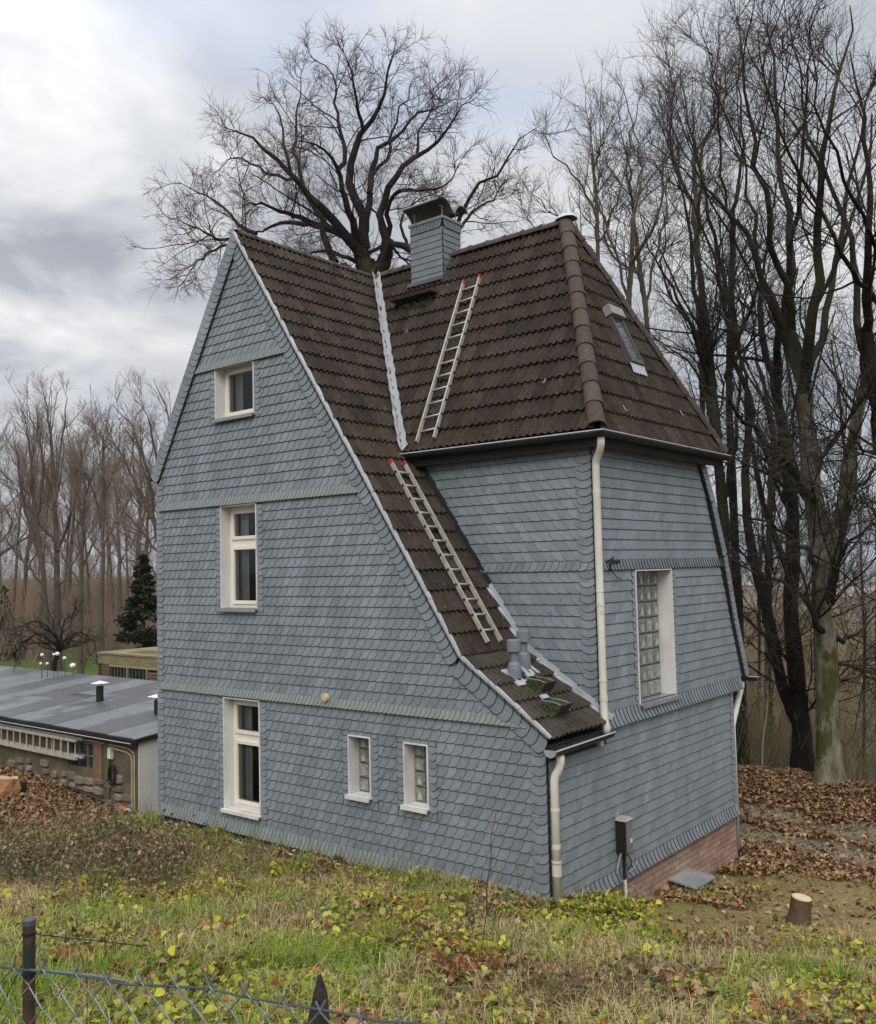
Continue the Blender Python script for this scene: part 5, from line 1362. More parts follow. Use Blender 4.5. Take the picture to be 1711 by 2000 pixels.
T5 = px_tree('tall tree at the photo edge, its trunk mostly out of the frame', 17.0, (1790, 1560),
  [([(1770, 1300), (1750, 1100), (1730, 900), (1705, 740), (1690, 640)], 0.20, 0.11)],
  [([(1700, 720), (1670, 560, 1), (1650, 420, 1.5), (1590, 280, 2), (1560, 150, 2), (1540, 30, 2)], 0.08, 0.018),
   ([(1690, 650), (1700, 480, -1), (1690, 300, -1), (1660, 100, -1)], 0.09, 0.018),
   ([(1720, 600), (1640, 480, -2), (1560, 330, -2.5), (1500, 180, -3), (1480, 60, -3)], 0.055, 0.016),
   ([(1740, 560), (1660, 380, -2), (1600, 200, -3), (1580, 40, -3)], 0.05, 0.016),
   ([(1730, 900), (1660, 860, -1), (1600, 830, -1), (1540, 800, -1)], 0.04, 0.012),
   ([(1735, 980), (1680, 990, -1.5), (1640, 1060, -2)], 0.03, 0.012)], BARK_OAK, 0.2)
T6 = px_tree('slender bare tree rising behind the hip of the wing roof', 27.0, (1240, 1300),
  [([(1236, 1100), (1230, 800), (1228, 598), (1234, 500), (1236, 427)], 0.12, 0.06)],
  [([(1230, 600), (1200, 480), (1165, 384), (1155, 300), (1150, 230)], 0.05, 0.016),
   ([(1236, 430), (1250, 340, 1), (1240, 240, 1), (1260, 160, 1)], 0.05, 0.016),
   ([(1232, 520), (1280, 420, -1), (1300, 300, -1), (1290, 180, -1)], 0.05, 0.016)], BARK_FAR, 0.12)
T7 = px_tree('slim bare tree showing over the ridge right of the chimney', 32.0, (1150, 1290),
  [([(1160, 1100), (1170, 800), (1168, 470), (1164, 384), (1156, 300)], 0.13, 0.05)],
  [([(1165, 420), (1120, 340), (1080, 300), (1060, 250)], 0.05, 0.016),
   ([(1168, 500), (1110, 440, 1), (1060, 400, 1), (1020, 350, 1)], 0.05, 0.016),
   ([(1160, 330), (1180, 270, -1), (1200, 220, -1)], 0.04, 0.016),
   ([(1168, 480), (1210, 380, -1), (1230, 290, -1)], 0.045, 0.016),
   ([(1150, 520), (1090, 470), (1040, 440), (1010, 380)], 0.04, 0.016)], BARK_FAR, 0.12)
# trees in the second row, right: copies of the fan trees, standing down the slope
for (src, D, u, rot, sc, lab) in ((T4, 30, 1350, 1.9, 1.05, 'slim tree down the slope showing left of the gutter end'), (T3, 34, 1490, 2.6, 1.15, 'mossy tree down the slope beyond the twin-stemmed tree'),
      (T6, 33, 1300, 3.3, 1.2, 'slender tree beyond the wing roof with a fine pale crown'), (T6, 42, 1420, 5.0, 1.5, 'farther slender tree in the gap over the gutter end')):
    p = dep(D, u, 1100); p[2] = g1(p[0], p[1])-0.1
    copy_tree(src, p, rot, sc, lab)
# left-hand wood beyond the outbuilding
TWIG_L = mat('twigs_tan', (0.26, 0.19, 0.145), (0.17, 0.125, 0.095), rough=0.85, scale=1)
LV_L = [dict(per=11, length=2.1, angle=0.55, rscale=0.5, npts=7, wig=0.09, up=0.10, t0=0.05, rmin=0.016),
        dict(per=6, length=0.95, angle=0.62, rscale=0.55, npts=5, wig=0.14, up=0.05, t0=0.12, rmin=0.010),
        dict(per=4, length=0.55, angle=0.65, rscale=0.6, npts=3, wig=0.22, up=0.02, t0=0.2, rmin=0.0055, tipfac=0.3)]
DL = 50.0
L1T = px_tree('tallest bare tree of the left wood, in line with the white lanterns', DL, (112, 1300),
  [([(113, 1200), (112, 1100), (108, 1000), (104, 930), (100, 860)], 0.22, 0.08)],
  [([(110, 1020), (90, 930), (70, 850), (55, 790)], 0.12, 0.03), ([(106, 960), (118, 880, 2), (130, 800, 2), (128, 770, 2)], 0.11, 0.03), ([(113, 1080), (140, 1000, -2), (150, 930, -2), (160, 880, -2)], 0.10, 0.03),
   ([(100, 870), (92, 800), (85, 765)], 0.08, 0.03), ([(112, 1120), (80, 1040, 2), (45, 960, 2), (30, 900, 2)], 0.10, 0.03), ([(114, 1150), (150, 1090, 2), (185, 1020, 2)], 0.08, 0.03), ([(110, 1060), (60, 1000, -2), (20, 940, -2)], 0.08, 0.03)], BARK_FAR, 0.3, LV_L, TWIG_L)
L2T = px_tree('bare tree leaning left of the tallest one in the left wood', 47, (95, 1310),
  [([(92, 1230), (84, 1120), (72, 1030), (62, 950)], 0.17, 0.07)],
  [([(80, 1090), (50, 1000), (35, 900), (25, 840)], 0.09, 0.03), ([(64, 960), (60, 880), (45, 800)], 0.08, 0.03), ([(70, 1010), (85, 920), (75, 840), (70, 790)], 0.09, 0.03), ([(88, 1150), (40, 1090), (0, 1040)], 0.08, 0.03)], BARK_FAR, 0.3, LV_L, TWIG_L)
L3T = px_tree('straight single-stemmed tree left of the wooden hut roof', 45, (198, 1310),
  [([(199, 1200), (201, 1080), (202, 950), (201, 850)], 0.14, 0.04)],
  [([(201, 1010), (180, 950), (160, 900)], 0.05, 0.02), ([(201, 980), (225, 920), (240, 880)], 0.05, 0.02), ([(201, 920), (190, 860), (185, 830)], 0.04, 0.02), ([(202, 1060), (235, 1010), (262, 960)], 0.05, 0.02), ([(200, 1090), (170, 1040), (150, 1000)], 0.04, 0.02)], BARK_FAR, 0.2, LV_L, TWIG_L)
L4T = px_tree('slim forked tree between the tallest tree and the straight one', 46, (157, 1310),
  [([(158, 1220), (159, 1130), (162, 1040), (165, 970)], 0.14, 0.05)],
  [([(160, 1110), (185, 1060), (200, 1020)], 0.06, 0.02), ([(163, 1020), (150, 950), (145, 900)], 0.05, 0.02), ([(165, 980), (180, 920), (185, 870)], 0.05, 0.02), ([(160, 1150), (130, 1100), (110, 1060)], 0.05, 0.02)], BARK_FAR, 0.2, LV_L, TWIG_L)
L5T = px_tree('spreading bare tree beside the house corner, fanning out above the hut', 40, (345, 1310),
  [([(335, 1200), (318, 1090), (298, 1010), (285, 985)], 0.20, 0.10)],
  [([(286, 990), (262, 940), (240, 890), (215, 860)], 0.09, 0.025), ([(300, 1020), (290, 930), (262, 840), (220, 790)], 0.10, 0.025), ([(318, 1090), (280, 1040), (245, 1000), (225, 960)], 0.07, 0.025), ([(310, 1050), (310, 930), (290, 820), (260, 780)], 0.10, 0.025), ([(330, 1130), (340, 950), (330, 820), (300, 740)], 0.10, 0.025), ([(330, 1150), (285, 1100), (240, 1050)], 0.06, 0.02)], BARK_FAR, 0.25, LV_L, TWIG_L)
for (src, D, u, rot, sc, lab) in ((L1T, 58, -30, 1.2, 1.0, 'bare tree at the left photo edge, partly out of frame'), (L2T, 64, 40, 2.5, 1.1, 'reddish bare tree farther back at far left'), (L4T, 70, 130, 0.8, 1.4, 'faint bare tree seen through the tallest left tree'),
       (L4T, 62, 235, 3.1, 1.2, 'bare tree behind the wooden hut'), (L2T, 75, 270, 4.0, 1.3, 'distant bare tree beside the gable edge'), (L3T, 56, 75, 2.0, 0.9, 'thin straight tree left of the tallest one')):
    p = dep(D, u, 1200); p[2] = g1(p[0], p[1])
    copy_tree(src, p, rot, sc, lab)
fs = random.Random(21)
places = ['between the tallest tree and the photo edge', 'just left of the straight tree', 'behind the low fruit tree', 'above the hut roof', 'left of the evergreen', 'behind the evergreen', 'near the photo edge', 'right of the forked tree', 'behind the leaning tree', 'between the straight tree and the hut']
for i, (u, D) in enumerate([(22, 66), (178, 68), (120, 74), (225, 72), (250, 66), (285, 60), (5, 78), (168, 84), (68, 82), (212, 90)]):
    p = dep(D, u, 1200); p[2] = g1(p[0], p[1])-0.2
    copy_tree((L3T, L4T, L3T)[i % 3], p, fs.uniform(0, 6), fs.uniform(0.8, 1.25), ('thin distant trunk ', 'slim distant tree ', 'faint distant tree ')[i % 3]+places[i])
# low crooked fruit tree just beyond the flat roof
FT = px_tree('low crooked fruit tree behind the flat roof with drooping branches', 27, (104, 1330),
  [([(106, 1305), (110, 1285), (118, 1262)], 0.09, 0.06)],
  [([(118, 1265), (85, 1240), (50, 1250), (20, 1285), (0, 1290)], 0.05, 0.015), ([(118, 1262), (150, 1235, 1), (180, 1250, 1), (190, 1285, 1)], 0.045, 0.015), ([(116, 1262), (95, 1225, -1), (60, 1215, -1), (20, 1235, -1)], 0.04, 0.015),
   ([(118, 1262), (125, 1215), (150, 1190)], 0.04, 0.015)],
  BARK_OAK, 0.09, [dict(per=14, length=0.9, angle=0.8, rscale=0.6, npts=6, wig=0.3, up=0.08, t0=0.05, rmin=0.012, thick=0.02), dict(per=7, length=0.5, angle=0.7, rscale=0.6, npts=4, wig=0.25, up=0.10, rmin=0.008)], TWIG_B, name='fruit_tree')
# evergreens
def evergreen(label, D, u, v0, v1, wpx, cols, nm, n=9000):
    b = dep(D, u, v0); zt = dep(D, u, v1)[2]; b[2] = g1(b[0], b[1]); h = zt-b[2]; R = wpx/F_PX*D/2
    t = thing('evergreen_tree', label, 'tree', b)
    tubes([(resample([b, b+np.array([0.05, 0, h*0.5]), b+np.array([0, 0, h*0.95])], 8)[None], np.linspace(0.12, 0.02, 8)[None], 7)], BARK_FAR, 'trunk', t, off=b)
    nc = 70; k = nrg.uniform(0, 1, nc); a = nrg.uniform(0, 2*math.pi, nc); rad = R*np.sqrt(nrg.uniform(0.1, 1, nc))*np.clip(1.15-k, 0.12, 0.85)
    C = np.stack([b[0]+rad*np.cos(a), b[1]+rad*np.sin(a), b[2]+0.04*h+k*h*0.95], -1); ix = nrg.integers(0, nc, n)
    P = C[ix]+nrg.normal(0, 1, (n, 3))*np.array([0.30, 0.30, 0.20])*R*0.62*(1.15-k[ix])[:, None]; P[:, 2] = np.maximum(P[:, 2], b[2])
    o = leaves(P-b, nrg.uniform(0.12, 0.26, n), 0.6, leaf_mat(nm, cols), 'crown', parent=t, kind=None, aspect=0.5)
    return t
evergreen('dark green evergreen tree tucked against the gable edge', 38, 280, 1310, 1085, 110, [(0.012, 0.022, 0.009), (0.025, 0.038, 0.013), (0.045, 0.055, 0.02)], 'evergreen_leaf')
evergreen('dark evergreen at the left edge of the wood', 60, 8, 1300, 1145, 60, [(0.012, 0.022, 0.010), (0.02, 0.032, 0.014), (0.03, 0.04, 0.018)], 'evergreen_leaf_far', 5000)
# undergrowth: masses of thin stems nobody could count
def thicket(name, n, sampler, hmin, hmax, m_, lean=0.18, rad=0.012, shoots=3):
    XY = sampler(n); z = gz(XY[:, 0], XY[:, 1]); P0 = np.column_stack([XY, z-0.1]); lum = 0.5+0.25*(np.sin(XY[:, 0]*0.45+1.3*np.sin(XY[:, 1]*0.31))+np.sin(XY[:, 1]*0.6+XY[:, 0]*0.2)); h = (hmin+(hmax-hmin)*nrg.uniform(0, 1, n)*1.2)*(0.45+0.75*lum)
    d = rvec(n)*lean+np.array([0, 0, 1.]); d /= np.linalg.norm(d, axis=1, keepdims=True); pts = np.empty((n, 6, 3)); pts[:, 0] = P0
    for s in range(1, 6):
        d = d+rvec(n)*0.12; d /= np.linalg.norm(d, axis=1, keepdims=True); pts[:, s] = pts[:, s-1]+d*(h/5)[:, None]
    R = (rad*nrg.uniform(0.5, 1.8, n))[:, None]*np.linspace(1, 0.35, 6)[None]
    s1 = sprout(pts, R, shoots, 0.35*(hmin+hmax)/2, 0.6, 0.55, 4, 0.2, 0.06, t0=0.2, rmin=rad*0.4)
    s2 = sprout(s1[0], s1[1], 3, 0.15*(hmin+hmax)/2, 0.7, 0.6, 3, 0.2, 0.05, t0=0.2, rmin=rad*0.3)
    tubes([(pts, R, 3), (s1[0], s1[1], 3), (s2[0], s2[1], 3)], m_, name, kind='stuff')
def samp(u0, u1, D0, D1):
    def f(n):
        u = nrg.uniform(u0, u1, n); D = D0+(D1-D0)*nrg.uniform(0, 1, n)**0.7
        d = np.stack([ray(a, 1100) for a in u]); return (CAM+d*D[:, None])[:, :2]
    return f
BRUSH_R = mat('brush_brown', (0.40, 0.32, 0.20), (0.24, 0.19, 0.12), rough=0.9, scale=0.8)
BRUSH_D = mat('brush_dark', (0.27, 0.225, 0.13), (0.16, 0.135, 0.075), rough=0.9, scale=0.8)
BRUSH_L = mat('brush_reddish', (0.30, 0.21, 0.145), (0.19, 0.135, 0.09), rough=0.9, scale=0.4)
thicket('undergrowth', 1300, samp(1400, 1790, 19.5, 32), 0.9, 3.6, BRUSH_D, rad=0.009, lean=0.5, shoots=5)
thicket('undergrowth', 1200, samp(1380, 1810, 26, 60), 2.5, 6.0, BRUSH_R, rad=0.014, lean=0.35, shoots=5)
thicket('undergrowth', 1300, samp(-80, 340, 50, 80), 1.8, 5.0, BRUSH_L, rad=0.020, lean=0.45, shoots=5)
thicket('undergrowth', 700, samp(-80, 340, 64, 105), 4, 9.5, BRUSH_L, rad=0.024, lean=0.22, shoots=5)
rs_ = random.Random(31)
spots_r = ['left of the twin-stemmed tree', 'between the twin stems and the pale trunk', 'right of the pale trunk', 'at the right photo edge', 'behind the leaning sapling', 'beside the rear downpipe', 'behind the pale trunk', 'farther right down the slope', 'behind the twin stems', 'low on the slope at the far right']
for i, (u, D) in enumerate([(1500, 27), (1590, 29), (1672, 26), (1702, 31), (1475, 34), (1450, 30), (1625, 36), (1690, 42), (1545, 38), (1660, 48)]):
    p = dep(D, u, 1300); p[2] = g1(p[0], p[1])-0.2
    copy_tree((T4, T6)[i % 2], p, rs_.uniform(0, 6), rs_.uniform(0.42, 0.62), ('young dark tree ', 'thin young tree ')[i % 2]+spots_r[i]+' in the thicket')
# saplings one can tell apart at the edge of the thicket
SAP = px_tree('thin pale sapling leaning in front of the thicket by the house corner', 19.5, (1487, 1490), [([(1490, 1450), (1498, 1390), (1500, 1330)], 0.018, 0.010)], [([(1498, 1390), (1490, 1340), (1480, 1310)], 0.008, 0.004)], ALU, 0.02,
   [dict(per=5, length=0.4, angle=0.5, rscale=0.6, npts=4, wig=0.1, up=0.05, rmin=0.004), dict(per=2, length=0.2, angle=0.5, rscale=0.6, npts=3, wig=0.1, up=0.05, rmin=0.003)], name='sapling')
# ================================================================== OUTBUILDING ON THE LEFT
SX1, SY0, SZ0 = -9.885, 1.37, 0.66
def sroof(x, y, dz=0): return (x, y, SZ0+(y-SY0)*0.094+dz)
shed = thing('outbuilding', 'long low outbuilding with stained walls and wet grey felt roof, left of the house', 'outbuilding', (SX1, SY0, -1.0))
STAIN = mat('stained_render', (0.17, 0.135, 0.088), (0.075, 0.062, 0.042), rough=0.9, scale=2.2, bump=0.5, bscale=14, c3=(0.085, 0.092, 0.035), s3=1.3, t3=0.54)
PLASTER = mat('white_plaster', (0.58, 0.58, 0.56), (0.50, 0.50, 0.475), rough=0.8, scale=2, c3=(0.27, 0.26, 0.22), s3=1.2, t3=0.60)
mb = MB(); mb.box((-26, SY0, -2.0), (-12.40, SY0+0.2, 0.60)); mb.box((-11.45, SY0, -2.0), (SX1-0.02, SY0+0.2, 0.60)); mb.box((-12.40, SY0, -2.0), (-11.45, SY0+0.2, -0.12)); mb.box((-12.40, SY0, 0.36), (-11.45, SY0+0.2, 0.60))
mb.build('wall', STAIN, shed, label='stained and mossy front wall')
mb = MB(); mb.prism([(SX1-0.019, SY0-0.01, -2.0), (SX1-0.019, 5.0, -2.0), (SX1-0.019, 5.0, 0.93), (SX1-0.019, SY0-0.01, 0.61)], (0.02, 0, 0)); mb.build('wall', PLASTER, shed, label='white plastered end wall')
mb = MB(); mb.prism([sroof(-26, SY0-0.12, -0.09), sroof(-26, SY0-0.12, -0.02), sroof(-26, 5.1, -0.02), sroof(-26, 5.1, -0.09)], (26+SX1+0.06, 0, 0)); rf = mb.build('roof', BLACK, shed)
FELT = mat('felt_light', (0.185, 0.195, 0.195), (0.145, 0.152, 0.155), rough=0.45, scale=5, c3=(0.085, 0.09, 0.095), s3=0.9, t3=0.53, spec=0.25, big=0.2, speck=(0.06, 0.06, 0.055), ts=0.68)
FELT_D = mat('felt_dark', (0.11, 0.11, 0.12), (0.085, 0.086, 0.095), rough=0.38, scale=5, c3=(0.13, 0.135, 0.14), s3=1.6, t3=0.57, spec=0.3)
x = SX1+0.05; k = 0
while x > -25:
    w = (1.0, 0.95, 1.05, 0.9)[k % 4]
    ys = [SY0-0.11, SY0+1.3+0.9*((k*0.37) % 1), 3.1+1.2*((k*0.61) % 1), 5.09]
    for j in range(3):
        h = 0.002+0.004*((k+j) % 2)
        b_ = MB(); b_.prism([sroof(x-w+0.012, ys[j]+0.004, h-0.018), sroof(x-w+0.012, ys[j]+0.004, h), sroof(x-w+0.012, ys[j+1]-0.004, h), sroof(x-w+0.012, ys[j+1]-0.004, h-0.018)], (w-0.012, 0, 0))
        b_.build('felt_sheet', FELT_D if (k*5+j*3) % 7 in (1, 4, 5) else FELT, rf)
    x -= w; k += 1
PIER = mat('brick_pier', (0.22, 0.125, 0.075), (0.12, 0.075, 0.048), rough=0.9, scale=5, bump=0.5, bscale=20, c3=(0.13, 0.13, 0.05), s3=2.5, t3=0.55)
MB().box((-11.43, SY0-0.03, -2), (-11.12, SY0-0.003, 0.52)).build('pier', PIER, shed); MB().box((-11.02, SY0-0.05, -2), (-10.84, SY0-0.004, 0.50)).build('pier', mat('mossy_post', (0.10, 0.095, 0.05), (0.06, 0.06, 0.03), rough=0.9, scale=6, c3=(0.10, 0.12, 0.03), s3=3, t3=0.5), shed)
MB().box((-15.6, SY0-0.03, -2), (-15.35, SY0-0.003, 0.52)).build('pier', PIER, shed)
STONEM = mat('field_stone', (0.22, 0.185, 0.135), (0.13, 0.11, 0.08), rough=0.9, scale=5, bump=0.5, bscale=18, jitter=0.3, c3=(0.10, 0.105, 0.045), s3=2, t3=0.56)
rs = random.Random(12); xx = SX1-0.15
while xx > -17.5:
    zz = -1.15
    while zz < -0.28:
        w = rs.uniform(0.22, 0.42); hgt = rs.uniform(0.12, 0.2); vs = []
        for (dy, sc) in ((0.0, 1.0), (-0.035, 0.94), (-0.055, 0.72)):
            for q in range(8):
                a = 2*math.pi*(q+0.5)/8; sg = lambda c: math.copysign(abs(c)**0.6, c)
                vs.append((xx-w/2+w*0.5*sc*sg(math.cos(a))*rs.uniform(0.93, 1), SY0-0.003+dy, zz+hgt/2+hgt*0.48*sc*sg(math.sin(a))))
        if rs.random() < 0.85: MB().add(vs, [(k*8+q, k*8+(q+1) % 8, (k+1)*8+(q+1) % 8, (k+1)*8+q) for k in range(2) for q in range(8)]+[tuple(range(16, 24))]).build('stone', STONEM, shed)
        zz += hgt+0.02
    xx -= rs.uniform(0.30, 0.38)
half_gutter([(-26, SY0-0.16, SZ0-0.10), (SX1+0.05, SY0-0.16, SZ0-0.085)], 0.055, 'gutter', shed)
mb = MB(); mb.box((-12.38, SY0+0.09, -0.12), (-11.47, SY0+0.12, 0.36)); wn = mb.build('window', mat('shed_pane', (0.03, 0.035, 0.038), rough=0.1, spec=0.7), shed, label='small dark barred window')
mb = MB()
for q in range(4): mb.box((-12.40+q*0.31, SY0+0.05, -0.12), (-12.37+q*0.31, SY0+0.088, 0.36))
mb.box((-12.40, SY0+0.055, 0.10), (-11.45, SY0+0.085, 0.125)); mb.build('window_frame', GREYBOX, wn)
TANPIPE = mat('tan_pipe', (0.42, 0.34, 0.20), (0.33, 0.27, 0.16), rough=0.6, scale=5)
for o in (0.0, 0.07):
    MB().tube([(-13.0+o, SY0-0.03, 0.15), (-13.0+o, SY0-0.03, 0.42-o), (-12.9, SY0-0.03, 0.46-o), (-10.2, SY0-0.03, 0.43-o), (-10.02-o, SY0-0.03, 0.36-o), (-10.0-o, SY0-0.03, 0.28-o), (-10.0-o, SY0-0.03, -1.2)] if o == 0 else
              [(-11.0, SY0-0.03, 0.46-o), (-10.25, SY0-0.03, 0.42-o), (-10.10, SY0-0.03, 0.36-o), (-10.08, SY0-0.03, 0.25-o), (-10.08, SY0-0.03, -1.2)], 0.020, 7).build('conduit', TANPIPE, shed)
def stub(u, v, z, hgt, label):
    p = on(2, z, u, v); p[2] = sroof(p[0], p[1])[2]; r = 0.085
    MB().tube([p, p+[0, 0, hgt]], r, 12).build('flue', BLACK, shed, label=label)
    mb = MB(); c = p+np.array([0, 0, hgt+0.10]); mb.add([c+[-.16, -.16, -.03], c+[.16, -.16, -.03], c+[.16, .16, -.03], c+[-.16, .16, -.03], c+[0, 0, 0.03]], [(0, 1, 4), (1, 2, 4), (2, 3, 4), (3, 0, 4), (3, 2, 1, 0)]); mb.build('flue_cap', WHITE, shed)
    m2 = MB()
    for dx in (-.07, .07): m2.tube([p+[dx, 0, hgt-0.01], c+[dx*0.5, 0, -0.02]], 0.012, 5)
    m2.build('flue_bracket', BLACK, shed)
stub(195, 1372, 0.79, 0.34, 'black flue with a white cap'); stub(309, 1398, 0.76, 0.30, 'black flue with a white cap beside the house')
t = thing('ladder', 'long double aluminium ladder hung lengthwise on the stained outbuilding wall', 'ladder', (-18.5, 1.22, 0.04))
for (y0, dx, dz) in ((1.20, 0.0, 0.0), (1.27, 0.14, 0.035)):
    sl_ = None
    for z in (0.045, 0.40):
        mb = MB(); mb.box((-19.5+dx, y0, z+dz), (-11.85+dx, y0+0.055, z+dz+0.055)); st = mb.build('stile', ALU, t)
    for q in range(27):
        xx = -12.15+dx-q*0.28
        MB().tube([(xx, y0+0.028, 0.09+dz), (xx, y0+0.028, 0.41+dz)], 0.016, 6).build('rung', ALU, t)
for xx in (-12.9, -16.4): MB().box((xx, 1.19, 0.395), (xx+0.05, 1.37, 0.41)).build('wall_hook', BLACK, t)
def tagmesh(mb, name, mats, label, cat, base, group=None, **kw):
    t = thing(name, label, cat, base, group); mb.build(kw.pop('part', 'body'), mats, t, **kw); return t
def single(mb, name, mats, label, cat, group=None, smooth=False):
    o = link(name, mb.mesh(name, mats, smooth)); return tag(o, label, cat, group)
pc = on(1, SY0-0.05, 221, 1512); mb = MB()
for q in range(6):
    r = 0.12+0.02*(q % 3); mb.tube([pc+np.array([r*0.72*math.cos(a)+0.01*q-0.03, -0.02*q*0.5, r*1.25*math.sin(a)-0.015*(q % 2)]) for a in np.linspace(0, 2*math.pi, 18)], 0.013, 5, caps=False)
mb.tube([pc+[-0.08, -0.04, -0.06], pc+[-0.16, -0.06, -0.16], pc+[-0.30, -0.06, -0.26], pc+[-0.45, -0.07, -0.24]], 0.012, 5)
single(mb, 'cable_coil', BLACK, 'black cable coiled up on the stained wall of the outbuilding', 'cable')
pb = on(1, SY0-0.03, 216, 1471); mb = MB(); mb.box(pb-[0.05, 0.04, 0.10], pb+[0.05, 0.03, 0.10]); mb.tube([pb+[0.06, 0, 0.05], pb+[0.12, 0, 0.02], pb+[0.10, 0, -0.10]], 0.012, 5); mb.tube([pb+[0, 0, 0.1], pb+[0, 0, 0.32]], 0.012, 5)
t = thing('socket_box', 'small white electric box with a loop of cable on the stained wall', 'electric box', pb)
b1_ = MB(); b1_.box(pb-[0.05, 0.04, 0.10], pb+[0.05, 0.03, 0.10]); b1_.build('case', WHITE, t)
MB().tube([pb+[0.05, 0, 0.05], pb+[0.12, 0, 0.03], pb+[0.10, 0, -0.10], pb+[0.03, 0, -0.12]], 0.010, 5).build('cable', GREYCAB, t); MB().tube([pb+[0, 0, 0.1], pb+[0, 0, 0.32]], 0.012, 5).build('cable', GREYCAB, t)
# ---- wooden hut farther back
hb = dep(27, 196, 1275); HX, HY, HZ = hb[0], hb[1], 1.47
hut = thing('wooden_hut', 'weathered wooden hut with glazed front and mossy yellowish roof boards', 'hut', (HX, HY, -1.2))
OLDW = mat('old_board', (0.27, 0.22, 0.115), (0.20, 0.155, 0.085), rough=0.85, scale=4, c3=(0.15, 0.16, 0.06), s3=2.5, t3=0.5, stretch=(1, 1, 5))
OLDW2 = mat('old_slat', (0.20, 0.125, 0.075), (0.13, 0.08, 0.05), rough=0.85, scale=6, stretch=(1, 1, 4))
def hbox(u0, u1, y0, y1, z0, z1, nm, m_, par=hut, **k):
    b_ = MB(); b_.box((HX+u0, HY+y0, HZ+z0), (HX+u1, HY+y1, HZ+z1)); return b_.build(nm, m_, par, **k)
hbox(-0.05, 3.2, -0.03, 0.0, -0.30, -0.03, 'fascia', OLDW); hbox(-0.1, 3.2, -0.06, 2.0, -0.029, 0.02, 'roof', OLDW)
b_ = MB(); b_.prism([(HX+0.9, HY+0.3, HZ+0.02), (HX+3.2, HY+0.3, HZ+0.02), (HX+3.2, HY+0.3, HZ+0.08), (HX+2.0, HY+0.3, HZ+0.13)], (0, 0.8, 0)); b_.build('roof_board', OLDW, hut)
hbox(0.0, 3.2, 0.05, 1.9, -2.6, -0.4, 'wall', DARKWOOD)
for q in range(9): hbox(0.04, 0.50, 0.0, 0.03, -0.40-q*0.085, -0.335-q*0.085, 'slat', OLDW2)
hbox(-0.02, 0.04, -0.01, 0.05, -2.6, -0.30, 'post', DARKWOOD); hbox(0.50, 0.55, -0.01, 0.05, -2.6, -0.30, 'post', DARKWOOD); hbox(1.36, 1.42, -0.03, 0.05, -2.6, -0.36, 'post', OLDW); hbox(2.30, 2.36, -0.03, 0.05, -2.6, -0.36, 'post', OLDW)
hbox(0.5, 3.2, -0.02, 0.03, -0.36, -0.305, 'rail', mat('pale_rail', (0.42, 0.33, 0.24)))
PANED = mat('hut_pane', (0.022, 0.028, 0.022), rough=0.12, spec=0.8)
for (a, b) in ((0.56, 1.35), (1.43, 2.29)):
    w_ = hbox(a, b, 0.02, 0.04, -1.1, -0.37, 'window', PANED)
    for q in range(6): hbox(a+(b-a)*q/5-0.012, a+(b-a)*q/5+0.012, 0.005, 0.019, -1.1, -0.37, 'glazing_bar', mat('bar_green', (0.10, 0.125, 0.10)), w_)
    hbox(a, b, 0.0, 0.018, -0.68, -0.65, 'glazing_bar', mat('bar_pale', (0.26, 0.28, 0.24)), w_)
for q in range(7): hbox(2.37, 3.0, 0.0, 0.03, -0.5-q*0.085, -0.435-q*0.085, 'slat', OLDW2)
# ---- white oval lanterns beyond the flat roof
lm = mat('white_lantern', (0.85, 0.84, 0.78), rough=0.4)
LANL = ['white oval lantern, upper and leftmost of the cluster beyond the flat roof', 'white oval lantern, topmost and widest of the upper pair beyond the flat roof', 'white oval lantern set between the top pair and the large low one', 'white oval lantern, lower one at the left of the cluster', 'white oval lantern, lower one beside the leftmost low lantern', 'largest white oval lantern, lowest and rightmost beyond the flat roof', 'small white oval lantern half hidden by the topmost one']
for i, (u, v, w) in enumerate([(82, 1279, 8), (112, 1277, 10), (126, 1285, 8), (80, 1296, 7), (92, 1296, 7), (142, 1300, 13), (105, 1278, 6)]):
    p = dep(25.5, u, v); r = w/F_PX*25.5/2*0.85; gzz = g1(p[0], p[1])
    t = thing('garden_lantern', LANL[i], 'lantern', (p[0], p[1], gzz), 'white oval lanterns beyond the flat roof')
    mb = MB(); vs = []
    for a in range(5):
        e = -math.pi/2+math.pi*a/4
        for b in range(10): vs.append((p[0]+r*1.15*math.cos(e)*math.cos(b*math.pi/5)+1e-4*b, p[1]+r*1.15*math.cos(e)*math.sin(b*math.pi/5), p[2]+r*0.9*math.sin(e)))
    mb.add(vs, [(a*10+b, a*10+(b+1) % 10, (a+1)*10+(b+1) % 10, (a+1)*10+b) for a in range(4) for b in range(10)]); mb.build('globe', lm, t, smooth=True)
    MB().tube([(p[0], p[1], gzz), (p[0]+0.02, p[1], p[2]-r*0.8)], 0.006, 5).build('stalk', BLACK, t)
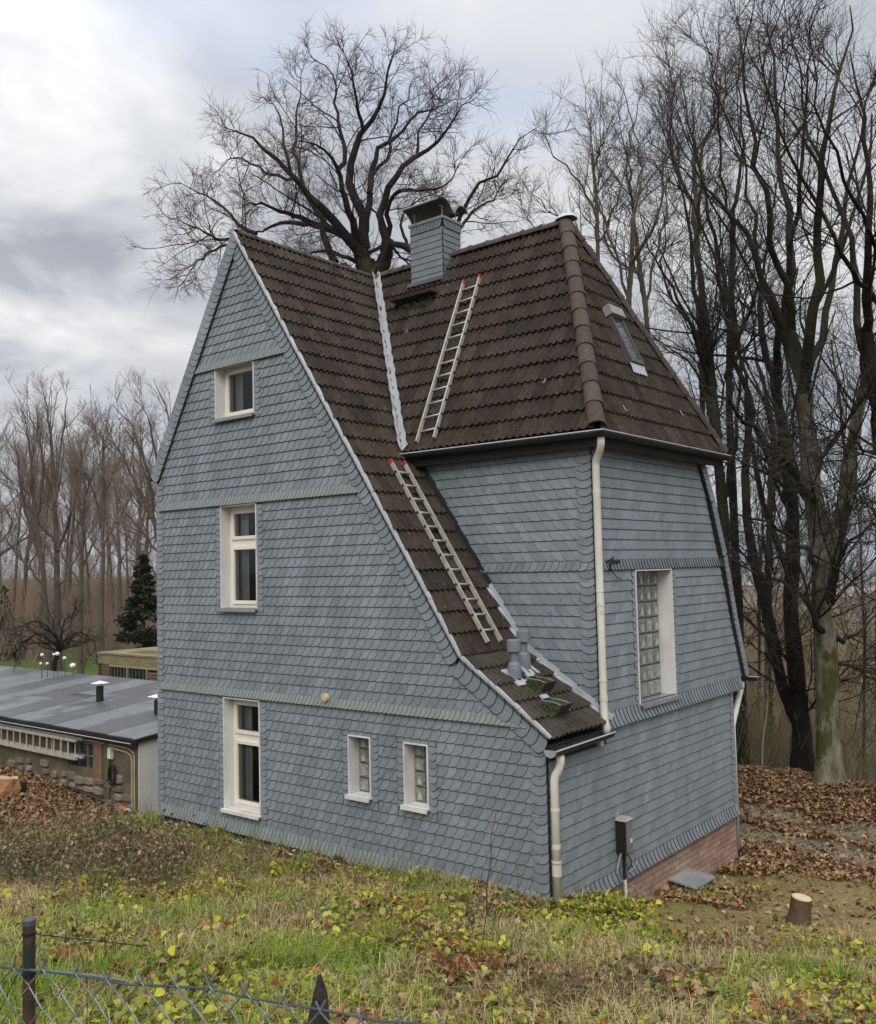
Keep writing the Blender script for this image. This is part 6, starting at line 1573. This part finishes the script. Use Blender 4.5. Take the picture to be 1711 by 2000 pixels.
# ---- pipe, log, dark lump on the bank
q0, q1, q2 = ground_at(128, 1545), ground_at(228, 1582), ground_at(247, 1590)
q0 = q0+[0, 0, .05]; q1 = q1+[0, 0, .06]; q2 = q2+[0, 0, .07]; q3 = q2+(q2-q1)*0.45
t = thing('drain_pipe', 'black drain pipe with an orange end piece lying on the bank', 'pipe', q0)
MB().tube([q0, (q0+q1)/2+[0, 0, .03], q1], 0.058, 10).build('pipe', BLACK, t, smooth=True)
MB().tube([q1, q2], 0.062, 10).build('coupling', mat('orange_pipe', (0.62, 0.13, 0.03), rough=0.45), t, smooth=True)
MB().tube([q2, q2+(q2-q1)*0.05, q3, q3+(q2-q1)*0.12], [0.062, 0.075, 0.07, 0.03], 10).build('end_cap', mat('grey_cap', (0.42, 0.42, 0.40), rough=0.5), t, smooth=True)
def lump(name, u, v, sx, sy, sz, m_, label, cat, seed=1, top=None, lift=0.0):
    p = ground_at(u, v); rr = random.Random(seed); mb = MB(); vs = []; n = 9
    for k, (h, s) in enumerate(((-0.1, 1.0), (0.45, 1.02), (1.0, 0.9))):
        for i in range(n):
            a = 2*math.pi*i/n; w = 1+rr.uniform(-0.16, 0.16)
            vs.append((p[0]+sx*s*w*math.cos(a), p[1]+sy*s*w*math.sin(a), p[2]+lift+sz*(h+(rr.uniform(-0.08, 0.08) if k == 2 else 0))))
    fs = [(k*n+i, k*n+(i+1) % n, (k+1)*n+(i+1) % n, (k+1)*n+i) for k in range(2) for i in range(n)]
    t = thing(name, label, cat, p); mb.add(vs, fs).build('side', m_, t)
    MB().add(vs[2*n:], [tuple(range(n))]).build('cut_face', top or m_, t); return t
CUT = mat('cut_wood', (0.46, 0.31, 0.16), (0.36, 0.23, 0.11), rough=0.8, scale=9)
BARKL = mat('log_bark', (0.125, 0.082, 0.045), (0.065, 0.044, 0.026), rough=0.9, scale=9, bump=0.6, bscale=30)
lump('log', 10, 1556, 0.30, 0.24, 0.36, mat('orange_wood', (0.42, 0.22, 0.09), (0.25, 0.12, 0.05), rough=0.8, scale=6), 'split orange-brown log at the left edge of the bank', 'log', 3, CUT)
lump('log', 39, 1552, 0.15, 0.13, 0.24, mat('rotten_wood', (0.028, 0.02, 0.016), (0.015, 0.012, 0.01), rough=0.9, scale=12), 'dark rotten log end beside the orange-brown log', 'log', 8)
# ---- tree stump in the yard
ps = ground_at(1560, 1803); top = dep(-((ps-CAM)@RC)[2], 1566, 1752)
t = thing('tree_stump', 'short leaning tree stump with a pale sawn top beside the bare yard', 'tree stump', ps)
d_ = top-ps; mb = MB(); mb.tube([ps-d_*0.3, ps, ps+d_*0.5, top-d_*0.03], [0.15, 0.135, 0.115, 0.112], 14); mb.build('trunk', BARKL, t, smooth=False)
mb = MB(); mb.tube([top-d_*0.045, top], [0.108, 0.104], 14); mb.build('sawn_face', mat('fresh_cut', (0.62, 0.52, 0.32), (0.52, 0.40, 0.22), rough=0.7, scale=18), t)
# ================================================================== FENCE IN FRONT
FA, FB = dep(2.62, 0, 1891), dep(2.25, 770, 1990)
fd = FB-FA; fl = np.linalg.norm(fd[:2]); ft = fd/fl           # per metre along, with the slope of the wire
fence = thing('wire_fence', 'sagging chain-link fence with a dark metal post in the foreground', 'fence', (FA[0], FA[1], FA[2]-0.95))
GALV = mat('galvanised_wire', (0.30, 0.32, 0.33), (0.19, 0.21, 0.21), rough=0.35, metal=0.6, scale=30)
GREENW = mat('coated_wire', (0.055, 0.085, 0.085), (0.035, 0.055, 0.055), rough=0.35, scale=30)
def FP(s, h, o=0.0):
    nrm = np.array([-ft[1], ft[0], 0])/math.hypot(ft[0], ft[1]); p = FA+ft*s
    return np.array([p[0], p[1], p[2]+h])+nrm*o
rf_ = random.Random(4)
CW = 0.0525; s0 = -0.9
def sag(s): return 0.018*math.sin(s*3.1)+0.010*math.sin(s*9.7+1)
for k in range(66):
    pts = []; a = s0+k*CW
    bend = rf_.uniform(-0.004, 0.004)
    for j in range(17):
        h = 0.020-j*0.055
        ss = a+(CW if (j+k) % 2 else 0.0)
        o = 0.004 if j % 2 else -0.004
        if j == 0: pts.append(FP(ss+(0.014 if k % 2 else -0.014), h+0.004+sag(a)+rf_.uniform(-0.002, 0.010), o))
        pts.append(FP(ss+rf_.uniform(-0.003, 0.003)+bend*0.5, h-0.02+sag(a)+rf_.uniform(-0.003, 0.003), o))
    MB().tube(pts, 0.0027, 4, caps=False).build('wire', GALV, fence)
MB().tube([FP(s0+i*0.12, sag(s0+i*0.12)*0.5+0.004*math.sin(i*2.1)) for i in range(30)], 0.0033, 5).build('tension_wire', GREENW, fence)
MB().tube([FP(s0+i*0.12, sag(s0+i*0.12)*0.5+0.006*math.sin(i*1.3+1), 0.007) for i in range(12)], 0.0025, 5).build('tension_wire', GALV, fence)
pp = dep(2.62, 57, 1800); POSTM = mat('painted_post', (0.020, 0.040, 0.030), (0.030, 0.032, 0.028), rough=0.38, scale=9, c3=(0.085, 0.04, 0.022), s3=7, t3=0.52, w3=0.06)
po = MB(); po.tube([pp-[0, 0, 1.25], pp], 0.0170, 14); po.build('post', POSTM, fence, smooth=False)
MB().tube([pp-[0, 0, 0.008], pp+[0, 0, 0.006], pp+[0, 0, 0.010]], [0.0185, 0.0185, 0.014], 14).build('post_cap', mat('post_cap', (0.09, 0.095, 0.09), rough=0.5), fence)
MB().tube([pp-[0, 0, 0.035], pp-[0, 0, 0.028]], 0.0195, 12).build('post_tie', BLACK, fence); MB().tube([pp-[0, 0, 0.150], pp-[0, 0, 0.135]], 0.0195, 12).build('post_tie', BLACK, fence)
MB().tube([pp+[0.016, 0, -0.03], pp+[0.10, 0.30, 0.06-0.20], ], 0.0016, 4).build('brace_wire', BLACK, fence)
MB().tube([pp+[-0.016, 0, -0.10], pp+[-0.10, -0.06, -0.30]], 0.0016, 4).build('brace_wire', BLACK, fence)
# dark pointed stump behind the wire
p = dep(3.3, 620, 2010); g0 = g1(p[0], p[1]); tp_ = dep(3.3, 624, 1908)
t = thing('rotten_stump', 'dark rotten stump worn to a point just behind the wire fence', 'stump', (p[0], p[1], g0)); mb = MB(); vs = []; n = 10; rr = random.Random(2)
hh = tp_[2]-g0
for k, (h, s) in enumerate(((-0.1, 0.16), (0.35, 0.125), (0.6, 0.085), (0.8, 0.05), (0.93, 0.028), (1.0, 0.008))):
    for i in range(n):
        a = 2*math.pi*i/n; w = 1+rr.uniform(-0.22, 0.22)
        vs.append((p[0]+(tp_[0]-p[0])*h+s*w*math.cos(a), p[1]+(tp_[1]-p[1])*h+s*w*math.sin(a)*0.7, g0+hh*h+rr.uniform(-0.015, 0.015)))
mb.add(vs, [(k*n+i, k*n+(i+1) % n, (k+1)*n+(i+1) % n, (k+1)*n+i) for k in range(5) for i in range(n)]+[tuple(range(5*n, 6*n))])
mb.build('wood', mat('rotten_bark', (0.045, 0.032, 0.024), (0.016, 0.012, 0.010), rough=0.85, scale=26, bump=1.0, bscale=55, stretch=(1, 1, 0.35)), t)
# ================================================================== GROUND COVER
def inframe(P, m=140, dmin=1.4):
    q = (P-CAM) @ RC; d = -q[:, 2]; u = 855.5+F_PX*q[:, 0]/np.maximum(d, .1); v = 1000-F_PX*q[:, 1]/np.maximum(d, .1)
    return (d > dmin) & (u > -m) & (u < 1711+m) & (v > 1350) & (v < 2000+m)
def field_pts(n, x0, x1, y0, y1, dens=None):
    out = []; tot = 0; guard = 0
    while tot < n and guard < 60:
        guard += 1
        x = nrg.uniform(x0, x1, n); y = nrg.uniform(y0, y1, n); z = gz(x, y); P = np.column_stack([x, y, z])
        k = inframe(P) & ~((x > XL-0.05) & (x < 0.06) & (y > -0.04) & (y < 5.3)) & ~((x < SX1+0.05) & (y > SY0-0.1) & (y < 5.2))
        if dens is not None: k &= nrg.uniform(0, 1, n) < dens(x, y)
        out.append(P[k]); tot += k.sum()
    return np.concatenate(out)[:n]
def pn(x, y, s, ph=0.0):       # smooth patch noise 0..1
    return 0.5+0.25*(np.sin(x*s+ph+1.3*np.sin(y*s*0.7+ph))+np.sin(y*s*1.13-ph*2+1.1*np.sin(x*s*0.8+ph*3)))
def green(x, y):
    gr, lf, yd = zones(x, y); return np.clip(1-gr*1.2-lf*0.9-yd, 0, 1)
near_green = lambda x, y: green(x, y)*(y < 5.2)
FGD = lambda x, y: np.hypot(x-CAM[0], y-CAM[1])
def ivy_d(x, y):
    left = sstep(-1.5, -4.5, x+0.9*y*0.0)
    return near_green(x, y)*np.clip(0.12+2.3*(pn(x, y, 2.1)-0.38), 0.05, 1)*np.clip(0.3+1.4*pn(x, y, 5.3, 1.0), 0, 1)*(1-0.55*sstep(0.15, 0.75, grassy(x, y)))
def grassy(x, y):
    s = (x-CAM[0])*RC[0, 0]+(y-CAM[1])*RC[1, 0]
    g = sstep(0.2, -1.8, s)*sstep(10.5, 7.5, FGD(x, y))
    return np.clip(np.maximum(g, 0.9*(pn(x, y, 1.3, 2.0) > 0.72))*np.clip(2.6*pn(x, y, 3.4, 0.6)-0.75, 0.06, 1), 0, 1)
IVY = leaf_mat('ivy_leaf', [(0.15, 0.18, 0.022), (0.36, 0.37, 0.035), (0.52, 0.50, 0.045), (0.22, 0.25, 0.03), (0.60, 0.54, 0.085), (0.08, 0.10, 0.025), (0.39, 0.395, 0.045), (0.22, 0.15, 0.065)], rough=0.45, trans=0.3)
DKLEAF = leaf_mat('dark_leaf', [(0.07, 0.09, 0.035), (0.15, 0.175, 0.065), (0.23, 0.25, 0.11), (0.10, 0.125, 0.045), (0.31, 0.30, 0.17)], rough=0.4)
YLEAF = leaf_mat('yellow_leaf', [(0.36, 0.36, 0.03), (0.44, 0.42, 0.05), (0.25, 0.29, 0.03)], rough=0.45, trans=0.4)
GRASS = leaf_mat('grass_blade', [(0.12, 0.20, 0.02), (0.20, 0.30, 0.03), (0.29, 0.36, 0.04), (0.15, 0.25, 0.025), (0.40, 0.40, 0.08)], rough=0.5, trans=0.3)
STRAW = leaf_mat('straw', [(0.46, 0.36, 0.17), (0.33, 0.235, 0.11), (0.54, 0.45, 0.23), (0.22, 0.145, 0.075)], rough=0.6, trans=0.2)
DEAD = leaf_mat('dead_leaf', [(0.15, 0.075, 0.032), (0.29, 0.15, 0.065), (0.09, 0.045, 0.021), (0.42, 0.26, 0.13), (0.21, 0.10, 0.042), (0.50, 0.35, 0.20), (0.065, 0.035, 0.018)], rough=0.5, trans=0.15)
RUST = leaf_mat('rust_leaf', [(0.36, 0.12, 0.03), (0.22, 0.07, 0.022), (0.42, 0.17, 0.05), (0.15, 0.05, 0.02)], rough=0.5, trans=0.2)
def up(P, a, b): Q = P.copy(); Q[:, 2] += nrg.uniform(a, b, len(P)); return Q
P = field_pts(60000, -9.5, 7.5, -8.6, 4.5, ivy_d); leaves(up(P, 0.015, 0.13), nrg.uniform(0.025, 0.062, len(P)), 0.45, IVY, 'ground_ivy', aspect=0.95)
P = field_pts(9000, -9.5, 7.5, -8.6, 4.5, lambda x, y: near_green(x, y)*0.6); leaves(up(P, 0.02, 0.15), nrg.uniform(0.03, 0.075, len(P)), 0.5, DKLEAF, 'weeds', aspect=0.7)
P = field_pts(30000, -9, 6.5, -8.6, 3.5, lambda x, y: near_green(x, y)*grassy(x, y)); blades(P, nrg.uniform(0.08, 0.26, len(P)), 0.0035, 0.55, GRASS, 'grass')
P = field_pts(9000, -9, 7, -8.6, 4.2, lambda x, y: near_green(x, y)*0.25); blades(P, nrg.uniform(0.06, 0.2, len(P)), 0.003, 0.6, GRASS, 'grass')
P = field_pts(24000, -9, 7, -8.6, 4.2, lambda x, y: near_green(x, y)*np.clip(1.6*pn(x, y, 1.9, 4.0)-0.65, 0.05, 1)); blades(P, nrg.uniform(0.10, 0.32, len(P)), 0.003, 0.85, STRAW, 'dry_grass')
P = field_pts(6500, -9, 7, -8.6, 4.5, lambda x, y: near_green(x, y)*np.clip(2.4*pn(x, y, 2.3, 1.9)-0.8, 0.08, 1)); leaves(up(P, 0.03, 0.15), nrg.uniform(0.03, 0.085, len(P)), 0.5, DEAD, 'fallen_leaves', fold=0.5)
P = field_pts(1300, -8, 7, -8, 4.5, lambda x, y: near_green(x, y)*np.clip(3*pn(x, y, 2.9, 3.3)-1.4, 0.04, 1)); leaves(up(P, 0.06, 0.16), nrg.uniform(0.03, 0.085, len(P)), 0.6, RUST, 'fallen_leaves', fold=0.4)
# denser tufts: bent long blades bunched together
C = field_pts(150, -8, 6, -8.2, 2.5, lambda x, y: near_green(x, y)*np.clip(0.25+grassy(x, y), 0, 1)); nb = 70
P = C[np.repeat(np.arange(len(C)), nb)]+np.column_stack([nrg.normal(0, 0.055, len(C)*nb), nrg.normal(0, 0.055, len(C)*nb), np.zeros(len(C)*nb)])
k = np.repeat(nrg.uniform(0, 1, len(C)) < 0.62, nb); hh_ = nrg.uniform(0.14, 0.36, len(P))
blades(P[k], hh_[k], 0.0034, 0.75, GRASS, 'grass'); blades(P[~k], hh_[~k], 0.003, 0.95, STRAW, 'dry_grass')
C = field_pts(60, -8, 7, -8.2, 3.5, near_green); nb = 45
P = C[np.repeat(np.arange(len(C)), nb)]+np.column_stack([nrg.normal(0, 0.11, len(C)*nb), nrg.normal(0, 0.11, len(C)*nb), np.zeros(len(C)*nb)])
leaves(up(P, 0.05, 0.20), nrg.uniform(0.045, 0.09, len(P)), 0.45, IVY, 'weeds', aspect=0.85)
# yellow patch by the foot of the gable wall
pc = ground_at(830, 1772); P = field_pts(420, -3.6, 0.4, -2.6, -0.1, lambda x, y: np.clip(1.3-np.hypot((x-pc[0])/1.5, (y-pc[1])/0.55), 0, 1)*(pn(x, y, 6.0) > 0.62)); leaves(up(P, 0.10, 0.16), nrg.uniform(0.03, 0.06, len(P)), 0.35, YLEAF, 'yellow_leaves')
# leaf litter on the bank beyond the track, in the yard and along the plinth
P = field_pts(42000, -6, 9, 2.0, 16, lambda x, y: np.clip(np.maximum(zones(x, y)[1], 0.10*(y > 4.5)), 0, 1)); leaves(up(P, 0.005, 0.06), nrg.uniform(0.045, 0.11, len(P)), 0.36, DEAD, 'leaf_litter', fold=0.4)
P = field_pts(600, -2, 7, 0.3, 9, lambda x, y: np.clip(zones(x, y)[2]*0.5+zones(x, y)[0]*0.25, 0, 1)); leaves(up(P, 0.005, 0.03), nrg.uniform(0.04, 0.10, len(P)), 0.3, DEAD, 'leaf_litter', fold=0.35)
P = field_pts(2600, -2, 9, 0.2, 9, lambda x, y: np.clip(zones(x, y)[2]*0.35*(pn(x, y, 4.0) > 0.5)+0.5*(zones(x, y)[0] > 0.2)*(pn(x, y, 5.0, 2.0) > 0.62), 0, 1)); blades(P, nrg.uniform(0.02, 0.07, len(P)), 0.004, 0.7, GRASS, 'grass')
STONE = mat('gravel_stone', (0.34, 0.29, 0.235), (0.21, 0.175, 0.135), rough=0.85, scale=20, jitter=0.3)
P = field_pts(6000, -4, 9, 4, 12, lambda x, y: zones(x, y)[0]**2); leaves(up(P, 0.003, 0.012), nrg.uniform(0.012, 0.034, len(P)), 0.25, STONE, 'gravel', aspect=0.9, fold=0.5)
P = field_pts(12000, -20, -7.5, -4, 1.3, lambda x, y: np.clip(0.15+1.2*sstep(-1.6, 0.9, y), 0, 1)); leaves(up(P, 0.0, 0.08), nrg.uniform(0.045, 0.11, len(P)), 0.55, DEAD, 'leaf_litter', fold=0.5)
# brambles at the left, in front of the outbuilding
def stems(P, h, rad, lean, m_, name, parent=None, off=(0, 0, 0), kind='stuff', arch=0.0, label=None):
    n = len(P); d = rvec(n)*lean+np.array([0, 0, 1.]); d /= np.linalg.norm(d, axis=1, keepdims=True); pts = np.empty((n, 6, 3)); pts[:, 0] = P
    side = rvec(n); side[:, 2] = 0
    for s in range(1, 6):
        d = d+rvec(n)*0.10+side*arch*0.5-np.array([0, 0, arch*0.35]); d /= np.linalg.norm(d, axis=1, keepdims=True); pts[:, s] = pts[:, s-1]+d*(np.asarray(h)/5)[:, None]
    R = np.full((n, 1), rad)*np.linspace(1, 0.4, 6)[None]
    tubes([(pts, R, 3)], m_, name, parent, kind=kind, off=off, label=label); return pts
BRST = mat('bramble_stem', (0.075, 0.042, 0.032), (0.05, 0.035, 0.025), rough=0.7, scale=9)
STRAWST = mat('straw_stem', (0.38, 0.29, 0.15), (0.24, 0.17, 0.09), rough=0.8, scale=9)
DRYST = mat('dry_stem', (0.15, 0.10, 0.058), (0.09, 0.06, 0.036), rough=0.8, scale=9)
bd = lambda x, y: np.clip(1.25-np.hypot((x+6.1)/2.1, (y+2.0)/1.15), 0, 1)*1.5
P = field_pts(800, -10, -3.6, -4.2, 0.6, bd); pts = stems(P, nrg.uniform(0.25, 0.65, len(P)), 0.0045, 0.5, BRST, 'bramble_stems', arch=0.35)
Q = pts[np.repeat(np.arange(len(P)), 7), nrg.integers(1, 6, len(P)*7)]+nrg.normal(0, 0.05, (len(P)*7, 3)); leaves(Q, nrg.uniform(0.03, 0.065, len(Q)), 0.6, DKLEAF, 'bramble_leaves', aspect=0.65)
P = field_pts(800, -10, -3.6, -4.2, 0.6, bd); stems(P, nrg.uniform(0.25, 0.75, len(P)), 0.0035, 0.7, STRAWST, 'dry_stems', arch=0.3)
P = field_pts(1500, -10, -3.6, -4.2, 0.6, bd); leaves(up(P, 0.1, 0.5), nrg.uniform(0.03, 0.07, len(P)), 0.7, DEAD, 'withered_leaves', fold=0.6)
P = field_pts(1300, -10, -1.5, -3.5, 0.4, lambda x, y: near_green(x, y)*0.5); stems(P, nrg.uniform(0.2, 0.6, len(P)), 0.003, 0.5, DRYST, 'dry_stems', arch=0.2)
P = field_pts(900, -3, 7, -6, 3, lambda x, y: near_green(x, y)*np.clip(2*pn(x, y, 1.6, 5.5)-0.9, 0.08, 1)); stems(P, nrg.uniform(0.12, 0.5, len(P)), 0.003, 0.5, DRYST, 'dry_stems', arch=0.15)
P = field_pts(380, -2, 7, -6, 3, near_green); stems(P, nrg.uniform(0.1, 0.4, len(P)), 0.003, 0.4, BRST, 'dry_stems', arch=0.1)
# countable plants
def clump(name, label, cat, u, v, n, h, spread, m_, lmat=None, nl=0, lsize=0.05, lean=0.6, rad=0.003, arch=0.2):
    c = ground_at(u, v); t = thing(name, label, cat, c); P = np.column_stack([c[0]+nrg.normal(0, spread, n), c[1]+nrg.normal(0, spread, n), np.zeros(n)]); P[:, 2] = gz(P[:, 0], P[:, 1])-0.02
    pts = stems(P, nrg.uniform(0.5*h, h, n), rad, lean, m_, 'stems', t, off=c, arch=arch)
    if nl:
        Q = pts[nrg.integers(0, n, nl), nrg.integers(2, 6, nl)]+nrg.normal(0, 0.02, (nl, 3)); leaves(Q-c, nrg.uniform(0.5, 1.2, nl)*lsize, 0.7, lmat, 'leaves', parent=t, aspect=0.5)
    return t
clump('dead_fern', 'rust-brown clump of dead fern in the middle of the foreground', 'fern', 905, 1915, 70, 0.34, 0.10, mat('rust_stem', (0.16, 0.05, 0.02), rough=0.8), RUST, 260, 0.055, 0.8)
clump('dry_bush', 'tangled bush of dry brown stems low in the foreground', 'bush', 1120, 1995, 260, 0.62, 0.17, DRYST, DEAD, 120, 0.04, 0.9, 0.003, 0.3)
clump('dry_bush', 'smaller tangle of dry stems at the right, near the stump', 'bush', 1350, 1935, 90, 0.35, 0.16, DRYST, DEAD, 60, 0.05, 0.9)
clump('straw_tuft', 'tuft of bleached straw grass at the foot of the fence', 'grass tuft', 210, 1985, 220, 0.40, 0.13, STRAW, None, 0, 0, 0.9, 0.0022, 0.45)
clump('green_plant', 'low green plant against the front corner by the downpipe', 'plant', 1150, 1800, 30, 0.16, 0.20, BRST, IVY, 800, 0.06, 0.7)
def stalk(label, u, v0, v1, D, lean=0.04, r=0.004, n_side=10, m_=DRYST, seeds=True):
    b = dep(D, u, v0); g = g1(b[0], b[1]); tpz = dep(D, u, v1); b[2] = min(g, b[2]); t = thing('dry_stalk', label, 'dry stalk', b); h = tpz[2]-b[2]
    side = np.array([RC[0, 0], RC[1, 0], 0])
    q = np.array([b+np.array([0, 0, h*k/11])+side*(lean*h*(k/11)**1.5+0.01*math.sin(k*1.9)) for k in range(12)])
    tubes([(q[None], np.linspace(r, r*0.4, 12)[None], 5)], m_, 'stem', t, off=b)
    if n_side:
        s_ = sprout(q[None], np.linspace(r, r*0.5, 12)[None], n_side, 0.08, 0.6, 0.6, 4, 0.2, 0.05, t0=0.3, rmin=0.0012); tubes([(s_[0], s_[1], 3)], m_, 'side_shoots', t, off=b, kind='stuff')
        leaves(s_[0][:, -1]-b, nrg.uniform(0.012, 0.03, n_side), 0.6, DEAD, 'seed_heads', parent=t)
    return t
stalk('tall dark dry stalk standing before the slates left of the corner downpipe', 945, 1900, 1585, 7.6, 0.10, 0.006, 26, BRST)
stalk('short pale dry stalk between the tall dark stalk and the downpipe', 1015, 1800, 1665, 9.2, -0.02, 0.003, 14)
stalk('thin dark stalk crossing the grass right of the fence post', 197, 2010, 1738, 3.4, -0.10, 0.0028, 0, BRST)
stalk('pale straw stalk in the brambles leaning to the right', 270, 1690, 1640, 12.4, 0.5, 0.005, 0, STRAW)
stalk('upright pale straw by the slate foot', 383, 1675, 1640, 12.6, 0.0, 0.005, 0, STRAW)
stalk('reddish dry stalk below the ground floor window', 435, 1660, 1610, 12.6, 0.1, 0.004, 8)
# orange lantern-fruit plants along the left wall
LANT = mat('orange_husk', (0.62, 0.095, 0.015), (0.50, 0.06, 0.012), rough=0.5, scale=30)
vs = []
for k, (z, r) in enumerate(((0.03, 0.006), (0.015, 0.021), (-0.008, 0.023), (-0.035, 0.002))):
    for i in range(6): vs.append((r*math.cos(i*math.pi/3), r*math.sin(i*math.pi/3), z))
hm = MB().add(vs, [(k*6+i, (k+1)*6+i, (k+1)*6+(i+1) % 6, k*6+(i+1) % 6) for k in range(3) for i in range(6)]).mesh('fruit', LANT)
grp = [('four orange lantern fruits close under the wall, leftmost plant', [(280, 1633), (303, 1633), (305, 1641), (294, 1669)]), ('cluster of orange lantern fruits in the brambles, the fullest plant', [(237, 1675), (245, 1687), (269, 1687), (270, 1698), (271, 1711), (260, 1707), (295, 1718)]),
       ('orange lantern fruits on dry stems below the tall window', [(344, 1685), (381, 1693), (403, 1688), (405, 1693), (425, 1698), (424, 1713), (414, 1705)]), ('single orange lantern fruit low in the grass', [(396, 1736)])]
for lab, pts in grp:
    P = [ground_at(u, v+14) for u, v in pts]; c = P[0]; t = thing('lantern_plant', lab, 'plant', c, 'plants with orange lantern fruits')
    for p, (u, v) in zip(P, pts):
        q = dep(-((p-CAM)@RC)[2]-0.15, u, v)
        ob = link('fruit', hm, t); ob.location = tuple(q-c); ob.rotation_euler = (nrg.uniform(-.4, .4), nrg.uniform(-.4, .4), nrg.uniform(0, 3)); ob.scale = (1.15,)*3
        MB().tube([p-[0, 0, 0.03], (p+q)/2+[0.01, 0, 0.06], q+[0.01, 0, 0.06], q+[0, 0, 0.03]], 0.0025, 4).build('stem', DRYST, t)
# pale pipe laid along the foot of the gable wall
MBp = MB(); pts = [(x, -0.13, float(gz(np.array([x]), np.array([-0.13]))[0])+0.07) for x in np.linspace(-6.9, -1.6, 14)]
MBp.tube(pts, 0.016, 6); single(MBp, 'ground_pipe', PIPE, 'thin pale pipe lying along the foot of the gable wall', 'pipe', smooth=True)
# ================================================================== FAR TOWN IN THE VALLEY
BW = mat('far_wall', (0.62, 0.60, 0.57), rough=0.8, scale=0.02); BRF = mat('far_roof', (0.30, 0.13, 0.09), (0.16, 0.12, 0.11), rough=0.8, scale=0.01)
def tower(u, D, w, d, h, lab, floors, grp='apartment blocks in the valley'):
    p = dep(D, u, 1150); z = g1(p[0], p[1]); t = thing('apartment_block', lab, 'building', (p[0], p[1], z), grp)
    f = np.array([math.sin(rz), -math.cos(rz), 0]); s = np.array([RC[0, 0], RC[1, 0], 0]); s /= np.linalg.norm(s); o = np.array([p[0], p[1], z-3])
    MB().obox(o-s*w/2, s*w, -f*d, np.array([0, 0, h+3])).build('wall', BW, t)
    win = mat('far_window', (0.10, 0.115, 0.13), rough=0.3)
    for k in range(floors):
        MB().obox(o-s*w*0.46+f*0.3+np.array([0, 0, 3+h*(k+0.3)/floors]), s*w*0.92, -f*0.31, np.array([0, 0, h/floors*0.42])).build('window', win, t)
    MB().obox(o-s*w*0.2-f*d*0.3+np.array([0, 0, h+3.001]), s*w*0.4, -f*d*0.4, np.array([0, 0, 2.5])).build('roof_house', BW, t)
for (u, D, w, d, h, fl, lab) in ((1508, 900, 22, 14, 42, 10, 'white tower block between the dark stems, tallest in the valley'), (1522, 960, 26, 14, 34, 8, 'white tower block just right of the tallest one'), (1545, 1000, 30, 14, 22, 6, 'long pale block at the foot of the two towers'),
        (1690, 1500, 70, 14, 16, 4, 'long pale block far off at the right edge'), (1455, 1050, 40, 16, 18, 4, 'long pale block seen behind the wall edge'), (1670, 1200, 34, 14, 18, 4, 'pale block right of the thick trunk')):
    tower(u, D, w, d, h, lab, fl)
n = 520; u = nrg.uniform(1380, 1780, n); D = nrg.uniform(700, 2300, n); Vs, Fs, Mi = [], [], []
for i in range(n):
    p = CAM+ray(u[i], 1100)*D[i]; z = g1(p[0], p[1]); w, d, h = nrg.uniform(8, 18), nrg.uniform(8, 12), nrg.uniform(5, 9); a = nrg.uniform(0, 3.14)
    ca, sa = math.cos(a), math.sin(a)
    def pt(x, y, zz): return (p[0]+x*ca-y*sa, p[1]+x*sa+y*ca, z+zz)
    b = len(Vs); Vs += [pt(-w/2, -d/2, -2), pt(w/2, -d/2, -2), pt(w/2, d/2, -2), pt(-w/2, d/2, -2), pt(-w/2, -d/2, h), pt(w/2, -d/2, h), pt(w/2, d/2, h), pt(-w/2, d/2, h), pt(-w/2, 0, h+d*0.4), pt(w/2, 0, h+d*0.4), pt(w/2, 0, h), pt(-w/2, 0, h)]
    Fs += [(b, b+1, b+5, b+4), (b+1, b+2, b+6, b+5), (b+2, b+3, b+7, b+6), (b+3, b, b+4, b+7), (b+4, b+5, b+9, b+8), (b+6, b+7, b+8, b+9), (b+5, b+10, b+9, b+9), (b+10, b+6, b+9, b+9)]
    Mi += [0, 0, 0, 0, 1, 1, 0, 0]
mb = MB(); mb.v = Vs; mb.f = [tuple(dict.fromkeys(f)) for f in Fs]; mb.m = Mi; o = link('far_houses', mb.mesh('far_houses', [BW, BRF]), kind='stuff')
# ================================================================== AIR
hz = MB(); hz.box((-7400, -7400, -140), (7400, 7400, 120))
hm_ = bpy.data.materials.new('haze'); hm_.use_nodes = True; nt = hm_.node_tree; nt.nodes.clear()
ho = nt.nodes.new('ShaderNodeOutputMaterial'); pv = nt.nodes.new('ShaderNodeVolumePrincipled')
pv.inputs['Color'].default_value = (0.80, 0.86, 0.95, 1); pv.inputs['Density'].default_value = 0.00022; pv.inputs['Anisotropy'].default_value = 0.2
nt.links.new(pv.outputs[0], ho.inputs['Volume'])
hz.build('haze', hm_, None, kind='stuff')
